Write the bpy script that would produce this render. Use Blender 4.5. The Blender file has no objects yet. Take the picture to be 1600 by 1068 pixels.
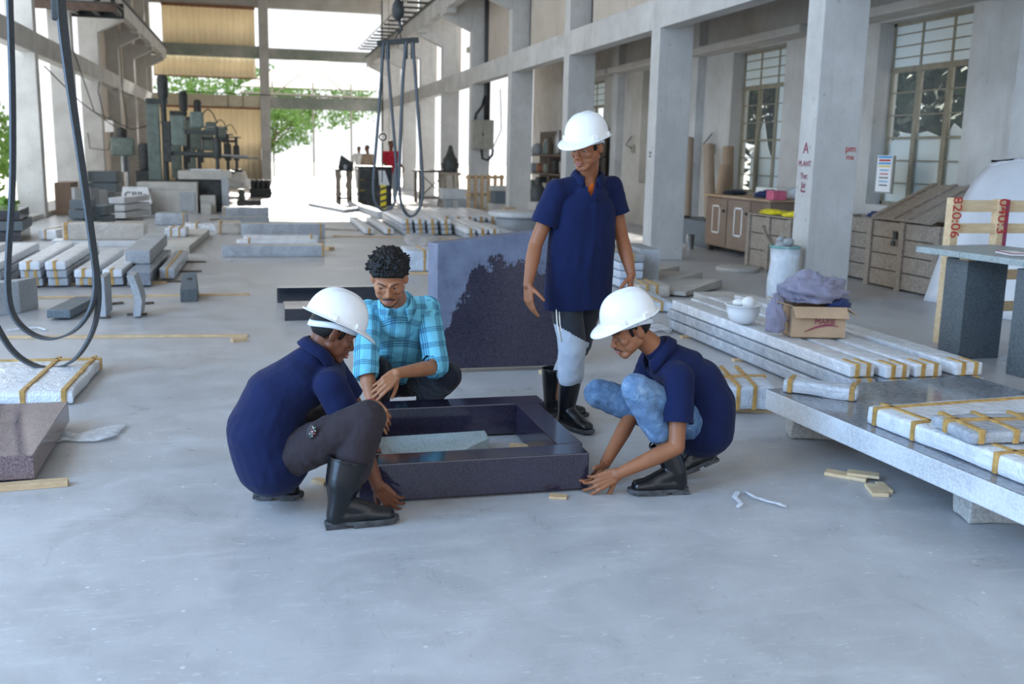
import bpy, bmesh, math, random
import numpy as np
from mathutils import Vector, Matrix, Quaternion
from mathutils import noise as mnoise

S = bpy.context.scene
COL = S.collection
random.seed(7)
rng = np.random.default_rng(7)

# ------------------------------------------------------------------ camera
CAM_H, F_PX = 1.55, 1555.6
FWD = Vector((0.2434, 0.9521, -0.1857))
UP = Vector((0.026, 0.1853, 0.9823))
FWD.normalize()
RT = FWD.cross(UP).normalized()
UP = RT.cross(FWD).normalized()
cam_data = bpy.data.cameras.new('camera')
cam = bpy.data.objects.new('camera', cam_data)
COL.objects.link(cam)
cam.matrix_world = Matrix(((RT.x, UP.x, -FWD.x, 0), (RT.y, UP.y, -FWD.y, 0), (RT.z, UP.z, -FWD.z, CAM_H), (0, 0, 0, 1)))
cam_data.lens = 35.0
cam_data.sensor_width = 36.0
cam_data.sensor_fit = 'HORIZONTAL'
cam_data.clip_end = 400
cam_data.dof.use_dof = True
cam_data.dof.focus_distance = 4.9
cam_data.dof.aperture_fstop = 2.8
S.camera = cam

# ------------------------------------------------------------------ light and exposure
S.view_settings.view_transform = 'Standard'
S.view_settings.look = 'None'
S.view_settings.gamma = 1.0
S.view_settings.use_curve_mapping = False
S.view_settings.exposure = 0.12
world = bpy.data.worlds.new('sky')
S.world = world
world.use_nodes = True
wn = world.node_tree
bgn = wn.nodes['Background']
bgn.inputs['Color'].default_value = (0.93, 0.96, 1.0, 1)
bgn.inputs['Strength'].default_value = 1.3
sun_d = bpy.data.lights.new('sun', 'SUN')
sun_d.energy = 12.0
sun_d.angle = math.radians(3)
sun_d.color = (1.0, 0.95, 0.86)
sun = bpy.data.objects.new('sun', sun_d)
COL.objects.link(sun)
sun.rotation_euler = Vector((-0.05, -0.95, -0.31)).to_track_quat('-Z', 'Y').to_euler()

def area(name, loc, direction, sx, sy, power, color):
    d = bpy.data.lights.new(name, 'AREA')
    d.shape = 'RECTANGLE'
    d.size, d.size_y = sx, sy
    d.energy = power
    d.color = color
    o = bpy.data.objects.new(name, d)
    COL.objects.link(o)
    o.location = loc
    o.rotation_euler = Vector(direction).to_track_quat('-Z', 'Z').to_euler()
    return o
# daylight entering through the open bays of the left side and the open front of the hall
area('daylight_left_near', (-7.8, 1.5, 3.0), (1, 0.10, -0.25), 12, 4.4, 1750, (0.29, 0.58, 1.0))
area('daylight_left_bays', (-7.8, 18.0, 2.6), (1, 0.0, -0.20), 20, 3.6, 1200, (0.74, 0.87, 1.0))
area('daylight_front_gate', (1.0, -6.5, 3.2), (0.05, 1, -0.2), 9, 4.5, 70, (0.45, 0.68, 1.0))

# ------------------------------------------------------------------ pixel -> place helpers (1600 x 1068 frame)
CAMO = Vector((0, 0, CAM_H))
def ray(px, py):
    return RT * ((px - 800.0) / F_PX) + UP * ((534.0 - py) / F_PX) + FWD
def G(px, py, z=0.0):
    r = ray(px, py)
    return CAMO + r * ((z - CAM_H) / r.z)
def AY(px, py, Y):
    r = ray(px, py)
    return CAMO + r * (Y / r.y)
def AX(px, py, X):
    r = ray(px, py)
    return CAMO + r * (X / r.x)
def HV(py, P, px):
    """height of the pixel (px, py) on the upright plane through P that faces the camera"""
    f = Vector((FWD.x, FWD.y, 0)).normalized()
    r = ray(px, py)
    return (CAMO + r * ((Vector(P) - CAMO).dot(f) / r.dot(f))).z

# ------------------------------------------------------------------ materials
MATS = {}
def _nodes(name):
    m = bpy.data.materials.new(name)
    m.use_nodes = True
    nt = m.node_tree
    return m, nt, nt.nodes['Principled BSDF']
def N(nt, kind, **kw):
    n = nt.nodes.new(kind)
    for k, v in kw.items():
        if k in n.inputs:
            n.inputs[k].default_value = v
        else:
            setattr(n, k, v)
    return n
def ramp(nt, fac, stops):
    r = nt.nodes.new('ShaderNodeValToRGB')
    e = r.color_ramp.elements
    while len(e) < len(stops):
        e.new(0.5)
    for i, (p, c) in enumerate(stops):
        e[i].position = p
        e[i].color = (c[0], c[1], c[2], 1) if hasattr(c, '__len__') else (c, c, c, 1)
    nt.links.new(fac, r.inputs['Fac'])
    return r.outputs['Color']
def mixc(nt, fac, a, b, mode='MIX'):
    m = nt.nodes.new('ShaderNodeMix')
    m.data_type = 'RGBA'
    m.blend_type = mode
    for key, v in (('Factor', fac), ('A', a), ('B', b)):
        s = m.inputs[0] if key == 'Factor' else m.inputs[6] if key == 'A' else m.inputs[7]
        if isinstance(v, bpy.types.NodeSocket):
            nt.links.new(v, s)
        elif hasattr(v, '__len__'):
            s.default_value = (v[0], v[1], v[2], 1)
        else:
            s.default_value = v
    return m.outputs[2]
def coords(nt, scale=(1, 1, 1), kind='Object', rot=(0, 0, 0)):
    tc = nt.nodes.new('ShaderNodeTexCoord')
    mp = nt.nodes.new('ShaderNodeMapping')
    mp.inputs['Scale'].default_value = scale
    mp.inputs['Rotation'].default_value = rot
    nt.links.new(tc.outputs[kind], mp.inputs['Vector'])
    return mp.outputs['Vector']
def noise_tex(nt, vec, scale, detail=4, rough=0.55, dist=0.0):
    n = N(nt, 'ShaderNodeTexNoise', Scale=scale, Detail=detail, Roughness=rough, Distortion=dist)
    nt.links.new(vec, n.inputs['Vector'])
    return n.outputs['Fac']
def bump(nt, bs, height, strength=0.3, dist=0.01, prev=None):
    b = N(nt, 'ShaderNodeBump', Strength=strength, Distance=dist)
    nt.links.new(height, b.inputs['Height'])
    if prev is not None:
        nt.links.new(prev, b.inputs['Normal'])
    nt.links.new(b.outputs['Normal'], bs.inputs['Normal'])
    return b.outputs['Normal']
def mk(name, c, rough=0.6, var=0.18, scale=6, metal=0.0, bmp=0.0, bscale=50, spec=0.5, stretch=(1, 1, 1), coat=0.0, sheen=0.0, c2=None, detail=5):
    if name in MATS:
        return MATS[name]
    m, nt, bs = _nodes(name)
    v = coords(nt, stretch)
    f = noise_tex(nt, v, scale, detail, 0.6)
    a = c2 if c2 else [x * (1 - var) for x in c]
    b = [min(1, x * (1 + var)) for x in c]
    nt.links.new(ramp(nt, f, [(0.3, a), (0.7, b)]), bs.inputs['Base Color'])
    bs.inputs['Roughness'].default_value = rough
    bs.inputs['Metallic'].default_value = metal
    bs.inputs['Specular IOR Level'].default_value = spec
    if coat:
        bs.inputs['Coat Weight'].default_value = coat
        bs.inputs['Coat Roughness'].default_value = 0.15
    if sheen:
        bs.inputs['Sheen Weight'].default_value = sheen
    if bmp:
        bump(nt, bs, noise_tex(nt, v, bscale, 3), bmp, 0.01)
    MATS[name] = m
    return m

def m_floor():
    m, nt, bs = _nodes('concrete_floor')
    v = coords(nt)
    big = noise_tex(nt, v, 0.55, 6, 0.62)
    mid = noise_tex(nt, v, 3.2, 6, 0.65, 0.6)
    sv = coords(nt, (0.5, 3.0, 1), rot=(0, 0, 0.5))
    st = noise_tex(nt, sv, 4.0, 5, 0.7)
    c = ramp(nt, big, [(0.3, (0.365, 0.372, 0.385)), (0.7, (0.475, 0.482, 0.495))])
    c2 = ramp(nt, mid, [(0.3, (0.305, 0.312, 0.325)), (0.65, (0.505, 0.512, 0.53))])
    c = mixc(nt, 0.5, c, c2)
    c = mixc(nt, mixc(nt, 1.0, ramp(nt, st, [(0.56, 0.0), (0.72, 1.0)]), (0.3, 0.3, 0.3), 'MULTIPLY'), c, (0.64, 0.65, 0.66))
    # scattered grit and chips
    vo = N(nt, 'ShaderNodeTexVoronoi', Scale=7.0, Randomness=1.0)
    nt.links.new(v, vo.inputs['Vector'])
    c = mixc(nt, ramp(nt, vo.outputs['Distance'], [(0.03, 0.7), (0.07, 0.0)]), c, (0.78, 0.80, 0.82))
    vo2 = N(nt, 'ShaderNodeTexVoronoi', Scale=4.1, Randomness=1.0)
    nt.links.new(coords(nt, (1.6, 0.8, 1)), vo2.inputs['Vector'])
    c = mixc(nt, ramp(nt, vo2.outputs['Distance'], [(0.015, 0.6), (0.04, 0.0)]), c, (0.22, 0.23, 0.25))
    # short pale scuffs
    wv = noise_tex(nt, coords(nt, (2.0, 9.0, 1), rot=(0, 0, 0.9)), 5.0, 2, 0.5, 2.5)
    c = mixc(nt, ramp(nt, wv, [(0.665, 0.0), (0.70, 0.5)]), c, (0.70, 0.72, 0.74))
    wv2 = noise_tex(nt, coords(nt, (9.0, 1.6, 1), rot=(0, 0, 0.35)), 4.0, 2, 0.5, 2.0)
    c = mixc(nt, ramp(nt, wv2, [(0.68, 0.0), (0.72, 0.45)]), c, (0.30, 0.315, 0.33))
    nt.links.new(c, bs.inputs['Base Color'])
    nt.links.new(ramp(nt, mid, [(0.3, 0.26), (0.7, 0.46)]), bs.inputs['Roughness'])
    bs.inputs['Specular IOR Level'].default_value = 0.45
    bump(nt, bs, noise_tex(nt, v, 40, 5, 0.7), 0.07, 0.01)
    return m

def m_plaster(name, a, b, speck=(0.22, 0.21, 0.20), sp=0.5):
    m, nt, bs = _nodes(name)
    v = coords(nt)
    f = noise_tex(nt, v, 1.1, 7, 0.65)
    c = ramp(nt, f, [(0.32, a), (0.66, b)])
    st = noise_tex(nt, coords(nt, (4.0, 4.0, 0.45)), 1.6, 5, 0.65)
    c = mixc(nt, ramp(nt, st, [(0.55, 0.0), (0.8, 0.45)]), c, [x * 0.62 for x in a])
    d = noise_tex(nt, v, 11.0, 5, 0.75, 0.5)
    c = mixc(nt, ramp(nt, d, [(0.62, 0.0), (0.69, sp)]), c, speck)
    nt.links.new(c, bs.inputs['Base Color'])
    bs.inputs['Roughness'].default_value = 0.85
    bs.inputs['Specular IOR Level'].default_value = 0.25
    bump(nt, bs, noise_tex(nt, v, 22, 6, 0.7), 0.25, 0.01)
    return m

def m_granite(name, a, b, rough=0.35, scale=120, cloud=5, spec=0.5, bmp=0.05):
    m, nt, bs = _nodes(name)
    v = coords(nt)
    f = noise_tex(nt, v, scale, 3, 0.7)
    g = noise_tex(nt, v, cloud, 5, 0.6)
    c = ramp(nt, f, [(0.38, a), (0.62, b)])
    c = mixc(nt, ramp(nt, g, [(0.35, 0.0), (0.7, 0.55)]), c, [(x + y) * 0.75 for x, y in zip(a, b)])
    nt.links.new(c, bs.inputs['Base Color'])
    nt.links.new(ramp(nt, g, [(0.3, rough * 0.8), (0.7, min(1, rough * 1.3))]), bs.inputs['Roughness'])
    bs.inputs['Specular IOR Level'].default_value = spec
    if bmp:
        bump(nt, bs, f, bmp, 0.004)
    return m

def m_wrap(name, body, sheen_c=(0.86, 0.90, 0.95), amt=0.55, cell=55):
    """stone wrapped in clear bubble film: whitish, glossy, dimpled"""
    m, nt, bs = _nodes(name)
    v = coords(nt)
    g = noise_tex(nt, v, 7, 5, 0.65, 0.8)
    nt.links.new(mixc(nt, ramp(nt, g, [(0.3, amt - 0.2), (0.7, amt + 0.25)]), body, sheen_c), bs.inputs['Base Color'])
    bs.inputs['Roughness'].default_value = 0.24
    bs.inputs['Specular IOR Level'].default_value = 0.6
    vo = N(nt, 'ShaderNodeTexVoronoi', Scale=cell, Randomness=0.25)
    nt.links.new(v, vo.inputs['Vector'])
    p = bump(nt, bs, vo.outputs['Distance'], 0.35, 0.006)
    bump(nt, bs, noise_tex(nt, v, 9, 4, 0.6, 1.2), 0.55, 0.03, p)
    return m

def m_wood(name, a, b, rough=0.75, stretch=(2, 14, 14), dirt=0.35):
    m, nt, bs = _nodes(name)
    v = coords(nt, stretch)
    f = noise_tex(nt, v, 2.2, 6, 0.65, 0.8)
    c = ramp(nt, f, [(0.3, a), (0.7, b)])
    d = noise_tex(nt, coords(nt), 5.0, 5, 0.7)
    c = mixc(nt, ramp(nt, d, [(0.5, 0.0), (0.8, dirt)]), c, [x * 0.4 for x in a])
    nt.links.new(c, bs.inputs['Base Color'])
    bs.inputs['Roughness'].default_value = rough
    bump(nt, bs, f, 0.3, 0.004)
    return m

def m_cloth(name, c, var=0.12, rough=0.9, fine=420, fold=9, sheen=0.15):
    m, nt, bs = _nodes(name)
    v = coords(nt)
    g = noise_tex(nt, v, 5, 4, 0.6)
    nt.links.new(ramp(nt, g, [(0.3, [x * (1 - var) for x in c]), (0.7, [x * (1 + var) for x in c])]), bs.inputs['Base Color'])
    bs.inputs['Roughness'].default_value = rough
    bs.inputs['Specular IOR Level'].default_value = 0.25
    bs.inputs['Sheen Weight'].default_value = sheen
    p = bump(nt, bs, noise_tex(nt, v, fine, 2), 0.15, 0.002)
    bump(nt, bs, noise_tex(nt, coords(nt, (1, 1, 0.55)), fold, 3, 0.5, 1.0), 0.28, 0.03, p)
    return m

M = {}
M['floor'] = m_floor()
M['plaster'] = m_plaster('whitewashed_plaster', (0.43, 0.42, 0.40), (0.60, 0.595, 0.575), sp=0.65)
M['plaster_wall'] = m_plaster('stained_wall_plaster', (0.43, 0.405, 0.37), (0.57, 0.555, 0.52), sp=0.45)
M['upper_wall'] = m_plaster('beige_upper_wall', (0.50, 0.44, 0.37), (0.60, 0.54, 0.47), sp=0.25)
M['stained_beam'] = m_plaster('algae_stained_concrete', (0.20, 0.26, 0.21), (0.46, 0.46, 0.42), (0.06, 0.12, 0.09), 0.7)
M['cream_band'] = m_plaster('cream_concrete', (0.60, 0.54, 0.40), (0.76, 0.70, 0.56))
M['blue_granite'] = m_granite('dark_blue_granite', (0.007, 0.006, 0.015), (0.036, 0.032, 0.058), 0.12, 130, 9, 0.7, 0.01)
M['black_granite'] = m_granite('black_granite', (0.008, 0.010, 0.016), (0.028, 0.032, 0.046), 0.07, 150, 5, 0.8, 0.0)
M['brown_granite'] = m_granite('brown_granite', (0.06, 0.045, 0.06), (0.22, 0.155, 0.15), 0.12, 90, 8, 0.7)
M['grey_stone'] = m_granite('grey_stone', (0.21, 0.23, 0.25), (0.38, 0.40, 0.42), 0.55, 100, 4)
M['pale_stone'] = m_granite('pale_stone', (0.42, 0.44, 0.46), (0.62, 0.64, 0.66), 0.5, 90, 4)
M['dust_stone'] = m_granite('dusty_stone', (0.30, 0.29, 0.27), (0.48, 0.465, 0.43), 0.75, 60, 4)
M['slate_stone'] = m_granite('slate_green_stone', (0.055, 0.075, 0.09), (0.13, 0.16, 0.18), 0.5, 60, 3)
M['top_stone'] = m_granite('speckled_green_stone', (0.18, 0.24, 0.26), (0.40, 0.47, 0.48), 0.4, 70, 6)
M['polished_grey'] = m_granite('polished_grey_stone', (0.10, 0.12, 0.15), (0.22, 0.24, 0.27), 0.08, 40, 3, 0.8, 0.0)
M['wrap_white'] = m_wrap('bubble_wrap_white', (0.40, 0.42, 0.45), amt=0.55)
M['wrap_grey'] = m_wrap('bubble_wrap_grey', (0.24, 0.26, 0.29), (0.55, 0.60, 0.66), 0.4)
M['wrap_blue'] = m_wrap('bubble_wrap_bluish', (0.36, 0.43, 0.52), (0.72, 0.79, 0.88), 0.45)
M['wrap_brown'] = m_wrap('film_over_tan_stone', (0.38, 0.34, 0.29), (0.62, 0.60, 0.56), 0.35)
M['tape'] = mk('ochre_tape', (0.46, 0.28, 0.085), 0.45, 0.35, 20)
M['wood'] = m_wood('raw_pine', (0.42, 0.28, 0.15), (0.68, 0.50, 0.30))
M['old_wood'] = m_wood('weathered_wood', (0.20, 0.165, 0.13), (0.40, 0.34, 0.28), 0.85)
M['pale_wood'] = m_wood('pallet_wood', (0.60, 0.43, 0.24), (0.80, 0.64, 0.42), 0.7, dirt=0.15)
M['dark_wood'] = m_wood('dark_batten', (0.055, 0.045, 0.04), (0.16, 0.12, 0.09), 0.85)
M['brown_board'] = mk('brown_laminate', (0.24, 0.17, 0.125), 0.6, 0.15, 3)
M['white_paint'] = mk('white_paint', (0.85, 0.85, 0.84), 0.4, 0.04, 10)
M['red_paint'] = mk('red_paint', (0.50, 0.03, 0.03), 0.6, 0.15, 30)
M['black_paint'] = mk('black_marker', (0.03, 0.03, 0.035), 0.7, 0.1, 30)
M['chalk'] = mk('chalk', (0.62, 0.66, 0.68), 0.9, 0.1, 60)
M['maroon_print'] = mk('maroon_print', (0.28, 0.05, 0.10), 0.8, 0.1, 40)
M['machine_green'] = mk('grey_green_machine_paint', (0.13, 0.17, 0.15), 0.5, 0.3, 6)
M['machine_dark'] = mk('grimy_machine_steel', (0.045, 0.05, 0.05), 0.55, 0.4, 8, metal=0.3)
M['steel'] = mk('dull_steel', (0.30, 0.31, 0.32), 0.4, 0.25, 10, metal=0.8)
M['rust'] = mk('rusty_steel', (0.28, 0.13, 0.07), 0.8, 0.35, 12)
M['sling'] = mk('dark_rubber_sling', (0.055, 0.065, 0.075), 0.42, 0.25, 30, bmp=0.1)
M['rubber'] = mk('black_rubber_boot', (0.007, 0.008, 0.010), 0.25, 0.3, 14, spec=0.45, bmp=0.05)
M['boot_sole'] = mk('dusty_rubber_sole', (0.06, 0.065, 0.07), 0.75, 0.5, 25, c2=(0.025, 0.025, 0.028))
M['helmet'] = mk('white_helmet_plastic', (0.82, 0.84, 0.86), 0.28, 0.03, 8, spec=0.5)
M['strap_white'] = mk('white_plastic_band', (0.70, 0.76, 0.82), 0.4, 0.05, 8)
M['navy'] = m_cloth('navy_pique_cotton', (0.004, 0.010, 0.052), sheen=0.04)
M['trouser_brown'] = m_cloth('taupe_trousers', (0.030, 0.023, 0.028), sheen=0.05, fold=14)
M['trouser_dark'] = m_cloth('charcoal_trousers', (0.008, 0.010, 0.018), fold=12)
M['jersey_grey'] = m_cloth('light_grey_jersey', (0.38, 0.43, 0.50), fold=14)
M['jersey_black'] = m_cloth('charcoal_jersey', (0.022, 0.026, 0.034), fold=14)
M['orange_cloth'] = m_cloth('orange_vest', (0.75, 0.17, 0.03))
M['lilac_cloth'] = m_cloth('greyish_lilac_cloth', (0.27, 0.27, 0.37), fold=18)
M['navy_cloth'] = m_cloth('dark_blue_cloth', (0.03, 0.045, 0.13), fold=18)
M['yellow_sheet'] = mk('yellow_plastic', (0.80, 0.66, 0.02), 0.4, 0.15, 20)
M['pink'] = mk('pink_plastic', (0.62, 0.13, 0.22), 0.5, 0.15, 20)
M['hair'] = mk('black_hair', (0.006, 0.0055, 0.006), 0.5, 0.4, 60, bmp=0.5, bscale=120, spec=0.3)
M['stubble'] = mk('short_dark_hair', (0.02, 0.017, 0.016), 0.7, 0.3, 200)
M['thread'] = mk('red_thread', (0.45, 0.03, 0.05), 0.7, 0.2, 40)
M['cardboard'] = mk('cardboard', (0.48, 0.34, 0.22), 0.85, 0.10, 5)
M['cardboard_tube'] = mk('cardboard_tube', (0.36, 0.27, 0.19), 0.85, 0.12, 5, stretch=(1, 1, 0.2))
M['foam'] = mk('white_foam_sheet', (0.76, 0.79, 0.84), 0.42, 0.06, 2.0, bmp=0.15, bscale=5)
M['styro'] = mk('white_board', (0.82, 0.82, 0.79), 0.8, 0.05, 5)
M['sack'] = mk('pale_woven_sack', (0.58, 0.64, 0.70), 0.6, 0.12, 12, bmp=0.5, bscale=14)
M['window_frame'] = mk('khaki_window_paint', (0.26, 0.235, 0.17), 0.6, 0.2, 10)
M['box_grey'] = mk('grey_enamel', (0.33, 0.32, 0.27), 0.5, 0.15, 6)
M['cable'] = mk('black_cable', (0.02, 0.02, 0.022), 0.5, 0.1, 10)
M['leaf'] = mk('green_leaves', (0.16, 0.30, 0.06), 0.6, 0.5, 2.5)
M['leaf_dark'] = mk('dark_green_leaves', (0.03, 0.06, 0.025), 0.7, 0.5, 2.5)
M['bark'] = mk('bark', (0.12, 0.09, 0.07), 0.9, 0.3, 9)
M['grass'] = mk('grass_blades', (0.14, 0.28, 0.05), 0.7, 0.4, 3)
M['ground'] = mk('sunlit_yard', (0.62, 0.60, 0.56), 0.9, 0.1, 1.0)
M['canvas'] = mk('white_shed_roof', (0.33, 0.30, 0.26), 0.7, 0.06, 2)

def m_corr():
    m, nt, bs = _nodes('corrugated_sheet')
    v = coords(nt)
    f = noise_tex(nt, coords(nt, (1, 1, 0.3)), 1.2, 5, 0.6)
    nt.links.new(ramp(nt, f, [(0.3, (0.50, 0.44, 0.34)), (0.7, (0.72, 0.66, 0.54))]), bs.inputs['Base Color'])
    bs.inputs['Roughness'].default_value = 0.5
    bs.inputs['Transmission Weight'].default_value = 0.0
    bs.inputs['Subsurface Weight'].default_value = 0.0
    tr = nt.nodes.new('ShaderNodeBsdfTranslucent')
    tr.inputs['Color'].default_value = (0.84, 0.76, 0.60, 1)
    mx = nt.nodes.new('ShaderNodeMixShader')
    mx.inputs[0].default_value = 0.30
    out = nt.nodes['Material Output']
    nt.links.new(bs.outputs[0], mx.inputs[1])
    nt.links.new(tr.outputs[0], mx.inputs[2])
    nt.links.new(mx.outputs[0], out.inputs['Surface'])
    return m
M['corr'] = m_corr()
def m_frost(name, col, tr=0.75):
    m, nt, bs = _nodes(name)
    g = noise_tex(nt, coords(nt), 2.0, 4)
    nt.links.new(ramp(nt, g, [(0.3, [x * 0.92 for x in col]), (0.7, col)]), bs.inputs['Base Color'])
    bs.inputs['Roughness'].default_value = 0.35
    t = nt.nodes.new('ShaderNodeBsdfTranslucent')
    t.inputs['Color'].default_value = (col[0], col[1], col[2], 1)
    mx = nt.nodes.new('ShaderNodeMixShader')
    mx.inputs[0].default_value = tr
    nt.links.new(bs.outputs[0], mx.inputs[1])
    nt.links.new(t.outputs[0], mx.inputs[2])
    nt.links.new(mx.outputs[0], nt.nodes['Material Output'].inputs['Surface'])
    return m
M['frosted'] = m_frost('frosted_glass', (0.80, 0.86, 0.86), 0.30)
def m_film():
    m, nt, bs = _nodes('clear_bubble_film')
    bs.inputs['Base Color'].default_value = (0.90, 0.94, 1.0, 1)
    bs.inputs['Roughness'].default_value = 0.25
    v = coords(nt)
    bump(nt, bs, noise_tex(nt, v, 18, 4, 0.6, 1.0), 0.8, 0.03)
    t = nt.nodes.new('ShaderNodeBsdfTransparent')
    mx = nt.nodes.new('ShaderNodeMixShader')
    nt.links.new(ramp(nt, noise_tex(nt, v, 11, 4, 0.6), [(0.3, 0.15), (0.7, 0.75)]), mx.inputs[0])
    nt.links.new(t.outputs[0], mx.inputs[1])
    nt.links.new(bs.outputs[0], mx.inputs[2])
    nt.links.new(mx.outputs[0], nt.nodes['Material Output'].inputs['Surface'])
    return m
M['film'] = m_film()
def m_glass():
    m, nt, bs = _nodes('window_glass')
    bs.inputs['Base Color'].default_value = (0.9, 0.95, 0.95, 1)
    bs.inputs['Roughness'].default_value = 0.03
    t = nt.nodes.new('ShaderNodeBsdfTransparent')
    t.inputs['Color'].default_value = (0.93, 0.95, 0.95, 1)
    mx = nt.nodes.new('ShaderNodeMixShader')
    mx.inputs[0].default_value = 0.06
    nt.links.new(t.outputs[0], mx.inputs[1])
    nt.links.new(bs.outputs[0], mx.inputs[2])
    nt.links.new(mx.outputs[0], nt.nodes['Material Output'].inputs['Surface'])
    return m
M['glass'] = m_glass()

# ------------------------------------------------------------------ mesh builder
class MB:
    def __init__(s):
        s.v, s.f, s.mi = [], [], []
    def add(s, verts, faces, mi=0):
        o = len(s.v)
        s.v += [Vector(p) for p in verts]
        s.f += [[o + i for i in f] for f in faces]
        s.mi += [mi] * len(faces)
        return s
    def hexa(s, b, t, mi=0):
        """b, t: four bottom and four top corners, counter-clockwise from above"""
        return s.add(list(b) + list(t), [(3, 2, 1, 0), (4, 5, 6, 7), (0, 1, 5, 4), (1, 2, 6, 5), (2, 3, 7, 6), (3, 0, 4, 7)], mi)
    def box(s, lo, hi, mi=0):
        x0, y0, z0 = lo; x1, y1, z1 = hi
        return s.hexa([(x0, y0, z0), (x1, y0, z0), (x1, y1, z0), (x0, y1, z0)], [(x0, y0, z1), (x1, y0, z1), (x1, y1, z1), (x0, y1, z1)], mi)
    def obox(s, c, sz, R=None, mi=0):
        """box centred at c, sizes sz, orientation R (Matrix 3x3)"""
        R = R or Matrix.Identity(3)
        c = Vector(c); h = [q / 2 for q in sz]
        p = [c + R @ Vector((a * h[0], b * h[1], d * h[2])) for d in (-1, 1) for a, b in ((-1, -1), (1, -1), (1, 1), (-1, 1))]
        return s.hexa(p[:4], p[4:], mi)
    def beam(s, a, b, w, h, up=(0, 0, 1), mi=0):
        a, b = Vector(a), Vector(b)
        d = (b - a)
        L = d.length; d.normalize()
        u = Vector(up)
        if abs(d.dot(u)) > 0.98: u = Vector((0, 1, 0))
        sd = d.cross(u).normalized(); u = sd.cross(d).normalized()
        R = Matrix((d, sd, u)).transposed()
        return s.obox((a + b) / 2, (L, w, h), R, mi)
    def prism(s, pts, z0, z1, mi=0):
        n = len(pts)
        vs = [(p[0], p[1], z0) for p in pts] + [(p[0], p[1], z1) for p in pts]
        fs = [tuple(range(n - 1, -1, -1)), tuple(range(n, 2 * n))] + [(i, (i + 1) % n, n + (i + 1) % n, n + i) for i in range(n)]
        return s.add(vs, fs, mi)
    def extr(s, pts, vec, mi=0):
        n = len(pts); vec = Vector(vec)
        vs = [Vector(p) for p in pts] + [Vector(p) + vec for p in pts]
        fs = [tuple(range(n - 1, -1, -1)), tuple(range(n, 2 * n))] + [(i, (i + 1) % n, n + (i + 1) % n, n + i) for i in range(n)]
        return s.add(vs, fs, mi)
    def tube(s, path, r, n=8, mi=0, cap=True, flat=1.0, upv=None):
        path = [Vector(p) for p in path]
        rs = r if hasattr(r, '__len__') else [r] * len(path)
        t0 = (path[1] - path[0]).normalized()
        u = Vector(upv) if upv else (Vector((0, 0, 1)) if abs(t0.z) < 0.9 else Vector((1, 0, 0)))
        sd = t0.cross(u).normalized()
        rings, vs = [], []
        for i, p in enumerate(path):
            t = (path[min(i + 1, len(path) - 1)] - path[max(i - 1, 0)]).normalized()
            sd = (sd - t * sd.dot(t)).normalized()
            u2 = t.cross(sd)
            for k in range(n):
                a = 2 * math.pi * k / n
                vs.append(p + sd * (math.cos(a) * rs[i]) + u2 * (math.sin(a) * rs[i] * flat))
        fs = []
        for i in range(len(path) - 1):
            for k in range(n):
                fs.append((i * n + k, i * n + (k + 1) % n, (i + 1) * n + (k + 1) % n, (i + 1) * n + k))
        if cap:
            fs.append(tuple(range(n - 1, -1, -1)))
            fs.append(tuple((len(path) - 1) * n + k for k in range(n)))
        return s.add(vs, fs, mi)
    def lathe(s, prof, c=(0, 0, 0), n=24, mi=0, R=None):
        c = Vector(c); vs, fs = [], []
        for r, z in prof:
            for k in range(n):
                a = 2 * math.pi * k / n
                p = Vector((r * math.cos(a), r * math.sin(a), z))
                vs.append(c + (R @ p if R else p))
        for i in range(len(prof) - 1):
            for k in range(n):
                fs.append((i * n + k, i * n + (k + 1) % n, (i + 1) * n + (k + 1) % n, (i + 1) * n + k))
        fs.append(tuple(range(n - 1, -1, -1)))
        fs.append(tuple((len(prof) - 1) * n + k for k in range(n)))
        return s.add(vs, fs, mi)
    def ball(s, c, r, nu=12, nv=8, mi=0, R=None):
        c = Vector(c); rr = r if hasattr(r, '__len__') else (r, r, r)
        vs = [Vector((0, 0, -rr[2]))]
        for j in range(1, nv):
            th = -math.pi / 2 + math.pi * j / nv
            for i in range(nu):
                a = 2 * math.pi * i / nu
                vs.append(Vector((rr[0] * math.cos(th) * math.cos(a), rr[1] * math.cos(th) * math.sin(a), rr[2] * math.sin(th))))
        vs.append(Vector((0, 0, rr[2])))
        fs = [(0, 1 + (i + 1) % nu, 1 + i) for i in range(nu)]
        for j in range(nv - 2):
            for i in range(nu):
                a = 1 + j * nu
                fs.append((a + i, a + (i + 1) % nu, a + nu + (i + 1) % nu, a + nu + i))
        e = len(vs) - 1; a = 1 + (nv - 2) * nu
        fs += [(a + i, a + (i + 1) % nu, e) for i in range(nu)]
        return s.add([c + (R @ v if R else v) for v in vs], fs, mi)
    def build(s, name, mats, parent=None, smooth=False, bevel=0.0, seg=2, sub=0, base=True, wob=0.0):
        """link as ONE object; vertices are in world space, the object's origin goes to its base"""
        if not hasattr(mats, '__len__'): mats = [mats]
        if parent is not None:
            org = parent_org(parent)
        else:
            vx = [v.x for v in s.v]; vy = [v.y for v in s.v]; vz = [v.z for v in s.v]
            org = Vector(((min(vx) + max(vx)) / 2, (min(vy) + max(vy)) / 2, min(vz)))
        me = bpy.data.meshes.new(name)
        me.from_pydata([tuple(v - org) for v in s.v], [], s.f)
        for m in mats: me.materials.append(m)
        me.polygons.foreach_set('material_index', s.mi)
        bm = bmesh.new(); bm.from_mesh(me)
        bmesh.ops.recalc_face_normals(bm, faces=bm.faces)
        if bevel:
            bmesh.ops.bevel(bm, geom=[e for e in bm.edges if len(e.link_faces) == 2 and e.calc_face_angle(0) > 0.6], offset=bevel, segments=seg, affect='EDGES', profile=0.6, clamp_overlap=True)
        if sub:
            bmesh.ops.subdivide_edges(bm, edges=bm.edges, cuts=sub, use_grid_fill=True)
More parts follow.
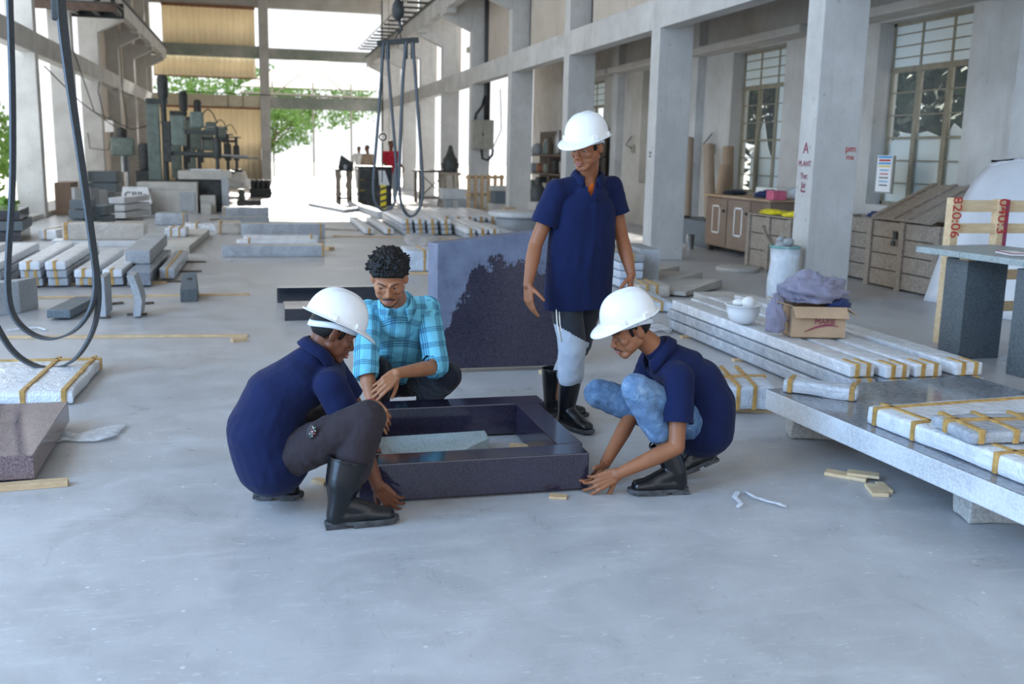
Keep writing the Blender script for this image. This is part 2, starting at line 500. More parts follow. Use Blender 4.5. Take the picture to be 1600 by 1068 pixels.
        if wob:
            for v in bm.verts:
                v.co += mnoise.noise_vector((v.co + org) * 7.0) * wob
        bm.to_mesh(me); bm.free()
        if smooth:
            me.polygons.foreach_set('use_smooth', [True] * len(me.polygons))
            if smooth == 'auto':
                me.set_sharp_from_angle(angle=0.7)
        me.update()
        o = bpy.data.objects.new(name, me)
        COL.objects.link(o)
        if parent is not None:
            o.parent = parent
        else:
            o.location = org
        return o
def parent_org(p):
    v = Vector((0, 0, 0))
    while p is not None:
        v += p.location
        p = p.parent
    return v
def tag(o, label=None, cat=None, group=None, kind=None):
    if label: o['label'] = label
    if cat: o['category'] = cat
    if group: o['group'] = group
    if kind: o['kind'] = kind
    return o
def thing(name, label, cat, loc, group=None):
    o = bpy.data.objects.new(name, None)
    COL.objects.link(o)
    o.location = loc
    o.empty_display_size = 0.1
    return tag(o, label, cat, group)
def struct(o, label=None):
    o['kind'] = 'structure'
    if label: o['label'] = label
    return o
def dup(root, loc, rz=0.0, label=None, group=None):
    r = root.copy(); COL.objects.link(r)
    r.location = loc; r.rotation_euler = (0, 0, rz)
    if label: r['label'] = label
    if group: r['group'] = group
    for ch in list(root.children):
        c = ch.copy(); COL.objects.link(c); c.parent = r
        for g in ch.children:
            d = g.copy(); COL.objects.link(d); d.parent = c
    return r
def text(name, body, size, loc, right, up, mat, parent, squeeze=1.0, shear=0.0, depth=0.001):
    cu = bpy.data.curves.new(name, 'FONT')
    cu.body = body; cu.size = size; cu.align_x = 'CENTER'; cu.align_y = 'CENTER'
    cu.extrude = depth; cu.shear = shear
    cu.materials.append(mat)
    tmp = bpy.data.objects.new(name, cu)
    dg = bpy.context.evaluated_depsgraph_get()
    COL.objects.link(tmp)
    me = bpy.data.meshes.new_from_object(tmp.evaluated_get(bpy.context.evaluated_depsgraph_get()))
    bpy.data.objects.remove(tmp)
    o = bpy.data.objects.new(name, me)
    COL.objects.link(o)
    r = Vector(right).normalized(); u = Vector(up).normalized(); n = r.cross(u).normalized(); u = n.cross(r)
    org = parent_org(parent) if parent else Vector((0, 0, 0))
    if parent: o.parent = parent
    mw = Matrix((r * squeeze, u, n)).transposed().to_4x4()
    mw.translation = Vector(loc) - org
    o.matrix_local = mw
    return o
# ================================================================== the setting
SP = 4.47
YS = [9.69 + SP * k for k in range(9)]          # column line positions along the hall
XR0, XR1 = 5.756, 6.29                           # right-hand columns
XL1, XL0 = -4.40, -4.93                          # left-hand columns
YE = 47.7                                        # far end wall
CD = 0.33                                        # column depth along the hall
ROOF = 8.3

b = MB().box((-5.2, -6.0, -0.2), (9.0, 60.0, 0.0))
struct(b.build('floor', M['floor']))
g = MB().box((-80, -60, -0.45), (90, 140, -0.2))
struct(g.build('yard_ground', M['ground']))

def right_column(y, name='column'):
    m = MB()
    m.box((XR0, y, 0), (XR1, y + CD, ROOF))
    # corbel that carries the crane beam
    m.extr([(XR0, y, 4.80), (XR0, y, 5.70), (4.93, y, 5.70), (4.93, y, 5.16)], (0, CD, 0))
    return struct(m.build(name, M['plaster'], bevel=0.012))
right_cols = [right_column(y) for y in YS]
def left_column(y):
    m = MB()
    m.box((XL0, y, 0), (XL1, y + CD, ROOF))
    m.extr([(XL1, y, 4.76), (XL1, y, 5.30), (-3.70, y, 5.30), (-3.70, y, 5.12)], (0, CD, 0))
    return struct(m.build('column', M['plaster'], bevel=0.012))
left_cols = [left_column(y) for y in YS[2:]]

for x0, x1, nm in ((XR0 + 0.004, XR0 + 0.27, 'beam_right'), (XL1 - 0.27, XL1 - 0.004, 'beam_left')):
    struct(MB().box((x0, 1.0 if x0 > 0 else 14.0, 3.40), (x1, YE, 3.84)).build(nm, M['plaster'], bevel=0.01))
# crane runway girders on the corbels
def runway(x0, x1, nm, z0=5.30):
    m = MB()
    y = 2.0
    m.box((x0 + 0.02, y, z0 + 0.02), (x1 - 0.02, YE - 0.4, 5.72))
    for yy in YS:
        m.box((x0, yy - 0.55, z0 - 0.10), (x1, yy - 0.02, z0 + 0.03))
    m.box((x0 - 0.04, y, 5.72), (x1 + 0.04, YE - 0.4, 5.78), 1)
    m.box(((x0 + x1) / 2 - 0.035, y, 5.78), ((x0 + x1) / 2 + 0.035, YE - 0.4, 5.86), 1)
    return struct(m.build(nm, [M['plaster'], M['machine_dark']]))
runway(4.93, 5.20, 'crane_beam_right', 5.28)
runway(-3.95, -3.70, 'crane_beam_left', 5.30)
# conductor brackets along the right rail
m = MB()
for i in range(26):
    y = 17 + i * 1.1
    m.box((4.35, y, 5.80), (4.98, y + 0.05, 5.86))
m.tube([(4.40, 16, 5.95), (4.40, 46, 5.95)], 0.02, 6)
struct(m.build('conductor_rail', M['machine_dark']))

# upper wall between the right columns, closed on the near bays and open beyond
m = MB()
for i in range(-2, 4):
    y0 = 9.69 + SP * i + CD; y1 = 9.69 + SP * (i + 1)
    m.box((6.18, y0 - 0.4, 3.84), (6.28, y1 + 0.4, ROOF))
struct(m.build('wall_upper_right', M['upper_wall']))
m = MB()
for i in range(4, 8):
    y0 = 9.69 + SP * i + CD; y1 = 9.69 + SP * (i + 1)
    m.box((6.29, y0 - 0.1, 3.84), (6.38, y0 + 2.2, ROOF))
struct(m.build('wall_clerestory_right', M['upper_wall']))
# aisle roof slab and outer wall
XO = 8.62
struct(MB().box((6.29, -2.0, 4.55), (9.1, 31.0, 4.70)).build('ceiling_aisle', M['upper_wall']))
XF, SILL, HEAD = 8.45, 0.95, 3.43
WB = [(10.84 + SP * k, 12.74 + SP * k) for k in range(-1, 4)]
m = MB()
edge = -2.0
for y0, y1 in WB:
    m.box((XF, edge, 0), (8.80, y0, 4.55))
    m.box((XF, y0, 0), (8.80, y1, SILL))
    m.box((XF, y0, HEAD), (8.80, y1, 4.55))
    edge = y1
m.box((XF, edge, 0), (8.80, 31.0, 4.55))
struct(m.build('wall_right', M['plaster_wall']))
for k in range(-1, 5):
    y = 9.69 + SP * k
    struct(MB().box((8.28, y - 0.25, 0), (XF, y + 0.12, 4.55)).build('pilaster', M['plaster'], bevel=0.01))
for k in range(-1, 4):
    y = 9.69 + SP * k
    struct(MB().box((8.03, y + 0.05, 3.45), (XF, y + SP - 0.2, 3.585)).build('window_ledge', M['plaster_wall'], bevel=0.03, seg=3))

def window(n, y0, y1, casements):
    root = thing('window_%d' % n, None, None, (8.70, (y0 + y1) / 2, SILL))
    struct(root)
    fw = 0.045
    m = MB()
    tz = 2.80
    m.box((8.68, y0, SILL), (8.72, y0 + fw, HEAD)); m.box((8.68, y1 - fw, SILL), (8.72, y1, HEAD))
    m.box((8.68, y0, HEAD - fw), (8.72, y1, HEAD)); m.box((8.68, y0, SILL), (8.72, y1, SILL + fw))
    m.box((8.67, y0, tz - 0.035), (8.73, y1, tz + 0.035))
    w = (y1 - y0) / 3
    for k in (1, 2):
        m.box((8.685, y0 + w * k - 0.02, tz), (8.715, y0 + w * k + 0.02, HEAD))
        m.box((8.675, y0 + w * k - 0.045, SILL), (8.725, y0 + w * k + 0.045, tz))
    for k in range(1, 4):
        z = tz + (HEAD - tz) * k / 4
        m.box((8.69, y0, z - 0.009), (8.71, y1, z + 0.009))
    for k in range(1, 6):
        z = SILL + (tz - SILL) * k / 6
        m.box((8.69, y0, z - (0.016 if k == 3 else 0.008)), (8.71, y1, z + (0.016 if k == 3 else 0.008)))
    m.build('window_frame', M['window_frame'], root)
    for k in range(3):
        MB().box((8.697, y0 + w * k + 0.02, tz + 0.03), (8.703, y0 + w * (k + 1) - 0.02, HEAD - 0.03)).build('frosted_pane', M['frosted'], root)
        frost = casements[k]
        MB().box((8.697, y0 + w * k + 0.04, SILL + 0.04), (8.703, y0 + w * (k + 1) - 0.04, tz - 0.03)).build('pane', M['frosted'] if frost else M['glass'], root)
window(1, *WB[1], (0, 0, 0))
window(2, *WB[2], (1, 0, 0))
window(3, *WB[3], (0, 1, 0))
window(4, *WB[4], (1, 0, 1))
window(5, *WB[0], (0, 0, 0))

# far end wall: centre column, three cross beams, corrugated cladding on the left bay
struct(MB().box((0.20, YE, 0), (0.63, YE + 0.4, ROOF)).build('column', M['plaster'], bevel=0.012))
struct(MB().box((-4.93, YE, 0), (-4.40, YE + 0.4, ROOF)).build('column', M['plaster'], bevel=0.012))
struct(MB().box((5.70, YE, 0), (6.29, YE + 0.4, ROOF)).build('column', M['plaster'], bevel=0.012))
struct(MB().box((-4.4, YE + 0.05, 3.36), (0.2, YE + 0.35, 3.88)).build('end_beam', M['cream_band']))
struct(MB().box((0.63, YE + 0.05, 3.36), (5.75, YE + 0.35, 3.88)).build('end_beam', M['stained_beam']))
struct(MB().box((-4.4, YE + 0.05, 5.53), (0.2, YE + 0.35, 6.05)).build('end_beam', M['stained_beam']))
struct(MB().box((0.63, YE + 0.05, 5.53), (5.75, YE + 0.35, 6.0)).build('end_beam', M['stained_beam']))
struct(MB().box((-4.4, YE + 0.05, 7.72), (5.75, YE + 0.35, ROOF)).build('end_beam', M['plaster_wall']))
struct(MB().box((-3.9, YE - 0.02, 7.60), (0.06, YE + 0.05, 7.72)).build('purlin', M['rust']))
struct(MB().box((-4.3, YE - 0.02, 4.60), (0.19, YE + 0.05, 4.66)).build('purlin', M['rust']))
def corrugated(x0, x1, z0, z1, y, nm='wall_cladding'):
    m = MB(); n = int((x1 - x0) / 0.03)
    vs, fs = [], []
    for i in range(n + 1):
        x = x0 + (x1 - x0) * i / n
        yy = y + 0.055 * math.sin(2 * math.pi * (x - x0) / 0.24)
        vs += [(x, yy, z0), (x, yy, z1)]
    for i in range(n):
        fs.append((2 * i, 2 * i + 2, 2 * i + 3, 2 * i + 1))
    o = m.add(vs, fs).build(nm, M['corr'], smooth=True)
    md = o.modifiers.new('thick', 'SOLIDIFY'); md.thickness = 0.006
    return struct(o)
corrugated(-3.9, 0.04, 6.02, 7.65, YE + 0.2)
corrugated(-4.35, 0.04, 4.66, 5.56, YE + 0.45)
corrugated(-4.35, 0.19, 0.0, 3.30, YE + 0.2)
struct(MB().box((-4.3, YE, 3.28), (0.2, YE + 0.1, 3.36)).build('purlin', M['rust']))
struct(MB().tube([(-3.6, YE - 0.03, 3.98), (0.4, YE - 0.03, 3.93), (5.7, YE - 0.03, 3.90)], 0.02, 6).build('conduit', M['cable'], smooth=True))
for x in (-1.2, -0.55):
    struct(MB().tube([(x, YE - 0.02, 3.96), (x, YE - 0.02, 3.34)], 0.016, 6).build('conduit', M['cable'], smooth=True))
# closed far bays of the left side
m = MB()
for k in range(5, 9):
    y0, y1 = YS[k] + CD, (YS[k + 1] if k < 8 else YE)
    m.box((-4.90, y0 - 0.05, 0), (-4.78, y1 + 0.05, 3.45)); m.box((-4.90, y0 - 0.05, 3.80), (-4.78, y1 + 0.05, ROOF))
struct(m.build('wall_left', M['upper_wall']))
# roof over the hall
struct(MB().box((-5.3, -5.0, ROOF), (6.6, YE + 0.6, ROOF + 0.15)).build('ceiling', M['upper_wall']))
# kerb along the left columns with a strip of paving outside
struct(MB().box((-5.25, 15.0, 0.0), (-4.45, 33.0, 0.10)).build('kerb_strip', M['plaster'], bevel=0.02))

# yard beyond the far end
def foliage(nm, c, r, n, leaf, mats, label, cat='tree', trunk=True, group=None, tdx=0.0):
    root = thing(nm, label, cat, (c[0], c[1], -0.2 if trunk else c[2] - r[2]), group)
    m = MB()
    for i in range(n):
        d = Vector(rng.normal(size=3)).normalized()
        k = 0.55 + 0.5 * rng.random()
        p = Vector((c[0] + d.x * r[0] * k, c[1] + d.y * r[1] * k, c[2] + d.z * r[2] * k))
        p += mnoise.noise_vector(p * 0.9) * 0.45 * min(r)
        a = Vector(rng.normal(size=3)).normalized() * leaf
        bq = a.orthogonal().normalized() * leaf * 0.55
        m.add([p - a, p + bq, p + a, p - bq], [(0, 1, 2, 3)])
    m.build('foliage', mats[0], root)
    if trunk:
        t = MB().tube([(c[0] + tdx, c[1], -0.2), (c[0] + 0.1 + tdx * 0.7, c[1], c[2] * 0.5), (c[0], c[1] + 0.1, c[2])], [0.16, 0.12, 0.06], 8)
        for q in range(4):
            aa = q * 1.6
            t.tube([(c[0] + 0.08 + tdx * 0.6, c[1], c[2] * 0.55), (c[0] + math.cos(aa) * r[0] * 0.6, c[1] + math.sin(aa) * r[1] * 0.6, c[2] + r[2] * 0.3)], [0.06, 0.02], 6)
        t.build('trunk', M['bark'], root, smooth=True)
    return root
foliage('tree', (1.1, 56.0, 2.75), (1.9, 1.2, 1.35), 2600, 0.10, [M['leaf']], 'leafy green tree just beyond the far doorway, hanging in at its left edge', tdx=-0.9)
foliage('tree', (-1.5, 68.0, 5.2), (4.5, 2.5, 1.7), 2600, 0.16, [M['leaf']], 'green tree beyond the gap in the far cladding, left of the shed roof')
foliage('tree', (4.2, 74.0, 5.0), (4.5, 2.5, 1.9), 2600, 0.17, [M['leaf']], 'green tree behind the open steel shed beyond the far end', tdx=-4.2)
foliage('bush', (-8.6, 33.0, 1.5), (1.5, 3.2, 1.9), 3600, 0.11, [M['leaf']], 'green bush outside the left side, seen left of the nearest left column', 'bush', False)
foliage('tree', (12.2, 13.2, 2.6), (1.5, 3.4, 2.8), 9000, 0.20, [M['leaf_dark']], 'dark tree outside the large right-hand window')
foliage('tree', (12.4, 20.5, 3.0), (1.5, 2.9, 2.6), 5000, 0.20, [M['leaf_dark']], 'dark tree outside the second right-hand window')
tag(foliage('grass_patch', (-5.2, 21.6, 0.22), (0.55, 1.6, 0.26), 900, 0.07, [M['grass']], 'green weeds growing beside the kerb at the left edge', 'weeds', False), kind='stuff')
# open steel shed beyond the end wall
root = thing('open_shed', 'pale open shed roof on thin steel trusses beyond the far end wall', 'shed', (3.2, 60.0, -0.2))
m = MB()
m.add([(-0.8, 58, 4.85), (7.6, 58, 4.85), (4.4, 66, 7.0), (2.4, 66, 7.0)], [(0, 1, 2, 3)])
o = m.build('roof_sheet', M['canvas'], root)
o.modifiers.new('thick', 'SOLIDIFY').thickness = 0.05
m = MB()
for x in (0.9, 3.1, 5.2): m.tube([(x, 58, -0.2), (x, 58, 5.2)], 0.06, 6)
m.tube([(0.9, 58, 4.4), (3.1, 58, 6.2), (5.2, 58, 4.4)], 0.05, 6)
m.tube([(-0.8, 58, 4.55), (7.6, 58, 4.45)], 0.06, 6)
m.build('truss', M['canvas'], root)
# ================================================================== stone, packing and furniture
def quad_block(A, B, dv, h):
    A, B, dv = Vector(A), Vector(B), Vector(dv)
    u = Vector((0, 0, h))
    bt = [A, B, B + dv, A + dv]
    return bt, [p + u for p in bt]
def pdepth(A, B, D):
    """horizontal vector from edge AB to the point D, square to AB"""
    e = (Vector(B) - Vector(A)); e.z = 0; e.normalize()
    d = Vector(D) - Vector(A); d.z = 0
    return d - e * d.dot(e)
def pblock(name, mat, p0, p1, top, label, cat, far=None, depth=None, z0=0.0, group=None, bevel=0.008, wrap=None, tapes=(), parent=None, smooth=False, wob=0.0, sub=0, h=None):
    """block whose near lower edge runs between two picture points at height z0; top = picture row of its near upper edge"""
    A, B = G(p0[0], p0[1], z0), G(p1[0], p1[1], z0)
    B.z = A.z
    if h is None: h = HV(top, A, p0[0]) - z0
    if far:
        dv = pdepth(A, B, G(far[0], far[1], z0 + h))
    else:
        e = (B - A).normalized(); dv = Vector((-e.y, e.x, 0)) * depth
    return place_block(name, mat, A, B, dv, h, label, cat, group, bevel, tapes, sub, wob)
def place_block(name, mat, A, B, dv, h, label, cat, group=None, bevel=0.008, tapes=(), sub=0, wob=0.0, tape_w=0.026):
    A, B, dv = Vector(A), Vector(B), Vector(dv)
    bt, tp = quad_block(A, B, dv, h)
    if not tapes:
        o = MB().hexa(bt, tp).build(name, mat, bevel=bevel, sub=sub, wob=wob, smooth='auto' if wob else False)
        return tag(o, label, cat, group)
    root = thing(name, label, cat, (A + B + dv) * 0.5 - (B + A) * 0.0 if False else (A + B + dv) / 2 * 1.0, group)
    root.location = (A + B + dv) / 2
    root.location.z = A.z
    MB().hexa(bt, tp).build('wrapped_body', mat, root, bevel=bevel, sub=sub, wob=wob, smooth='auto')
    e = (B - A); L = e.length; e.normalize(); dn = dv.normalized(); D = dv.length
    g = 0.004 + wob * 0.6
    up = Vector((0, 0, 1))
    for t in tapes:
        ax, f = t                                  # 'a': band at a fraction along AB, 'd': along the depth
        if ax == 'a':
            c = A + e * (L * f)
            q = [c - e * tape_w / 2 - dn * g, c + e * tape_w / 2 - dn * g, c + e * tape_w / 2 + dn * (D + g), c - e * tape_w / 2 + dn * (D + g)]
        elif ax == 'e':
            c = A + e * (L * f)
            q = [c - e * tape_w / 2 - dn * g, c + e * tape_w / 2 - dn * g, c + e * tape_w / 2 + dn * min(0.16, D * 0.3), c - e * tape_w / 2 + dn * min(0.16, D * 0.3)]
        else:
            c = A + dn * (D * f)
            q = [c - dn * tape_w / 2 - e * g, c - dn * tape_w / 2 + e * (L + g), c + dn * tape_w / 2 + e * (L + g), c + dn * tape_w / 2 - e * g]
        MB().hexa([p + up * 0.002 for p in q], [p + up * (h + g) for p in q]).build('tape_band', M['tape'], root, bevel=0.004)
    return root
ORD = ['first', 'second', 'third', 'fourth', 'fifth', 'sixth', 'seventh', 'eighth', 'ninth', 'tenth', 'eleventh', 'twelfth']
def batten(p0, p1, w, h, label, mat='wood', name='wood_batten', z0=0.0, group=None, cat='batten', wob=0.002):
    A, B = G(p0[0], p0[1], z0), G(p1[0], p1[1], z0)
    o = MB().beam(A + Vector((0, 0, h / 2)), B + Vector((0, 0, h / 2)), w, h).build(name, M[mat], bevel=0.003, sub=3, wob=wob)
    return tag(o, label, cat, group)

# ---- the dark granite kerb frame in the middle of the floor
KZ = 0.012
frame_lab = 'dark blue granite kerb of the rectangular frame, '
def kerb(lo, hi, label):
    o = MB().box(lo, hi).build('granite_kerb', M['blue_granite'], bevel=0.005)
    return tag(o, label, 'stone kerb', 'granite kerbs of the frame')
kerb((0.40, 4.245, KZ), (1.47, 4.40, 0.185), frame_lab + 'long near side gripped by the crouching men')
kerb((1.36, 4.41, KZ), (1.49, 5.20, 0.185), frame_lab + 'right side running away to the standing man')
kerb((0.36, 5.21, KZ), (1.53, 5.38, 0.185), frame_lab + 'far side before the checked shirt man')
kerb((0.40, 4.41, KZ), (0.52, 5.20, 0.185), frame_lab + 'left side hidden beside the left man')
# curved pale stone lying inside the frame
pts = [(0.53, 5.02), (1.15, 5.05), (1.14, 4.90), (1.04, 4.80), (0.93, 4.66), (0.80, 4.59), (0.62, 4.60), (0.53, 4.64)]
tag(MB().prism(pts, 0.03, 0.085).build('curved_stone', M['top_stone'], bevel=0.004), 'thin grey stone piece with a hollowed curved edge lying inside the dark frame', 'stone piece')
batten((797, 700), (832, 703), 0.05, 0.025, 'small pine block lying inside the dark frame near its right side', z0=0.0)
batten((858, 776), (886, 778), 0.05, 0.012, 'small pine wedge under the near right end of the dark frame', z0=0.0, wob=0.0)
batten((492, 752), (512, 757), 0.05, 0.02, 'small pine block behind the left man\'s black boot', z0=0.0)
batten((845, 583), (868, 588), 0.05, 0.03, 'small pine block under the right end of the big headstone', z0=0.0)
batten((690, 584), (712, 585), 0.05, 0.015, 'small pine block under the left end of the big headstone', z0=0.0)

# ---- big headstone standing behind
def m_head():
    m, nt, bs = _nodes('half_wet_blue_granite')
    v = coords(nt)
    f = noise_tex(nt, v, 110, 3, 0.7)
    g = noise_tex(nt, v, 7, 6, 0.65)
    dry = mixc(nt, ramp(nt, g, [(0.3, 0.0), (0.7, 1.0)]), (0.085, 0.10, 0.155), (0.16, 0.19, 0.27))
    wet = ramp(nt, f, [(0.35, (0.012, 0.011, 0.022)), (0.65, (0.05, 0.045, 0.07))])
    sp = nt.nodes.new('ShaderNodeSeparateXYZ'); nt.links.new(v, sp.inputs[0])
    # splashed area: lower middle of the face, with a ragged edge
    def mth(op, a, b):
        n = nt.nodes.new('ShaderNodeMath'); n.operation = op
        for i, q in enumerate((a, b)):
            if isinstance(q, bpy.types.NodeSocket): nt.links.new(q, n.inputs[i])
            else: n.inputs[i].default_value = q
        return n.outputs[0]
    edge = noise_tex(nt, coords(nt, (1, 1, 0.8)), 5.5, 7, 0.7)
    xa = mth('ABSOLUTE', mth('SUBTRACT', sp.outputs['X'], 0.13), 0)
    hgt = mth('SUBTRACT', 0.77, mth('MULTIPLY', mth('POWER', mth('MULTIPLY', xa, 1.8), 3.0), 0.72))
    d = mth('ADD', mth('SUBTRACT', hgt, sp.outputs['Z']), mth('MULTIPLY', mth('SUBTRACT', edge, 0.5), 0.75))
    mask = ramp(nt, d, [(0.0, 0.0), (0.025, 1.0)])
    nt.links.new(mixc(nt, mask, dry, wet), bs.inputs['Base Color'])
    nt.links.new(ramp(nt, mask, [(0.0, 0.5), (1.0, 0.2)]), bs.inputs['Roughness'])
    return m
M['headstone'] = m_head()
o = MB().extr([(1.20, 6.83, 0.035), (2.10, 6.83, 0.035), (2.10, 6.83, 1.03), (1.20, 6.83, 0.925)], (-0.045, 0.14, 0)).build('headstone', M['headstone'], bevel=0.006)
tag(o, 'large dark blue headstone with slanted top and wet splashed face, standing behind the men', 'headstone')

# ---- right foreground: big slab on stone blocks with wrapped packages on it
o = MB().hexa([(2.70, 4.86, 0.185), (2.84, 2.75, 0.185), (4.25, 2.75, 0.185), (4.12, 4.98, 0.185)], [(2.70, 4.86, 0.30), (2.84, 2.75, 0.30), (4.25, 2.75, 0.30), (4.12, 4.98, 0.30)])
o = o.build('stone_slab', [M['polished_grey'], M['pale_stone']], bevel=0.008)
for p in o.data.polygons:
    p.material_index = 0 if p.normal.z > 0.8 else 1
tag(o, 'huge grey stone slab with polished top lying on stone blocks at the right edge', 'stone slab')
def rough_block(A, B, dv, h, label, mat='dust_stone', nm='stone_block', cat='stone block', group=None, z=0.0):
    A, B, dv = Vector(A), Vector(B), Vector(dv)
    bt, tp = quad_block(A, B, dv, h)
    return tag(MB().hexa(bt, tp).build(nm, M[mat], bevel=0.012, sub=3, wob=0.012, smooth='auto'), label, cat, group)
rough_block((2.88, 4.86, 0), (3.25, 4.76, 0), (0.05, 0.16, 0), 0.185, 'rough stone block under the far left corner of the huge slab')
rough_block((2.97, 3.50, 0), (3.35, 3.46, 0), (0.03, 0.16, 0), 0.185, 'rough stone block under the near edge of the huge slab')
# packages on the slab
place_block('wrapped_package', M['wrap_white'], (2.835, 4.12, 0.302), (2.935, 2.80, 0.302), (1.15, 0.08, 0), 0.085, 'large pale wrapped slab with tape bands lying on the huge grey slab', 'package', None, 0.02, (('a', 0.05), ('a', 0.25), ('a', 0.62), ('d', 0.08)), 6, 0.006)
place_block('wrapped_package', M['wrap_grey'], (2.86, 3.42, 0.394), (3.34, 3.36, 0.394), (0.03, 0.30, 0), 0.055, 'small bubble-wrapped parcel lying on top of the large pale wrapped slab', 'package', None, 0.02, (('a', 0.10), ('a', 0.42), ('a', 0.78), ('d', 0.6)), 5, 0.008)
place_block('wrapped_package', M['wrap_blue'], (2.745, 4.765, 0.302), (3.03, 4.495, 0.302), (0.075, 0.09, 0), 0.07, 'narrow crinkled wrapped bundle on the left corner of the huge grey slab', 'package', None, 0.02, (('a', 0.10), ('a', 0.93)), 5, 0.008)
# parcel on a batten behind
batten((1140, 642), (1225, 644), 0.06, 0.03, 'brown batten under the wrapped parcel behind the right crouching man', z0=0.0)
place_block('wrapped_package', M['wrap_blue'], (2.72, 5.42, 0.03), (3.05, 5.38, 0.03), (0.15, 0.55, 0), 0.15, 'wrapped stone parcel with loose film on a batten behind the right crouching man', 'package', None, 0.015, (('a', 0.62), ('a', 0.3), ('d', 0.5)), 6, 0.008)

# ---- the long stack of wrapped posts on the right
px = [(3.60, 3.775), (3.82, 3.99), (4.03, 4.23), (4.33, 4.53)]
lay = ['bottom', 'middle', 'top']
for li in range(3):
    for k, (x0, x1) in enumerate(px):
        z = 0.018 + li * 0.092
        near = 5.36 + (0.02, -0.01, 0.015)[li] + (0.06 if k == 0 else 0)
        far = 8.32 + 0.08 * k + (0.0, 0.05, -0.04)[li]
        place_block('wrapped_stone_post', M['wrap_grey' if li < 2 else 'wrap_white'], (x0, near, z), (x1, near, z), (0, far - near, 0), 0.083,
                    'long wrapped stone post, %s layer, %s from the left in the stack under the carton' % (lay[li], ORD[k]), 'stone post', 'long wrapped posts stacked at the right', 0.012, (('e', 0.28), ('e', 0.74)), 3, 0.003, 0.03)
for y in (5.8, 6.9, 7.9):
    tag(MB().box((3.55, y, 0), (4.58, y + 0.06, 0.017)).build('wood_batten', M['wood']), 'thin batten under the long stack of wrapped posts, %s' % {5.8: 'at its near end', 6.9: 'at its middle', 7.9: 'at its far end'}[y], 'batten')

# ---- carton with clothes, white bowl helmet
cr = thing('cardboard_carton', 'open brown biscuit carton holding clothes, standing on the stack of wrapped posts', 'carton', (3.87, 6.45, 0.287))
A, B = Vector((3.69, 6.34, 0.292)), Vector((4.07, 6.25, 0.292))
dv = Vector((0.06, 0.27, 0)); up = Vector((0, 0, 0.225)); t = 0.006
bt, tp = quad_block(A, B, dv, 0.225)
m = MB()
for i in range(4):
    p, q = bt[i], bt[(i + 1) % 4]
    c = (bt[0] + bt[2]) / 2
    ins = lambda w: w + (c - w) * 0.03
    m.hexa([p, q, ins(q), ins(p)], [p + up, q + up, ins(q) + up, ins(p) + up])
m.hexa(bt, [p + Vector((0, 0, t)) for p in bt])
m.build('box_body', M['cardboard'], cr)
e = (B - A).normalized(); dn = dv.normalized()
def flap(p, q, out, nm='flap'):
    p, q, out = Vector(p), Vector(q), Vector(out)
    n = (q - p).cross(out).normalized() * 0.005
    MB().hexa([p, q, q + out, p + out], [p + n, q + n, q + out + n, p + out + n]).build(nm, M['cardboard'], cr)
flap(tp[0], tp[1], -dn * 0.05 + Vector((0.01, 0, -0.075)) + e * 0.0)
flap(tp[0] , tp[3], -e * 0.115 + Vector((0, 0, 0.03)))
flap(tp[1], tp[2], e * 0.09 + Vector((0, 0, -0.06)))
fr = -dn * 0.006
c0 = (A + B) / 2 + Vector((0, 0, 0.10)) + fr
text('brand_print', 'MARIE', 0.055, c0 + e * 0.045 + Vector((0, 0, 0.018)), e, (0, 0, 1), M['maroon_print'], cr, 1.0)
sw = MB()
for i in range(10):
    a0, a1 = i / 10, (i + 1) / 10
    f = lambda a: c0 + e * (-0.10 + 0.24 * a) + Vector((0, 0, -0.055 + 0.05 * math.sin(a * 2.2)))
    w = 0.010 * (0.4 + math.sin(math.pi * (a0 + 0.05)))
    sw.hexa([f(a0) - Vector((0, 0, w / 2)), f(a1) - Vector((0, 0, w / 2)), f(a1) - Vector((0, 0, w / 2)) + fr * 0.3, f(a0) - Vector((0, 0, w / 2)) + fr * 0.3], [f(a0) + Vector((0, 0, w / 2)), f(a1) + Vector((0, 0, w / 2)), f(a1) + Vector((0, 0, w / 2)) + fr * 0.3, f(a0) + Vector((0, 0, w / 2)) + fr * 0.3])
sw.build('print_swoosh', M['maroon_print'], cr)
text('brand_print', 'MARIE', 0.036, (A + bt[3]) / 2 + Vector((0, 0, 0.11)) - e * 0.004, -dn, (0, 0, 1), M['maroon_print'], cr)

def cloth_heap(name, c, r, mat, label, seed, res=46, amp=0.5, drape=None):
    """crumpled heap: a closed folded surface"""
    m = MB(); vs, fs = [], []
    nu, nv = res, res // 2
    off = Vector((seed * 3.1, seed * 1.7, seed))
    for j in range(nv + 1):
        th = math.pi * j / nv
        for i in range(nu):
            a = 2 * math.pi * i / nu
            d = Vector((math.sin(th) * math.cos(a), math.sin(th) * math.sin(a), math.cos(th)))
            n1 = mnoise.turbulence(d * 1.6 + off, 3, False)
            rid = 1 - abs(mnoise.noise(d * 3.2 + off * 1.3))
            rid2 = 1 - abs(mnoise.noise(d * 6.5 + off * 2.1))
            k = 0.72 + amp * (0.35 * n1 + 0.42 * (rid ** 3 - 0.4) + 0.22 * (rid2 ** 3 - 0.4) + 0.16 * ((1 - abs(mnoise.noise(d * 11 + off))) ** 4 - 0.3))
            p = Vector((d.x * r[0] * k, d.y * r[1] * k, d.z * r[2] * k))
            if p.z < -r[2] * 0.35: p.z = -r[2] * 0.35
            vs.append(Vector(c) + p)
    for j in range(nv):
        for i in range(nu):
            fs.append((j * nu + i, (j + 1) * nu + i, (j + 1) * nu + (i + 1) % nu, j * nu + (i + 1) % nu))
    o = m.add(vs, fs).build(name, M[mat], smooth=True)
    return tag(o, label, 'cloth')
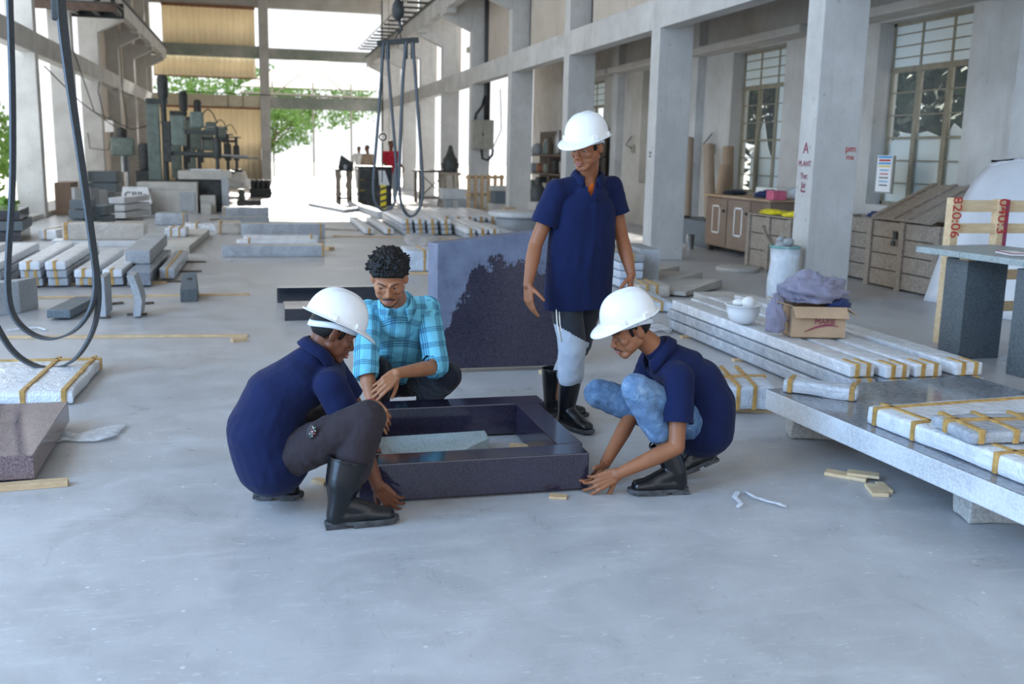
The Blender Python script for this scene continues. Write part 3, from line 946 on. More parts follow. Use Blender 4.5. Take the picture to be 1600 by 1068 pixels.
cloth_heap('clothes_heap', (3.90, 6.44, 0.60), (0.31, 0.23, 0.17), 'lilac_cloth', 'crumpled greyish lilac clothes heaped over the top of the open carton', 2.0)
cloth_heap('dark_garment', (4.05, 6.34, 0.53), (0.12, 0.10, 0.06), 'navy_cloth', 'dark blue garment poking out under the lilac clothes at the carton\'s right corner', 5.0, 34)
cloth_heap('hanging_sleeve', (3.605, 6.42, 0.40), (0.085, 0.09, 0.22), 'lilac_cloth', 'lilac sleeve hanging down over the carton\'s left side', 9.0, 34)
# white bowl-like upturned helmet left of the carton
hb = thing('upturned_helmet', 'white upturned helmet lying on the wrapped posts left of the carton', 'helmet', (3.62, 6.95, 0.29))
m = MB()
prof = [(0.02, 0.29), (0.075, 0.30), (0.11, 0.335), (0.125, 0.39), (0.13, 0.435), (0.145, 0.44), (0.145, 0.445), (0.122, 0.443), (0.115, 0.39), (0.10, 0.345), (0.06, 0.31), (0.0, 0.305)]
m.lathe(prof, (3.62, 6.95, 0), 28); m.build('shell', M['helmet'], hb, smooth=True)
m = MB(); m.ball((3.66, 6.94, 0.455), (0.06, 0.045, 0.05), 12, 8); m.ball((3.60, 6.99, 0.45), (0.05, 0.05, 0.03), 12, 8)
m.build('head_band', M['styro'], hb, smooth=True)

# ---- small wood pieces and strap on the floor at right
def chip(c, L, w, rz, label, z=0.0, h=0.018, tilt=0.0):
    R = Matrix.Rotation(rz, 3, 'Z') @ Matrix.Rotation(tilt, 3, 'Y')
    o = MB().obox((c[0], c[1], z + h / 2 + abs(tilt) * L * 0.3), (L, w, h), R).build('wood_offcut', M['pale_wood'], bevel=0.002, sub=2, wob=0.002)
    return tag(o, label, 'wood offcut', 'pine offcuts on the floor')
p = G(1322, 745); chip(p, 0.20, 0.075, -0.75, 'pine offcut lying on the floor, left one of the little heap before the slab')
p = G(1348, 748); chip(p, 0.15, 0.07, -0.60, 'pine offcut leaning across the little heap before the slab', 0.019, 0.014, 0.0)
p = G(1369, 768); chip(p, 0.15, 0.075, 1.25, 'pine offcut pointing towards the viewer, right end of the little heap')
p = G(1381, 764); chip(p, 0.13, 0.04, 1.32, 'narrow split pine offcut beside the right end of the little heap')
st = [G(x, y, 0.006 + 0.012 * (i % 2)) for i, (x, y) in enumerate([(1152, 792), (1158, 786), (1148, 776), (1152, 768), (1166, 768), (1180, 776), (1198, 782), (1215, 786), (1229, 791)])]
tag(MB().tube(st, 0.014, 6, flat=0.25).build('plastic_strip', M['film'], smooth=True), 'twisted clear plastic strip lying on the floor right of the crouching man\'s boot', 'plastic strip')

# ---- stone desk at the right edge
dk = thing('stone_desk', 'rough desk made of a speckled stone top on upright dark slabs, at the right edge', 'desk', (5.7, 6.3, 0))
m = MB().hexa([(5.25, 7.15, 0.82), (5.47, 5.0, 0.82), (6.35, 5.0, 0.82), (6.1, 7.3, 0.82)], [(5.25, 7.15, 0.87), (5.47, 5.0, 0.87), (6.35, 5.0, 0.87), (6.1, 7.3, 0.87)])
m.build('desk_top', M['top_stone'], dk, bevel=0.006)
MB().box((5.42, 6.72, 0.0), (5.80, 6.98, 0.795)).build('leg_slab', M['slate_stone'], dk, bevel=0.006)
MB().box((5.43, 6.02, 0.0), (5.88, 6.20, 0.795)).build('leg_slab', M['slate_stone'], dk, bevel=0.006)
MB().box((5.40, 6.70, 0.795), (5.62, 6.8, 0.82)).build('packing_strip', M['pale_wood'], dk)
MB().box((5.43, 6.02, 0.795), (5.80, 6.12, 0.82)).build('packing_strip', M['pale_wood'], dk)
text('chalk_name', 'Akash', 0.13, (5.393, 5.58, 0.42), (0, -1, 0), (0, 0, 1), M['chalk'], dk) if False else text('chalk_name', 'Akash', 0.12, (5.52, 6.014, 0.40), (0.25, 0, -1), (1, 0, 0.25), M['chalk'], dk)
text('chalk_name', 'I 4', 0.10, (5.51, 6.014, 0.62), (0.9, 0, -0.2), (0.2, 0, 1), M['chalk'], dk)
tag(MB().box((5.95, 6.2, 0), (6.3, 6.5, 0.25)).build('stone_block', M['brown_granite'], bevel=0.006), 'brown polished block on the floor behind the desk legs, bottom of two', 'stone block')
tag(MB().box((5.97, 6.22, 0.252), (6.28, 6.5, 0.46)).build('stone_block', M['black_granite'], bevel=0.006), 'black polished block on top of the brown one behind the desk legs', 'stone block')
tag(MB().box((5.15, 6.55, 0.0), (5.42, 6.68, 0.04)).build('stone_offcut', M['black_granite'], bevel=0.004), 'flat dark stone offcut on the floor before the left desk leg', 'stone offcut')
nb = thing('notebook', 'maroon bordered white notebook lying on the stone desk', 'notebook', (5.55, 6.35, 0.872))
R = Matrix.Rotation(-0.25, 3, 'Z')
MB().obox((5.58, 6.42, 0.880), (0.17, 0.26, 0.012), R).build('pages', M['white_paint'], nb, bevel=0.002)
MB().obox((5.58, 6.42, 0.8885), (0.175, 0.265, 0.004), R).build('cover', M['maroon_print'], nb)
MB().obox((5.58, 6.42, 0.8915), (0.13, 0.22, 0.002), R).build('label_panel', M['white_paint'], nb)
cloth_heap('blue_rag', (5.66, 6.13, 0.885), (0.075, 0.07, 0.04), 'rag_blue', 'crumpled bright blue rag on the stone desk right of the notebook', 3.3, 30) if 'rag_blue' in M else None
M['rag_blue'] = m_cloth('bright_blue_cloth', (0.20, 0.32, 0.75), fold=20)
cloth_heap('blue_rag', (5.66, 6.13, 0.885), (0.075, 0.07, 0.04), 'rag_blue', 'crumpled bright blue rag on the stone desk right of the notebook', 3.3, 30)
M['green_card'] = mk('green_card', (0.03, 0.20, 0.10), 0.5, 0.1, 6)
tag(MB().obox((5.73, 5.85, 0.884), (0.22, 0.32, 0.024), R).build('green_folder', M['green_card'], bevel=0.003), 'dark green folder on the stone desk at the right picture edge', 'folder')
# pine pallet with red numbers standing behind the desk
pl = thing('pine_pallet', 'new pine pallet with red painted numbers standing upright behind the stone desk', 'pallet', (6.3, 7.2, 0))
Yp = 7.35
def PZ(x, y, Y=Yp): return AY(x, y, Y)
a = PZ(1497, 312); b2 = PZ(1484, 380)
def upright(x_top, x_bot, w, nm, z1, z0=0.0, dep=0.09):
    t_, b_ = PZ(x_top, 312), PZ(x_bot, 380)
    xx = (t_.x + b_.x) / 2
    MB().box((xx, Yp, z0), (xx + w, Yp + dep, z1)).build(nm, M['pale_wood'], pl, bevel=0.003)
    return xx
zt = PZ(1500, 309).z
x1u = upright(1490, 1484, 0.075, 'upright', zt)
x2u = upright(1563, 1556, 0.095, 'upright', zt - 0.01)
m = MB().box((x2u + 0.062, Yp - 0.008, 0.25), (x2u + 0.096, Yp + 0.06, zt - 0.01)); m.build('painted_edge', M['maroon_print'], pl)
for yr, hh in ((322, 0.10), (357, 0.085), (430, 0.09), (480, 0.09)):
    z = PZ(1520, yr).z
    MB().box((x1u + 0.03, Yp + 0.03, z - hh / 2), (x2u + 0.75, Yp + 0.05, z + hh / 2)).build('slat', M['pale_wood'], pl, bevel=0.003)
text('red_number', '820:06', 0.13, (x1u + 0.037, Yp - 0.003, zt - 0.165), (0, 0, -1), (1, 0, 0), M['red_paint'], pl, 1.0)
text('red_number', '040:3', 0.14, (x2u + 0.03, Yp - 0.010, zt - 0.155), (0, 0, -1), (1, 0, 0), M['red_paint'], pl, 1.0)

# ---- white foam sheet leaning behind
def foam():
    vs, fs = [], []
    ny, nt_ = 14, 22
    for i in range(ny + 1):
        y = 9.75 - 2.0 * i / ny
        for j in range(nt_ + 1):
            s_ = j / nt_
            # floor edge, leaning up to the wall side, bending over at the top
            x = 7.32 + 1.05 * s_ ** 0.95 - 0.10 * math.sin(s_ * math.pi) + (0.22 * max(0, s_ - 0.8) / 0.2 if s_ > 0.8 else 0)
            z = 1.62 * math.sin(min(1, s_ * 1.08) * math.pi / 2) ** 1.0 + 0.0
            x += 0.05 * math.sin(i * 0.7 + s_ * 3); z += 0.02 * math.sin(i * 0.9 + s_ * 5) * s_
            if s_ > 0.86: z -= (s_ - 0.86) * 1.2
            vs.append((min(x, 8.10), y + 0.10 * math.sin(s_ * 2.4), max(z, 0.004)))
    w = nt_ + 1
    for i in range(ny):
        for j in range(nt_):
            fs.append((i * w + j, i * w + j + 1, (i + 1) * w + j + 1, (i + 1) * w + j))
    o = MB().add(vs, fs).build('foam_sheet', M['foam'], smooth=True)
    md = o.modifiers.new('thick', 'SOLIDIFY'); md.thickness = 0.03
    return tag(o, 'large glossy white foam sheet bent against the right wall behind the stone desk', 'foam sheet')
foam()

# ---- wooden chests along the right wall
def crate(name, label, x0, x1, y0, y1, h, nb=3, posts=True, mat='old_wood', cat='crate', z0=0.0, group=None):
    root = thing(name, label, cat, ((x0 + x1) / 2, (y0 + y1) / 2, z0), group)
    bh = h / nb
    sides = {'side_boards': ((x0, y0, x0 + 0.025, y1),), 'end_boards': ((x0, y0, x1, y0 + 0.025),), 'back_boards': ((x1 - 0.025, y0, x1, y1),), 'far_boards': ((x0, y1 - 0.025, x1, y1),)}
    for nm, rects in sides.items():
        m = MB()
        for (a0, b0, a1, b1) in rects:
            for k in range(nb):
                m.box((a0, b0, z0 + 0.03 + k * bh), (a1, b1, z0 + 0.03 + (k + 1) * bh - 0.012))
        m.build(nm, M[mat], root, bevel=0.003)
    MB().box((x0 + 0.02, y0 + 0.02, z0 + 0.02), (x1 - 0.02, y1 - 0.02, z0 + 0.05)).build('bottom_board', M[mat], root)
    if posts:
        n = max(2, int((y1 - y0) / 0.55) + 1)
        for k in range(n):
            y = y0 + (y1 - y0 - 0.09) * k / (n - 1)
            MB().box((x0 - 0.03, y, z0), (x0, y + 0.09, z0 + h + 0.03)).build('upright_batten', M[mat], root, bevel=0.003)
        for x in (x0, x1 - 0.09):
            MB().box((x, y0 - 0.03, z0), (x + 0.09, y0, z0 + h + 0.03)).build('upright_batten', M[mat], root, bevel=0.003)
    return root
def panel(name, label, P0, P1, P2, nb, battens, mat='old_wood'):
    """board panel: P0-P1 lower edge, P2 upper corner above P0"""
    P0, P1, P2 = Vector(P0), Vector(P1), Vector(P2)
    root = thing(name, label, 'crate lid', P0)
    e = P1 - P0; u = P2 - P0; n = e.cross(u).normalized()
    m = MB()
    for k in range(nb):
        a = P0 + u * (k / nb + 0.004); b_ = P0 + u * ((k + 1) / nb - 0.004)
        m.hexa([a, a + e, a + e + n * 0.02, a + n * 0.02], [b_, b_ + e, b_ + e + n * 0.02, b_ + n * 0.02])
    m.build('boards', M[mat], root, bevel=0.002)
    for f in battens:
        c = P0 + e * f
        w = e.normalized() * 0.04
        n2 = n * (-0.045 if n.x > 0 or n.z < 0 else 0.045)
        MB().hexa([c - w + n2, c + w + n2, c + w, c - w], [c - w + n2 + u, c + w + n2 + u, c + w + u, c - w + u]).build('batten', M[mat], root, bevel=0.003)
    return root
c1 = crate('wooden_chest', 'weathered plank chest with a padlock against the right wall, under the leaning lids', 7.55, 8.25, 9.85, 11.25, 0.80, 4)
m = MB(); m.box((7.50, 10.62, 0.62), (7.52, 10.68, 0.72)); m.tube([(7.505, 10.63, 0.63), (7.495, 10.63, 0.60), (7.495, 10.67, 0.60), (7.505, 10.67, 0.63)], 0.006, 6)
m.box((7.48, 10.62, 0.54), (7.505, 10.68, 0.60)); m.build('padlock', M['machine_dark'], c1)
crate('wooden_chest', 'second plank chest further along the right wall, half behind the big white column', 7.70, 8.25, 11.35, 12.5, 0.80, 4)
panel('chest_lid', 'slatted chest lid tilted back on the padlocked chest', (7.50, 11.15, 0.84), (7.50, 9.98, 0.84), (8.24, 11.0, 1.26), 5, (0.05, 0.38, 0.62, 0.95))
panel('chest_lid', 'taller board lid leaning on the wall behind the tilted chest lid', (8.16, 9.93, 0.0), (8.16, 8.7, 0.0), (8.40, 9.80, 1.58), 6, (0.25, 0.7))
cloth_heap('dark_rag', (7.62, 11.22, 0.875), (0.16, 0.14, 0.06), 'navy_cloth', 'dark rag on the corner of the padlocked chest', 7.0, 30)
# poster on the wall
po = thing('wall_poster', 'narrow printed notice board with coloured lines on the right wall beside the window', 'notice', (8.27, 13.4, 1.2))
c = AX(1383, 272, 8.26)
Yc = c.y
zt_, zb_ = AX(1383, 243, 8.26).z, AX(1383, 302, 8.26).z
po.location = (8.26, Yc, zb_)
MB().box((8.245, Yc - 0.19, zb_), (8.275, Yc + 0.19, zt_)).build('board', M['box_grey'], po)
MB().box((8.240, Yc - 0.16, zb_ + 0.02), (8.244, Yc + 0.17, zt_)).build('paper', M['white_paint'], po)
M['print_blue'] = mk('blue_print', (0.08, 0.35, 0.65), 0.8, 0.1, 20)
M['print_yellow'] = mk('yellow_print', (0.75, 0.60, 0.10), 0.8, 0.1, 20)
hh = zt_ - zb_
for k, (f0, f1, mt, w) in enumerate(((0.93, 0.985, 'print_blue', 0.15), (0.85, 0.90, 'red_paint', 0.13), (0.77, 0.82, 'print_blue', 0.14), (0.70, 0.74, 'print_yellow', 0.13), (0.60, 0.63, 'print_blue', 0.10), (0.50, 0.53, 'red_paint', 0.09), (0.40, 0.43, 'black_paint', 0.10), (0.30, 0.33, 'print_blue', 0.10), (0.20, 0.23, 'black_paint', 0.09))):
    MB().box((8.2375, Yc - w, zb_ + hh * f0), (8.2395, Yc + w, zb_ + hh * f1)).build('printed_line', M[mt], po)
# torn white boards standing in the windows
def torn(n, y0, y1, z0, zs, label, x=8.60):
    x = 8.735 if x >= 8.57 else 8.752
    pts = [(x, y0, z0)] + [(x, y0 + (y1 - y0) * i / (len(zs) - 1), z) for i, z in enumerate(zs)] + [(x, y1, z0)]
    tag(MB().extr(pts, (0.014, 0, 0)).build('white_board', M['styro'], bevel=0.002), label, 'board', 'torn white boards in the windows')
y0, y1 = WB[1]
torn(1, y0 + 0.02, y0 + 0.70, SILL, (1.98, 2.02, 1.96, 2.05, 1.82), 'torn white board filling the near right pane of the large window')
torn(2, y0 + 0.62, y0 + 1.28, SILL, (1.80, 1.90, 1.96, 1.93), 'torn white board filling the middle pane of the large window', 8.57)
torn(3, y0 + 1.30, y1 - 0.03, SILL, (1.92, 1.95, 1.80), 'torn white board filling the far left pane of the large window', 8.60)
torn(4, y0 + 0.45, y0 + 1.0, SILL, (1.2, 1.55, 1.72, 1.80, 1.1), 'loose white board standing in front in the large window', 8.53)
y0, y1 = WB[2]
torn(5, y0 + 0.75, y0 + 1.55, SILL, (1.50, 1.75, 2.25, 1.75, 1.65), 'pointed white board standing in the second window', 8.60)
torn(6, y0 + 0.05, y0 + 0.72, SILL, (1.75, 1.78, 1.74), 'flat white board standing in the near pane of the second window', 8.60)
torn(7, y0 + 0.15, y0 + 0.65, SILL, (1.30, 1.52, 1.40, 1.15), 'curled white sheet leaning before the second window', 8.52)

# ---- brown cabinet, crate with yellow sheets, cardboard tubes
cb = thing('brown_cabinet', 'brown two-door cabinet against the right wall beyond the big column', 'cabinet', (7.95, 14.6, 0))
CX0, CX1, CY0, CY1, CH = 7.42, 8.25, 13.6, 15.8, 0.92
m = MB(); m.box((CX0, CY0, 0.10), (CX1, CY1, CH)); m.build('carcass', M['brown_board'], cb, bevel=0.004)
MB().box((CX0 - 0.05, CY0 - 0.05, CH), (CX1, CY1 + 0.06, CH + 0.03)).build('worktop', M['cardboard'], cb, bevel=0.004)
for y in (CY0 + 0.03, CY1 - 0.12):
    for x in (CX0 + 0.03, CX1 - 0.12): MB().box((x, y, 0), (x + 0.09, y + 0.09, 0.10)).build('foot', M['dark_wood'], cb)
for k, (a_, b_) in enumerate(((15.0, 15.76), (14.2, 14.96))):
    d = MB().box((CX0 - 0.02, a_, 0.12), (CX0, b_, CH - 0.03)).build('door', M['brown_board'], cb, bevel=0.003)
    yc = (a_ + b_) / 2
    mm = MB()
    y_, z_, w_, h_ = yc, 0.55, 0.14, 0.23
    for lo, hi in (((y_ - w_, z_ - h_), (y_ - w_ + 0.025, z_ + h_)), ((y_ + w_ - 0.025, z_ - h_), (y_ + w_, z_ + h_)), ((y_ - w_, z_ - h_), (y_ + w_, z_ - h_ + 0.025)), ((y_ - w_, z_ + h_ - 0.025), (y_ + w_, z_ + h_))):
        mm.box((CX0 - 0.025, lo[0], lo[1]), (CX0 - 0.019, hi[0], hi[1]))
    mm.build('white_outline', M['white_paint'], d)
    MB().ball((CX0 - 0.04, a_ + 0.08, 0.70), 0.025, 10, 6).build('knob', M['machine_dark'], d, smooth=True)
cloth_heap('dark_cloth', (7.72, 14.2, 1.0), (0.28, 0.28, 0.10), 'navy_cloth', 'dark blue cloth lying on the brown cabinet', 4.0, 34)
cloth_heap('black_rag', (7.72, 15.4, 0.98), (0.22, 0.28, 0.07), 'jersey_black', 'black rag at the far end of the brown cabinet top', 6.0, 34)
cloth_heap('pale_bag', (7.98, 13.80, 1.02), (0.16, 0.2, 0.17), 'sack', 'pale bag on the near end of the brown cabinet', 8.0, 34)
tag(MB().box((7.40, 13.50, CH + 0.031), (7.62, 13.72, CH + 0.17)).build('pink_box', M['pink'], bevel=0.01), 'pink plastic box on the brown cabinet\'s near corner', 'box')
tag(MB().box((8.0, 14.5, CH + 0.031), (8.22, 15.2, CH + 0.17)).build('white_tray', M['styro'], bevel=0.01), 'long white tray on the brown cabinet under the window', 'tray')
c2 = crate('wooden_crate', 'grey weathered plank crate before the brown cabinet, with yellow sheets on it', 6.95, 7.62, 12.1, 13.35, 0.72, 3)
MB().beam((6.93, 12.25, 0.12), (6.93, 12.85, 0.62), 0.03, 0.09, up=(1, 0, 0)).build('brace', M['old_wood'], c2)
tag(MB().hexa([(6.93, 12.1, 0.755), (7.64, 12.1, 0.755), (7.64, 13.38, 0.755), (6.93, 13.38, 0.755)], [(6.93, 12.1, 0.775), (7.64, 12.1, 0.775), (7.64, 13.38, 0.775), (6.93, 13.38, 0.775)]).build('crate_board', M['old_wood'], bevel=0.004), 'loose board covering the grey plank crate', 'board')
cloth_heap('yellow_sheet', (7.15, 13.0, 0.80), (0.24, 0.30, 0.06), 'yellow_sheet', 'crumpled yellow plastic sheet on the far end of the plank crate', 1.0, 34)
cloth_heap('yellow_sheet', (7.15, 12.35, 0.80), (0.22, 0.26, 0.06), 'yellow_sheet', 'crumpled yellow plastic sheet on the near end of the plank crate', 1.9, 34)
tag(MB().lathe([(0.30, 0), (0.31, 0.02), (0.30, 0.05), (0.27, 0.06)], (6.52, 12.75, 0), 28).build('round_stone', M['dust_stone'], smooth='auto'), 'flat round stone on the floor before the plank crate', 'round stone')
for k, (b0, t0, r) in enumerate((((7.95, 16.75, 0.46), (8.05, 17.2, 1.78), 0.10), ((8.05, 16.3, 0.46), (8.15, 16.6, 1.74), 0.10), ((7.75, 16.1, 0.46), (7.95, 16.25, 1.42), 0.10), ((7.70, 17.25, 0.46), (7.9, 17.75, 1.90), 0.09))):
    R_ = (Vector(t0) - Vector(b0))
    m = MB(); m.tube([b0, t0], r, 18)
    lab = ['tallest cardboard tube of the group leaning beyond the brown cabinet', 'tall cardboard tube right of the tallest, leaning beyond the brown cabinet', 'short cardboard tube leaning nearest to the brown cabinet', 'cardboard tube leaning furthest left beside the column, beyond the cabinet'][k]
    tag(m.build('cardboard_tube', M['cardboard_tube'], smooth='auto'), lab, 'cardboard tube', 'cardboard tubes leaning on the wall')
tag(MB().box((7.55, 15.95, 0), (8.2, 17.6, 0.45)).build('stone_plinth', M['slate_stone'], bevel=0.01), 'dark stone block carrying the leaning cardboard tubes', 'stone block')
tag(MB().lathe([(0.06, 0), (0.065, 0.24), (0.07, 0.25), (0.0, 0.25)], (7.2, 15.9, 0), 16).build('metal_can', M['steel'], smooth='auto'), 'small metal can on the floor left of the brown cabinet', 'can')
# sack with rubbish before the big column
sk = thing('sack', 'pale woven sack stuffed with scrap, standing at the left side of the big white column', 'sack', (5.45, 9.75, 0))
m = MB(); m.lathe([(0.12, 0.0), (0.17, 0.03), (0.17, 0.25), (0.145, 0.45), (0.155, 0.62), (0.14, 0.60), (0.10, 0.55)], (5.53, 9.75, 0), 22)
m.build('bag', M['sack'], sk, smooth=True, wob=0.03)
m = MB()
for k in range(7): m.ball((5.53 + 0.08 * math.cos(k * 0.9), 9.75 + 0.08 * math.sin(k * 0.9), 0.60 + 0.04 * (k % 3)), (0.06, 0.05, 0.05), 8, 6)
m.build('scrap', M['grey_stone'], sk, smooth=True, wob=0.02)
M['teal'] = mk('teal_rim', (0.16, 0.38, 0.34), 0.6, 0.1, 10)
m = MB(); m.tube([(5.53 + 0.155 * math.cos(a), 9.75 + 0.155 * math.sin(a), 0.62) for a in np.linspace(0, 2 * math.pi, 24)], 0.014, 6); m.build('rim', M['teal'], sk, smooth=True)
# markings on the columns
big = right_cols[0]
yA = YS[0]
for body, sz, py, px_ in (('A', 0.17, 232, 1257), ('PLANT', 0.085, 256, 1257), ('Yec', 0.10, 275, 1254), ('Jai', 0.10, 289, 1254), ('mngn', 0.045, 298, 1253)):
    p = AX(px_, py, XR0 - 0.003)
    text('painted_letters', body, sz, (XR0 - 0.004, yA + CD / 2, p.z), (0, -1, 0), (0, 0, 1), M['maroon_print'], big)
for body, sz, py, px_ in (('pm', 0.10, 233, 1355), ('ma', 0.08, 246, 1353)):
    p = AY(px_, py, yA - 0.003)
    text('painted_letters', body, sz, (min(p.x, XR1 - 0.1), yA - 0.004, p.z), (1, 0, 0), (0, 0, 1), M['red_paint'], big)
p = AX(1017, 241, XR0)
text('painted_letters', '33', 0.10, (XR0 - 0.004, YS[1] + CD / 2, p.z), (0, 0, -1), (0, -1, 0), M['black_paint'], right_cols[1])
# broken sockets with wires on two pilasters
for (px_, py_), lab in (((990, 232), 'old socket box with dangling wires on the wall behind the standing man'), ((1115, 232), 'old socket box with bent wires on the wall above the cardboard tubes')):
    p = AX(px_, py_, XF)
    r_ = thing('wall_socket', lab, 'socket', (XF, p.y, p.z - 0.1))
    MB().box((XF - 0.04, p.y - 0.10, p.z - 0.10), (XF, p.y + 0.10, p.z + 0.08)).build('box', M['box_grey'], r_, bevel=0.01)
    MB().tube([(XF - 0.045, p.y, p.z), (XF - 0.10, p.y + 0.25, p.z + 0.08), (XF - 0.07, p.y - 0.05, p.z + 0.28)], 0.012, 6).build('wire', M['cable'], r_, smooth=True)
# ================================================================== left side and the depth of the hall
# -- near left
place_block('granite_block', M['brown_granite'], (-1.75, 4.80, 0.03), (-1.035, 4.80, 0.03), (-0.02, 1.02, 0), 0.115, 'polished brown granite block at the lower left picture edge', 'stone block', bevel=0.004)
batten((-30, 768), (107, 757), 0.06, 0.028, 'pointed pine batten under the polished brown granite block at the left edge')
tag(MB().box((-1.20, 5.55, 0), (-1.10, 5.62, 0.028)).build('wood_batten', M['dark_wood'], bevel=0.003), 'dark batten under the far end of the polished brown granite block', 'batten')
place_block('wrapped_package', M['wrap_white'], (-2.05, 6.36, 0.012), (-1.125, 6.33, 0.012), (0.03, 1.02, 0), 0.075, 'flat wrapped stone package with two tape bands on the floor at the left edge', 'package', None, 0.02, (('a', 0.70), ('a', 0.95), ('d', 0.93)), 8, 0.012, 0.03)
def film(pts, label, z=0.02):
    m = MB(); P = [G(x, y) for x, y in pts]
    n = len(P) // 2
    vs, fs = [], []
    for i in range(n):
        a, b_ = P[i], P[len(P) - 1 - i]
        for k in range(5):
            q = a.lerp(b_, k / 4)
            q.z = 0.006 + z * abs(mnoise.noise(q * 9)) * 2.0
            vs.append(q)
    for i in range(n - 1):
        for k in range(4):
            fs.append((i * 5 + k, (i + 1) * 5 + k, (i + 1) * 5 + k + 1, i * 5 + k + 1))
    o = m.add(vs, fs).build('bubble_film', M['film'], smooth=True)
    o.modifiers.new('thick', 'SOLIDIFY').thickness = 0.002
    return tag(o, label, 'plastic film')
film([(20, 668), (55, 658), (75, 668), (100, 673), (122, 684), (140, 676), (165, 670), (200, 665), (178, 688), (150, 692), (125, 692), (105, 691), (90, 694), (70, 695), (50, 690), (20, 690)], 'crumpled strip of bubble film on the floor behind the brown granite block')
film([(632, 372), (652, 366), (675, 368), (690, 376), (676, 384), (655, 388), (640, 386), (630, 382)], 'loose shiny film beside the left end of the big headstone', 0.05)
film([(1010, 512), (1025, 507), (1040, 512), (1052, 518), (1046, 524), (1035, 520), (1020, 522), (1012, 518)], 'scrap of clear film on the floor behind the right crouching man\'s neck', 0.03)
tag(MB().tube([G(x, y, 0.014) for x, y in ((12, 516), (25, 514), (40, 513), (58, 511), (72, 515))], 0.016, 6, flat=0.5).build('film_roll', M['film'], smooth=True), 'rolled strip of clear film on the floor behind the hanging loop', 'plastic film')
batten((-40, 529), (388, 526), 0.045, 0.022, 'long thin pine batten lying across the floor at the left, ending in a short block')
batten((362, 534), (385, 532), 0.07, 0.03, 'short pine block at the right end of the long near batten')
batten((-40, 468), (390, 461), 0.04, 0.022, 'long thin pine batten across the floor behind the cut stones at the left')
batten((0, 482), (46, 477), 0.08, 0.03, 'short brown batten under the grey block at the left edge', 'wood')
# cut stones standing and lying in front of the post rows
place_block('stone_block', M['grey_stone'], G(-60, 500), G(32, 489), (0.10, 0.30, 0), 0.30, 'grey sawn block at the left picture edge behind the hanging loop', 'stone block')
place_block('stone_offcut', M['slate_stone'], G(73, 497, 0.02), G(110, 497, 0.02), (0.10, 0.85, 0), 0.075, 'small grey-green slab lying on the floor inside the hanging loop', 'stone offcut')
place_block('stone_slab', M['grey_stone'], G(156, 495, 0.02), G(166, 495, 0.02), (0.0, 0.42, 0), 0.36, 'thin grey slab standing on edge beside the loop\'s right strand', 'stone slab')
A_, B_ = G(208, 494, 0.02), G(219, 494, 0.02)
m = MB()
prof = [(0, 0), (0.02, 0.14), (0.0, 0.24), (-0.04, 0.37)]
for i in range(3):
    (o0, z0_), (o1, z1_) = prof[i], prof[i + 1]
    w = (B_ - A_).length; d = Vector((0.0, 0.35, 0))
    q0 = [A_ + Vector((o0, 0, z0_)), A_ + Vector((o0 + w, 0, z0_)), A_ + Vector((o0 + w, 0, z0_)) + d, A_ + Vector((o0, 0, z0_)) + d]
    q1 = [A_ + Vector((o1, 0, z1_)), A_ + Vector((o1 + w, 0, z1_)), A_ + Vector((o1 + w, 0, z1_)) + d, A_ + Vector((o1, 0, z1_)) + d]
    m.hexa(q0, q1)
tag(m.build('curved_slab', M['grey_stone']), 'grey curved slab standing on edge between the thin slab and the block with a hole', 'stone slab')
for p0, p1, lab in (((150, 497), (172, 497), 'dark batten under the front of the thin standing slab'), ((160, 477), (192, 474), 'dark batten under the back of the thin standing slab'), ((198, 493), (230, 492), 'dark batten under the front of the curved standing slab'), ((212, 476), (240, 474), 'dark batten under the back of the curved standing slab')):
    batten(p0, p1, 0.05, 0.02, lab, 'dark_wood', wob=0.0)
# block with a drilled hole and slanted face
A_, B_ = G(282, 472), G(308, 471)
hb_ = thing('drilled_block', 'dark grey block with sloping top and a drilled hole, right of the standing slabs', 'stone block', (A_ + B_) / 2)
w = B_ - A_; d = Vector((0.0, 0.42, 0))
hz, hz2 = 0.13, 0.25
MB().hexa([A_, B_, B_ + d, A_ + d], [A_ + Vector((0, 0, hz)), B_ + Vector((0, 0, hz)), B_ + d + Vector((-0.02, 0, hz2)), A_ + d + Vector((0.0, 0, hz2))]).build('block_body', M['slate_stone'], hb_, bevel=0.004)
c = (A_ + B_) / 2 + d * 0.62 + Vector((0, 0, hz + (hz2 - hz) * 0.62 + 0.003))
sl = math.atan2(hz2 - hz, 0.42)
MB().lathe([(0.028, -0.02), (0.028, 0.001)], c, 16, R=Matrix.Rotation(sl, 3, 'X')).build('hole', M['machine_dark'], hb_)

# rows of wrapped posts at the left
rows = [(-3.25, 3, 'first'), (-2.90, 3, 'second'), (-2.52, 3, 'third'), (-2.26, 3, 'fourth'), (-1.98, 2, 'fifth'), (-1.69, 2, 'sixth')]
for k, (x, n, o_) in enumerate(rows):
    for l in range(n):
        z = 0.022 + l * 0.094
        w = 0.205
        yn = 11.75 - 0.05 * l - (0.1 if k in (0, 1) else 0)
        ly = {3: ('bottom', 'middle', 'top'), 2: ('lower', 'upper')}[n][l]
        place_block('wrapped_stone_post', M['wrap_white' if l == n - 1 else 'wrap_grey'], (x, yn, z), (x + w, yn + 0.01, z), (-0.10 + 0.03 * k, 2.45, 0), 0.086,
                    'wrapped stone post on the left floor, %s of the %s pile from the left edge' % (ly, o_), 'stone post', 'wrapped posts piled at the left', 0.014, (('e', 0.45),) if l == n - 1 or k % 2 else (('e', 0.3), ('e', 0.72)), 3, 0.004, 0.035)
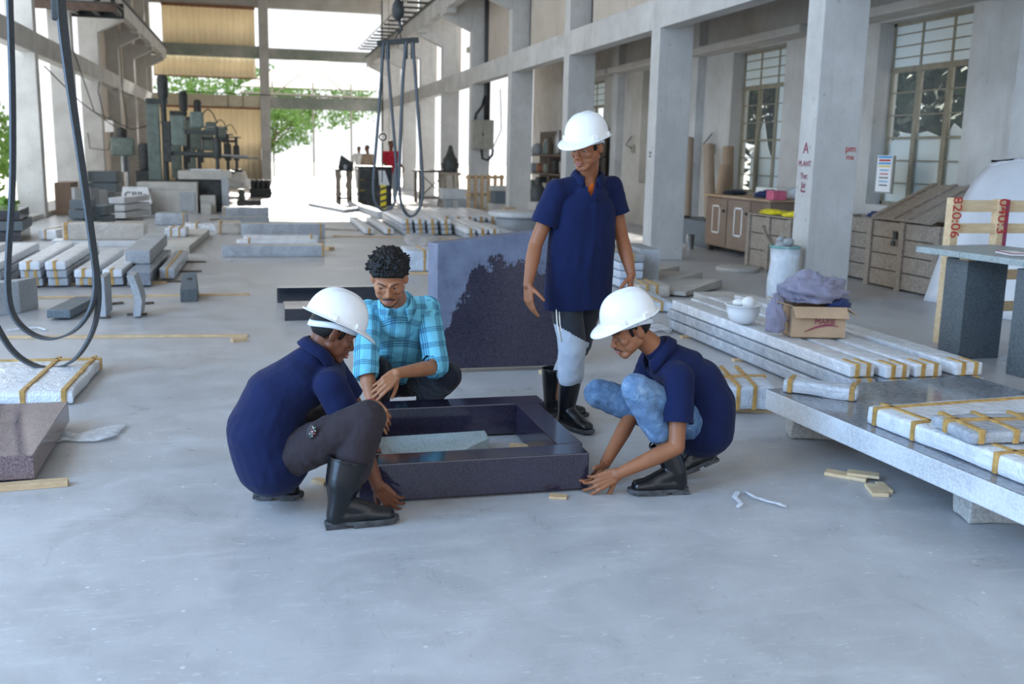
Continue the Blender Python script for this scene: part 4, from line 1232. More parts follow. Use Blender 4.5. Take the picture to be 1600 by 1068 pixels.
for y, lab in ((12.0, 'near'), (13.6, 'far')):
    tag(MB().box((-3.5, y, 0), (-1.05, y + 0.06, 0.021)).build('wood_batten', M['wood']), 'long batten under the %s ends of the left post piles' % lab, 'batten')
# big polished beams stacked at the right end of the rows
lo = place_block('stone_beam', M['polished_grey'], (-1.44, 11.72, 0.02), (-1.19, 11.70, 0.02), (0.02, 2.6, 0), 0.15, 'polished dark grey beam, lower of two stacked beside the left post piles', 'stone beam')
place_block('stone_beam', M['grey_stone'], (-1.55, 12.55, 0.172), (-1.27, 12.53, 0.172), (0.0, 2.4, 0), 0.16, 'light polished beam, upper of two stacked beside the left post piles', 'stone beam')
place_block('wrapped_stone_post', M['wrap_grey'], (-1.15, 12.3, 0.02), (-0.98, 12.3, 0.02), (0.02, 2.2, 0), 0.12, 'film-wrapped post close along the right of the two stacked polished beams', 'stone post', None, 0.01, (('a', 0.5),), 3, 0.004)
for k, y in enumerate((12.1, 13.1, 14.2)):
    tag(MB().box((-1.25, y, 0), (-0.72, y + 0.06, 0.019)).build('wood_batten', M['dark_wood']), 'dark batten sticking out under the stacked polished beams, %s' % ('nearest', 'middle one', 'furthest')[k], 'batten')
# slabs and parcels behind
place_block('stone_beam', M['wrap_brown'], (-2.95, 16.6, 0.10), (-1.75, 16.6, 0.10), (0.03, 0.35, 0), 0.26, 'long film-wrapped tan beam lying across behind the left post piles', 'stone beam', None, 0.02, (('a', 0.05),), 4, 0.008, 0.05)
tag(MB().box((-3.1, 16.55, 0), (-1.7, 17.0, 0.098)).build('stone_slab', M['pale_stone'], bevel=0.006), 'pale slab under the long film-wrapped tan beam', 'stone slab')
place_block('stone_slab', M['dust_stone'], G(254, 394, 0.0), G(296, 396, 0.0), (0.15, 3.2, 0), 0.11, 'thick grey slab on the floor with a small parcel on top, left of the hall', 'stone slab')
place_block('wrapped_package', M['wrap_white'], (-1.48, 17.0, 0.112), (-1.16, 17.0, 0.112), (0.02, 0.6, 0), 0.14, 'small wrapped parcel standing on the thick grey slab', 'package', None, 0.02, (('a', 0.3), ('a', 0.7)), 4, 0.01)
place_block('wrapped_package', M['wrap_white'], (-1.35, 19.6, 0.0), (-0.75, 19.6, 0.0), (0.02, 0.5, 0), 0.13, 'loosely wrapped bundle on the floor behind the thick grey slab', 'package', None, 0.03, (('a', 0.35),), 6, 0.03)
place_block('stone_block', M['wrap_grey'], G(243, 352), G(292, 352), (0, 0.5, 0), 0.24, 'grey wrapped block before the concrete bench at the left', 'stone block', None, 0.02, (('a', 0.9),), 3, 0.006)
place_block('wrapped_package', M['wrap_white'], G(60, 373, 0.02), G(88, 374, 0.02), (0.2, 0.9, 0), 0.15, 'white wrapped parcel behind the left post piles', 'package', None, 0.02, (('a', 0.4),), 4, 0.01)
place_block('stone_offcut', M['grey_stone'], G(92, 366), G(108, 365), (0.3, 1.6, 0), 0.12, 'grey slab lying right behind the white wrapped parcel', 'stone offcut')
place_block('stone_slab', M['pale_stone'], (-4.1, 13.6, 0.0), (-3.0, 14.4, 0.0), (-0.4, 2.4, 0), 0.05, 'pale sunlit slab lying behind the left post piles', 'stone slab')
for k, (z, off, mt) in enumerate(((0.0, 0.0, 'black_granite'), (0.17, 0.04, 'slate_stone'), (0.34, 0.0, 'black_granite'))):
    place_block('stone_slab', M[mt], (-4.35 + off, 17.4, z), (-3.72 + off, 17.5, z), (-0.1, 1.2, 0), 0.155, 'dark slab stacked at the left picture edge, %s of three' % ('bottom', 'middle', 'top')[k], 'stone slab', 'dark slabs stacked at the left edge')
for k in range(3):
    place_block('stone_slab', M['slate_stone'], (-3.48 + 0.03 * k, 20.2, 0.185 * k), (-3.20 + 0.02 * k, 20.2, 0.185 * k), (0.1, 0.7, 0), 0.165, 'short grey slab behind the sling strand, %s in the nearer pile' % ('bottom', 'middle', 'top')[k], 'stone slab', 'short slabs piled behind the strand')
for k in range(2):
    place_block('stone_slab', M['slate_stone'], (-3.16 + 0.02 * k, 21.0, 0.2 * k), (-2.93, 21.0, 0.2 * k), (0.1, 0.7, 0), 0.18, 'short grey slab, %s in the pile just right of the sling strand' % ('lower', 'upper')[k], 'stone slab', 'short slabs right of the strand')
for k in range(3):
    z = 0.05 + 0.155 * k
    place_block('stone_slab', M['pale_stone'], (-3.02, 22.3, z), (-2.72, 22.4, z), (0.35, 1.5, 0), 0.12, 'pale slab before the inscribed stone, %s of a pile of three' % ('bottom', 'middle', 'top')[k], 'stone slab', 'pale slabs piled before the inscribed stone')
tag(MB().box((-3.0, 22.5, 0), (-2.4, 22.6, 0.05)).build('wood_batten', M['dark_wood']), 'dark batten under the pile of three pale slabs', 'batten')
# inscribed stone on a block, concrete bench
r_ = thing('inscribed_stone', 'pale stone with scrawled black letters leaning on a block before the green machine', 'stone', (-2.75, 24.6, 0.25))
MB().hexa([(-3.05, 24.4, 0.25), (-2.37, 24.4, 0.25), (-2.37, 24.8, 0.25), (-3.05, 24.8, 0.25)], [(-3.02, 24.62, 0.62), (-2.47, 24.62, 0.62), (-2.47, 24.8, 0.62), (-3.02, 24.8, 0.62)]).build('stone_body', M['pale_stone'], r_, bevel=0.01)
text('scrawl', 'CBRa', 0.22, (-2.72, 24.50, 0.44), (1, 0, 0), (0, 0.5, 0.85), M['black_paint'], r_)
tag(MB().box((-3.0, 24.4, 0.0), (-2.4, 24.9, 0.248)).build('stone_block', M['grey_stone'], bevel=0.01), 'grey block carrying the inscribed stone', 'stone block')
r_ = thing('concrete_bench', 'low concrete bench with a recessed panel in front of the radial polishing machine', 'bench', (-1.9, 25.2, 0))
MB().box((-2.45, 25.0, 0), (-1.40, 25.6, 0.55)).build('bench_body', M['dust_stone'], r_, bevel=0.015)
MB().box((-2.75, 25.0, 0.55), (-1.40, 25.7, 0.72)).build('bench_top', M['dust_stone'], r_, bevel=0.015)
MB().box((-1.80, 24.97, 0.06), (-1.46, 25.0, 0.50)).build('recess_panel', M['grey_stone'], r_, bevel=0.005)
for k, (x, w, h_) in enumerate(((-1.35, 0.35, 0.42), (-1.30, 0.22, 0.25))):
    y = 25.1 + 0.0
    tag(MB().box((x + 0.0, y - 0.02 - 0.5 * k, 0.0), (x + w, y + 0.4 - 0.5 * k, h_)).build('stone_block', M['dust_stone'], bevel=0.015), 'rough block at the right end of the concrete bench, %s one' % ('taller', 'lower nearer')[k], 'stone block')

# -- radial polishing machine
def polisher(x, y, s=1.0, label='', detail=True):
    r = thing('polishing_machine', label, 'machine', (x, y, 0))
    B = lambda lo, hi: [(x + lo[0] * s, y + lo[1] * s, lo[2] * s), (x + hi[0] * s, y + hi[1] * s, hi[2] * s)]
    MB().box(*B((-0.30, -0.2, 0), (0.30, 0.4, 0.75))).build('pedestal', M['machine_dark'], r, bevel=0.02)
    MB().box(*B((-0.42, 0.0, 0.75), (-0.12, 0.3, 2.75))).build('control_tower', M['machine_green'], r, bevel=0.02)
    MB().tube([(x, y, 0.5 * s), (x, y, 2.95 * s)], 0.07 * s, 12).build('mast', M['machine_dark'], r, smooth='auto')
    m = MB(); m.lathe([(0.11 * s, 2.75 * s), (0.13 * s, 2.85 * s), (0.13 * s, 3.25 * s), (0.09 * s, 3.32 * s)], (x, y, 0), 14); m.box(*B((-0.40, -0.05, 2.62), (0.1, 0.05, 2.74)))
    m.build('top_motor', M['machine_dark'], r, smooth='auto')
    m = MB()
    m.beam((x, y, 1.95 * s), (x + 1.25 * s, y - 0.1, 1.95 * s), 0.10 * s, 0.09 * s); m.beam((x, y, 1.42 * s), (x + 1.3 * s, y - 0.1, 1.42 * s), 0.10 * s, 0.10 * s)
    m.beam((x + 0.85 * s, y - 0.07, 1.42 * s), (x + 0.85 * s, y - 0.07, 1.95 * s), 0.05 * s, 0.14 * s); m.beam((x + 0.05 * s, y, 1.2 * s), (x + 0.05 * s, y, 2.2 * s), 0.2 * s, 0.3 * s)
    m.build('swing_arm', M['machine_dark'], r, bevel=0.01)
    MB().box(*B((0.15, -0.15, 1.6), (0.5, 0.2, 2.35))).build('gear_housing', M['machine_green'], r, bevel=0.05)
    MB().box(*B((0.62, -0.2, 2.05), (0.95, 0.1, 2.45))).build('head_motor', M['machine_green'], r, bevel=0.06)
    m = MB(); m.tube([(x + 1.25 * s, y - 0.1, 0.95 * s), (x + 1.25 * s, y - 0.1, 2.1 * s)], 0.05 * s, 10); m.lathe([(0.09 * s, 1.3 * s), (0.11 * s, 1.36 * s), (0.11 * s, 1.75 * s), (0.08 * s, 1.82 * s)], (x + 1.25 * s, y - 0.1, 0), 12); m.lathe([(0.2 * s, 0.90 * s), (0.2 * s, 0.98 * s), (0.06 * s, 1.02 * s)], (x + 1.25 * s, y - 0.1, 0), 16)
    m.build('spindle', M['machine_dark'], r, smooth='auto')
    MB().tube([(x + 1.25 * s, y - 0.12, 1.4 * s), (x + 2.0 * s, y - 0.25, 1.38 * s)], 0.025 * s, 8).build('hand_lever', M['steel'], r)
    MB().tube([(x + 0.9 * s, y - 0.1, 2.08 * s), (x + 1.42 * s, y - 0.1, 2.08 * s)], 0.025 * s, 8).build('feed_bar', M['steel'], r)
    pts = [(x + 0.85 * s + 0.42 * s * k / 8, y - 0.1, (2.2 + 0.32 * math.sin(math.pi * k / 8)) * s) for k in range(9)]
    MB().tube(pts, 0.016 * s, 6).build('hose', M['cable'], r, smooth=True)
    return r
polisher(-2.18, 26.2, 0.98, 'big green radial polishing machine with swing arm at the left far side')
polisher(-1.95, 29.8, 0.92, 'second radial polishing machine half hidden behind the big green one')
polisher(-1.75, 33.0, 0.9, 'furthest radial polishing machine, its motor seen above the arm of the nearer ones')
# stone table of the machine
r_ = thing('machine_table', 'heavy stone-topped dark table under the arm of the big polishing machine', 'table', (-1.45, 26.2, 0))
MB().box((-1.86, 25.75, 0), (-0.72, 27.2, 0.78)).build('table_base', M['machine_dark'], r_, bevel=0.02)
MB().box((-1.87, 25.65, 0.78), (-0.66, 27.3, 0.98)).build('table_top', M['dust_stone'], r_, bevel=0.015)
tag(MB().box((-1.6, 25.9, 0.982), (-0.9, 26.6, 1.02)).build('stone_slab', M['pale_stone'], bevel=0.004), 'pale slab being polished on the machine table', 'stone slab')
place_block('metal_post', M['grey_stone'], (-0.86, 25.5, 0), (-0.70, 25.5, 0), (0, 0.12, 0), 0.83, 'grey upright post at the right front corner of the machine table', 'post')
# drill machine at the left of it
r_ = thing('drilling_machine', 'grimy bench drilling machine left of the big polishing machine', 'machine', (-3.25, 27.2, 0))
MB().box((-3.5, 27.0, 0.0), (-3.0, 27.5, 0.35)).build('base', M['machine_dark'], r_, bevel=0.02)
MB().tube([(-3.2, 27.25, 0.3), (-3.2, 27.25, 1.5)], 0.05, 10).build('column', M['steel'], r_)
MB().box((-3.55, 27.0, 1.30), (-3.0, 27.4, 1.75)).build('head', M['machine_green'], r_, bevel=0.05)
MB().lathe([(0.12, 1.75), (0.12, 1.95), (0.05, 2.0)], (-3.3, 27.2, 0), 12).build('motor', M['machine_dark'], r_, smooth='auto')
MB().tube([(-3.28, 27.15, 0.9), (-3.28, 27.15, 1.3)], 0.06, 10).build('spindle', M['steel'], r_)
r_ = thing('pump_cabinet', 'dark ribbed upright motor on a box beside the big polishing machine', 'machine', (-2.72, 26.9, 0))
MB().box((-2.95, 26.7, 0), (-2.5, 27.2, 0.95)).build('box_body', M['machine_dark'], r_, bevel=0.02)
m = MB(); m.lathe([(0.15, 0.95), (0.17, 1.0), (0.17, 1.55), (0.13, 1.62)], (-2.72, 26.95, 0), 16)
for k in range(5): m.lathe([(0.19, 1.02 + 0.1 * k), (0.19, 1.05 + 0.1 * k)], (-2.72, 26.95, 0), 16)
m.build('motor', M['machine_dark'], r_, smooth='auto')
# clutter along the left columns
for k in range(6):
    y = 23.9 + k * 0.42
    place_block('stone_slab', M['grey_stone' if k % 2 else 'pale_stone'], (-4.0 + 0.12 * k, y, 0.0), (-3.93 + 0.12 * k, y, 0), (0.25, 0.55, 0), 0.62 - 0.05 * k, 'thin offcut leaning in a row by the left columns, %s of six' % ('nearest', 'second nearest', 'third nearest', 'fourth nearest', 'fifth nearest', 'furthest')[k], 'stone offcut', 'offcuts leaning by the left columns')
tag(MB().box((-4.35, 23.7, 0.101), (-3.75 - 0.72, 24.6, 0.75)).build('tan_box', M['brown_board'], bevel=0.01), 'brown box by the foot of the near left column', 'box') if False else tag(MB().box((-4.36, 24.0, 0.0), (-4.02, 25.0, 0.72)).build('brown_box', M['brown_board'], bevel=0.01), 'brown box by the foot of the nearest left column', 'box')
for k in range(3):
    place_block('stone_slab', M['slate_stone'], (-4.30, 28.2, 0.3 * k), (-3.6, 28.2, 0.3 * k), (0.05, 0.8, 0), 0.28, 'dark block behind the brown box at the left columns, %s of a pile of three' % ('bottom', 'middle', 'top')[k], 'stone block', 'dark blocks piled by the left columns')
r_ = thing('fuse_box', 'small white fuse box with wires on the left column behind the drilling machine', 'fuse box', (-4.38, 32.0, 1.7))
p = AY(171, 197, 32.03)
r_.location = (p.x, 32.0, p.z - 0.15)
MB().box((p.x - 0.12, 31.93, p.z - 0.17), (p.x + 0.12, 32.035, p.z + 0.17)).build('box', M['white_paint'], r_, bevel=0.01)
MB().tube([(p.x - 0.1, 31.95, p.z + 0.16), (p.x - 0.25, 31.95, p.z + 1.0), (p.x - 0.20, 31.95, 3.36)], 0.014, 6).build('wire', M['cable'], r_, smooth=True)
MB().tube([(p.x + 0.1, 31.95, p.z - 0.1), (p.x - 0.05, 31.9, p.z - 0.7), (p.x - 0.55, 31.9, p.z - 0.65), (p.x - 0.6, 31.95, p.z - 0.2)], 0.014, 6).build('wire', M['cable'], r_, smooth=True)
for k, pts in enumerate([((-4.38, 27.6, 3.9), (-4.1, 28.6, 2.4), (-3.4, 30.5, 2.0), (-2.6, 32, 2.3)), ((-4.4, 24, 3.2), (-4.2, 27, 2.6), (-4.0, 30, 2.2), (-3.9, 32, 2.0)), ((-4.35, 36.6, 4.8), (-4.3, 36.4, 3.2), (-4.2, 36.2, 2.4), (-4.28, 36.6, 1.8))]):
    struct(MB().tube(pts, 0.014, 6).build('cable', M['cable'], smooth=True))

# -- middle of the hall: blocks and beams
place_block('stone_beam', M['wrap_grey'], G(347, 402, 0.0), G(507, 401, 0.0), (0.0, 0.42, 0), 0.165, 'long grey wrapped beam, nearest in the middle of the hall', 'stone beam', None, 0.012, (('a', 0.985),), 4, 0.005)
place_block('wrapped_bundle', M['wrap_white'], G(370, 389, 0.0), G(497, 389, 0.0), (0.0, 0.3, 0), 0.14, 'white bubble-wrapped bundle right behind the nearest long grey beam', 'package', None, 0.03, (('a', 0.15),), 6, 0.02)
place_block('wrapped_bundle', M['wrap_white'], G(380, 380, 0.0), G(498, 380, 0.0), (0.0, 0.35, 0), 0.12, 'white bubble-wrapped bundle in front of the tall wrapped beam', 'package', None, 0.03, (('a', 0.9),), 6, 0.02)
place_block('stone_beam', M['wrap_grey'], G(377, 374, 0.0), G(508, 373, 0.0), (0.0, 0.45, 0), 0.265, 'tall film-wrapped grey beam in the middle of the hall', 'stone beam', None, 0.012, (('a', 0.95),), 4, 0.006)
place_block('wrapped_package', M['wrap_brown'], G(336, 366, 0.0), G(376, 366, 0.0), (0.0, 0.7, 0), 0.21, 'tan wrapped box with crumpled film on top left of the tall wrapped beam', 'package', None, 0.02, (('a', 0.2),), 5, 0.02)
place_block('stone_block', M['grey_stone'], G(308, 359, 0.0), G(333, 359, 0.0), (0.0, 0.4, 0), 0.13, 'small grey block left of the tan wrapped box', 'stone block')
place_block('stone_beam', M['grey_stone'], G(343, 350, 0.0), G(421, 349, 0.0), (0.0, 0.4, 0), 0.14, 'low grey beam behind the tall wrapped beam', 'stone beam')
place_block('stone_beam', M['wrap_grey'], G(347, 338, 0.0), G(421, 337, 0.0), (0.0, 0.4, 0), 0.21, 'furthest grey wrapped beam of the middle row', 'stone beam', None, 0.012, (('a', 0.04),), 3, 0.005)
place_block('stone_block', M['black_granite'], G(370, 324, 0.0), G(409, 323, 0.0), (0.0, 0.9, 0), 0.18, 'black block with a small can on it, beside the machine table', 'stone block', bevel=0.03)
p = G(379, 319, 0)
tag(MB().lathe([(0.09, 0.182), (0.09, 0.45), (0.1, 0.46)], (p.x, p.y - 0.9, 0), 14).build('can', M['machine_green'], smooth='auto'), 'small green can on the black block beside the machine table', 'can')
r_ = thing('bottle_crate', 'dark crate of small cans on the bright floor beyond the machine table', 'crate', G(408, 308))
p = G(408, 308); p.z = 0
MB().box((p.x - 0.35, p.y, 0), (p.x + 0.35, p.y + 0.5, 0.28)).build('tray', M['machine_dark'], r_, bevel=0.01)
for k in range(4): MB().lathe([(0.08, 0.28), (0.08, 0.52), (0.03, 0.56)], (p.x - 0.24 + 0.16 * k, p.y + 0.2, 0), 10).build('can', M['machine_dark'], r_, smooth='auto')
cloth_heap('white_sheet_heap', (-0.75, 34.6, 0.42), (0.65, 0.7, 0.50), 'styro', 'heap of crumpled white sheets beyond the machine table', 2.7, 40)
batten((309, 389 + 17), (318, 389 + 17), 0.08, 0.04, 'small wood block on the floor right of the nearest long grey beam') if False else batten((510, 391), (519, 390), 0.10, 0.05, 'small wood block on the floor right of the nearest long grey beam')
batten((346, 343), (326, 344), 0.08, 0.03, 'thin strip of wood lying left of the middle row of beams', 'old_wood')
# black blocks behind the left man
place_block('stone_block', M['black_granite'], G(433, 473, 0.0), G(600, 470, 0.0), (0.0, 0.06, 0), 0.155, 'long black block standing on edge behind the left crouching man', 'stone beam', bevel=0.003)
place_block('stone_block', M['black_granite'], G(445, 501, 0.0), G(545, 499, 0.0), (0.0, 0.48, 0), 0.11, 'black polished block with mirror-like top right behind the left man\'s helmet', 'stone block', bevel=0.003)
# rows of wrapped posts right of the middle
def posts(xs, yn, L, w, h, layers, skew, where, group, mats=('wrap_grey', 'wrap_white'), z0=0.02):
    for i, x in enumerate(xs):
        n = layers if not hasattr(layers, '__len__') else layers[i]
        for l in range(n):
            nm = {1: ('',), 2: ('lower ', 'upper '), 3: ('bottom ', 'middle ', 'top ')}[n][l]
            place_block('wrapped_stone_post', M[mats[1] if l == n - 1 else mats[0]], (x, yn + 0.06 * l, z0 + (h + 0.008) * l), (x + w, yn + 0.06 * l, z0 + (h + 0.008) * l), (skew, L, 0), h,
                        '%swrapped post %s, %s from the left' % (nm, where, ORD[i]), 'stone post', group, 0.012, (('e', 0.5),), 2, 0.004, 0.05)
posts([2.62, 2.86, 3.10, 3.36], 18.68, 3.4, 0.19, 0.085, 3, 0.02, 'in the three-high stack beyond the big headstone', 'posts stacked three high beyond the headstone')
posts([1.92, 2.29], 18.8, 3.6, 0.17, 0.09, 1, 0.02, 'lying single left of the three-high stack', 'single posts left of the stack')
posts([3.62, 3.84, 4.06, 4.28, 4.50], 17.6, 3.0, 0.17, 0.085, (2, 2, 2, 1, 1), 0.02, 'in the low row right of the three-high stack', 'posts in the low row beyond the headstone')
posts([3.55, 3.80, 4.05, 4.30, 4.55, 4.80, 5.05], 21.0, 3.6, 0.19, 0.085, 2, 0.0, 'in the rearmost row near the columns', 'posts in the row towards the columns')
place_block('stone_slab', M['pale_stone'], G(590, 341), G(603, 341), (-0.3, 4.5, 0), 0.16, 'pale slab lying left of the yellow post, beyond the single posts', 'stone slab')
place_block('stone_slab', M['pale_stone'], G(538, 333), G(560, 330), (-0.75, 3.2, 0), 0.10, 'tapering pale slab before the braced bench', 'stone slab')
batten((500, 358), (560, 361), 0.06, 0.025, 'thin wooden strip on the floor left of the single posts', 'old_wood')
batten((528, 364), (700, 372), 0.06, 0.025, 'long dark strip under the near ends of the wrapped posts', 'dark_wood', z0=0.0) if False else batten((520, 369), (735, 374), 0.06, 0.018, 'long thin strip on the floor before the near ends of the wrapped posts', 'wood')
# wrapped stones left of and beyond the headstone
place_block('wrapped_stone', M['wrap_blue'], G(636, 424), G(690, 424), (0.0, 0.7, 0), 0.27, 'wrapped stone with loose shiny film left of the big headstone', 'stone block', None, 0.02, (('a', 0.5),), 5, 0.02)
batten((640, 428), (676, 429), 0.06, 0.03, 'pine batten before the wrapped stone left of the headstone')
# round table slab at the columns
r_ = thing('round_slab', 'round pale stone disc on a ribbed drum base beyond the headstone\'s right end', 'stone disc', (5.05, 19.3, 0))
m = MB(); m.lathe([(0.42, 0.0), (0.50, 0.25), (0.46, 0.33)], (5.05, 19.3, 0), 28); m.build('drum', M['grey_stone'], r_, smooth='auto')
m = MB(); m.lathe([(0.62, 0.33), (0.64, 0.36), (0.64, 0.42), (0.60, 0.43)], (5.05, 19.3, 0), 32); m.build('disc', M['pale_stone'], r_, smooth='auto')

# -- right of the standing man: wrapped bundles and tilted slabs
for k in range(4):
    place_block('wrapped_stone_post', M['wrap_blue' if k < 3 else 'grey_stone'], (4.12, 11.05, 0.02 + 0.10 * k), (4.42, 11.05, 0.02 + 0.10 * k), (0.05, 1.3, 0), 0.092, 'taped bundle right of the standing man\'s left hand, %s of four' % ('bottom', 'second', 'third', 'top')[k], 'stone post', 'bundles stacked right of the standing man', 0.02, (('a', 0.55),), 3, 0.006, 0.035)
place_block('stone_slab', M['grey_stone'], (4.50, 11.4, 0.0), (4.72, 11.3, 0.0), (0.10, 0.9, 0), 0.44, 'grey slab standing on edge beside the stack of four taped bundles', 'stone slab')
place_block('wrapped_stone_post', M['wrap_brown'], (4.08, 10.35, 0.0), (4.45, 10.3, 0.0), (0.05, 0.5, 0), 0.14, 'short brown wrapped bundle in front of the stack of four taped bundles', 'stone post', None, 0.03, (('a', 0.3), ('a', 0.6)), 4, 0.01)
for k, (a, b_, c_) in enumerate((((4.62, 10.25), (5.40, 10.95), 0.10), ((4.70, 11.10), (5.50, 11.72), 0.09), ((4.75, 11.95), (5.55, 12.55), 0.08))):
    A_, B_ = Vector((a[0], a[1], 0.02)), Vector((b_[0], b_[1], 0.02))
    e = (B_ - A_).normalized(); d = Vector((-e.y, e.x, 0)) * 0.62
    tag(MB().hexa([A_, B_, B_ + d, A_ + d], [A_ + Vector((0, 0, c_ * 0.5)), B_ + Vector((0, 0, c_)), B_ + d + Vector((0, 0, 0.05)), A_ + d + Vector((0, 0, 0.03))]).build('stone_slab', M['dust_stone'], bevel=0.004), 'flat dusty slab lying before the second column, %s of three' % ('nearest', 'middle', 'furthest')[k], 'stone slab', 'flat slabs before the second column')
place_block('wrapped_package', M['wrap_blue'], G(1000, 486, 0.01), G(1056, 487, 0.01), (0.1, 0.9, 0), 0.09, 'flat wrapped parcel with one tape band left of the long post stack', 'package', None, 0.03, (('a', 0.6),), 5, 0.008)
struct(MB().box((5.0, 8.0, 0.0), (5.7, 13.8, 0.03)).build('floor_kerb', M['floor'])) if False else None
tag(MB().box((4.55, 9.0, 0), (5.0, 9.9, 0.12)).build('stone_slab', M['dust_stone'], bevel=0.01), 'low dusty slab behind the far end of the long post stack', 'stone slab')

# -- the benches with machines in the depth
def xbench(name, label, x0, x1, y0, y1, h):
    r = thing(name, label, 'bench', ((x0 + x1) / 2, (y0 + y1) / 2, 0))
    MB().box((x0 - 0.05, y0 - 0.05, h - 0.06), (x1 + 0.05, y1 + 0.05, h)).build('bench_top', M['machine_dark'], r, bevel=0.01)
    for x in (x0, x1 - 0.09):
        for y in (y0, y1 - 0.09): MB().box((x, y, 0), (x + 0.09, y + 0.09, h - 0.06)).build('leg', M['old_wood'], r)
    MB().beam((x0 + 0.05, y0 + 0.02, 0.2), (x1 - 0.05, y0 + 0.02, h - 0.1), 0.03, 0.08, up=(0, 1, 0)).build('brace', M['old_wood'], r)
    MB().beam((x0 + 0.05, y0 + 0.05, h - 0.1), (x1 - 0.05, y0 + 0.05, 0.2), 0.03, 0.08, up=(0, 1, 0)).build('brace', M['old_wood'], r)
    MB().box((x0, y0, 0.14), (x1, y0 + 0.06, 0.22)).build('rail', M['old_wood'], r)
    return r
xbench('work_bench', 'dark cross-braced bench in the middle depth, left of the black tool cabinet', 2.25, 2.66, 29.5, 30.6, 1.02)
xbench('work_bench', 'pale cross-braced bench beside the columns, behind the hanging slings', 4.75, 5.6, 30.4, 31.4, 1.0)
r_ = thing('trestle_table', 'narrow trestle table carrying a black motor beside the far column', 'table', (5.6, 28.8, 0))
MB().box((5.2, 28.6, 0.9), (6.3 - 0.6, 29.4, 0.98)).build('table_top', M['old_wood'], r_)
for x, dx in ((5.25, -0.1), (5.6, 0.06)):
    for y in (28.65, 29.3): MB().beam((x + dx, y, 0), (x, y, 0.9), 0.06, 0.06).build('leg', M['old_wood'], r_)
r_ = thing('black_motor', 'black motor standing on the trestle table by the far column', 'motor', (5.45, 29.0, 0.98))
m = MB(); m.lathe([(0.20, 0.98), (0.22, 1.05), (0.22, 1.35), (0.14, 1.45), (0.08, 1.62), (0.05, 1.75)], (5.45, 29.0, 0), 16); m.box((5.2, 28.85, 1.1), (5.68, 29.15, 1.25)); m.build('motor_body', M['machine_dark'], r_, smooth='auto')
r_ = thing('tool_cabinet', 'black tool cabinet with grey drawers before the distant red shirt worker', 'cabinet', (3.2, 29.2, 0))
MB().box((2.78, 29.0, 0), (3.75, 29.6, 1.08)).build('cabinet_body', M['black_granite'], r_, bevel=0.02)
for z in (0.15, 0.45, 0.75): MB().box((2.82, 28.98, z), (3.30, 29.0, z + 0.26)).build('drawer', M['machine_dark'], r_, bevel=0.008)
MB().box((2.75, 28.97, 1.08), (3.78, 29.63, 1.12)).build('cabinet_top', M['machine_dark'], r_)
r_ = thing('edge_machine', 'dark sloping machine on the cross-braced bench, silhouetted against the bright doorway', 'machine', (2.6, 29.9, 1.02))
MB().hexa([(2.26, 29.7, 1.02), (2.70, 29.7, 1.02), (2.70, 30.3, 1.02), (2.32, 30.3, 1.02)], [(2.36, 29.7, 1.42), (2.72, 29.7, 1.18), (2.72, 30.3, 1.18), (2.40, 30.3, 1.42)]).build('housing', M['machine_dark'], r_, bevel=0.03)
MB().lathe([(0.07, 1.02), (0.07, 1.14)], (2.48, 29.62, 0), 12).build('knob', M['steel'], r_)
r_ = thing('striped_post', 'yellow and black striped post with a pale top standing before the tool cabinet', 'post', (3.08, 25.6, 0))
p = G(599, 330)
px_, py_ = p.x, p.y
r_.location = (px_, py_, 0)
MB().box((px_ - 0.07, py_ - 0.04, 0), (px_ + 0.07, py_ + 0.04, 0.68)).build('post_body', M['yellow_sheet'], r_)
for k in range(4): MB().hexa([(px_ - 0.075, py_ - 0.045, 0.06 + k * 0.16), (px_ + 0.075, py_ - 0.045, 0.11 + k * 0.16), (px_ + 0.075, py_ + 0.045, 0.11 + k * 0.16), (px_ - 0.075, py_ + 0.045, 0.06 + k * 0.16)], [(px_ - 0.075, py_ - 0.045, 0.12 + k * 0.16), (px_ + 0.075, py_ - 0.045, 0.17 + k * 0.16), (px_ + 0.075, py_ + 0.045, 0.17 + k * 0.16), (px_ - 0.075, py_ + 0.045, 0.12 + k * 0.16)]).build('black_stripe', M['machine_dark'], r_)
MB().hexa([(px_ - 0.10, py_ - 0.05, 0.68), (px_ + 0.16, py_ - 0.05, 0.68), (px_ + 0.16, py_ + 0.05, 0.68), (px_ - 0.10, py_ + 0.05, 0.68)], [(px_ - 0.12, py_ - 0.05, 1.05), (px_ + 0.04, py_ - 0.05, 1.05), (px_ + 0.04, py_ + 0.05, 1.05), (px_ - 0.12, py_ + 0.05, 1.05)]).build('post_head', M['pale_stone'], r_)
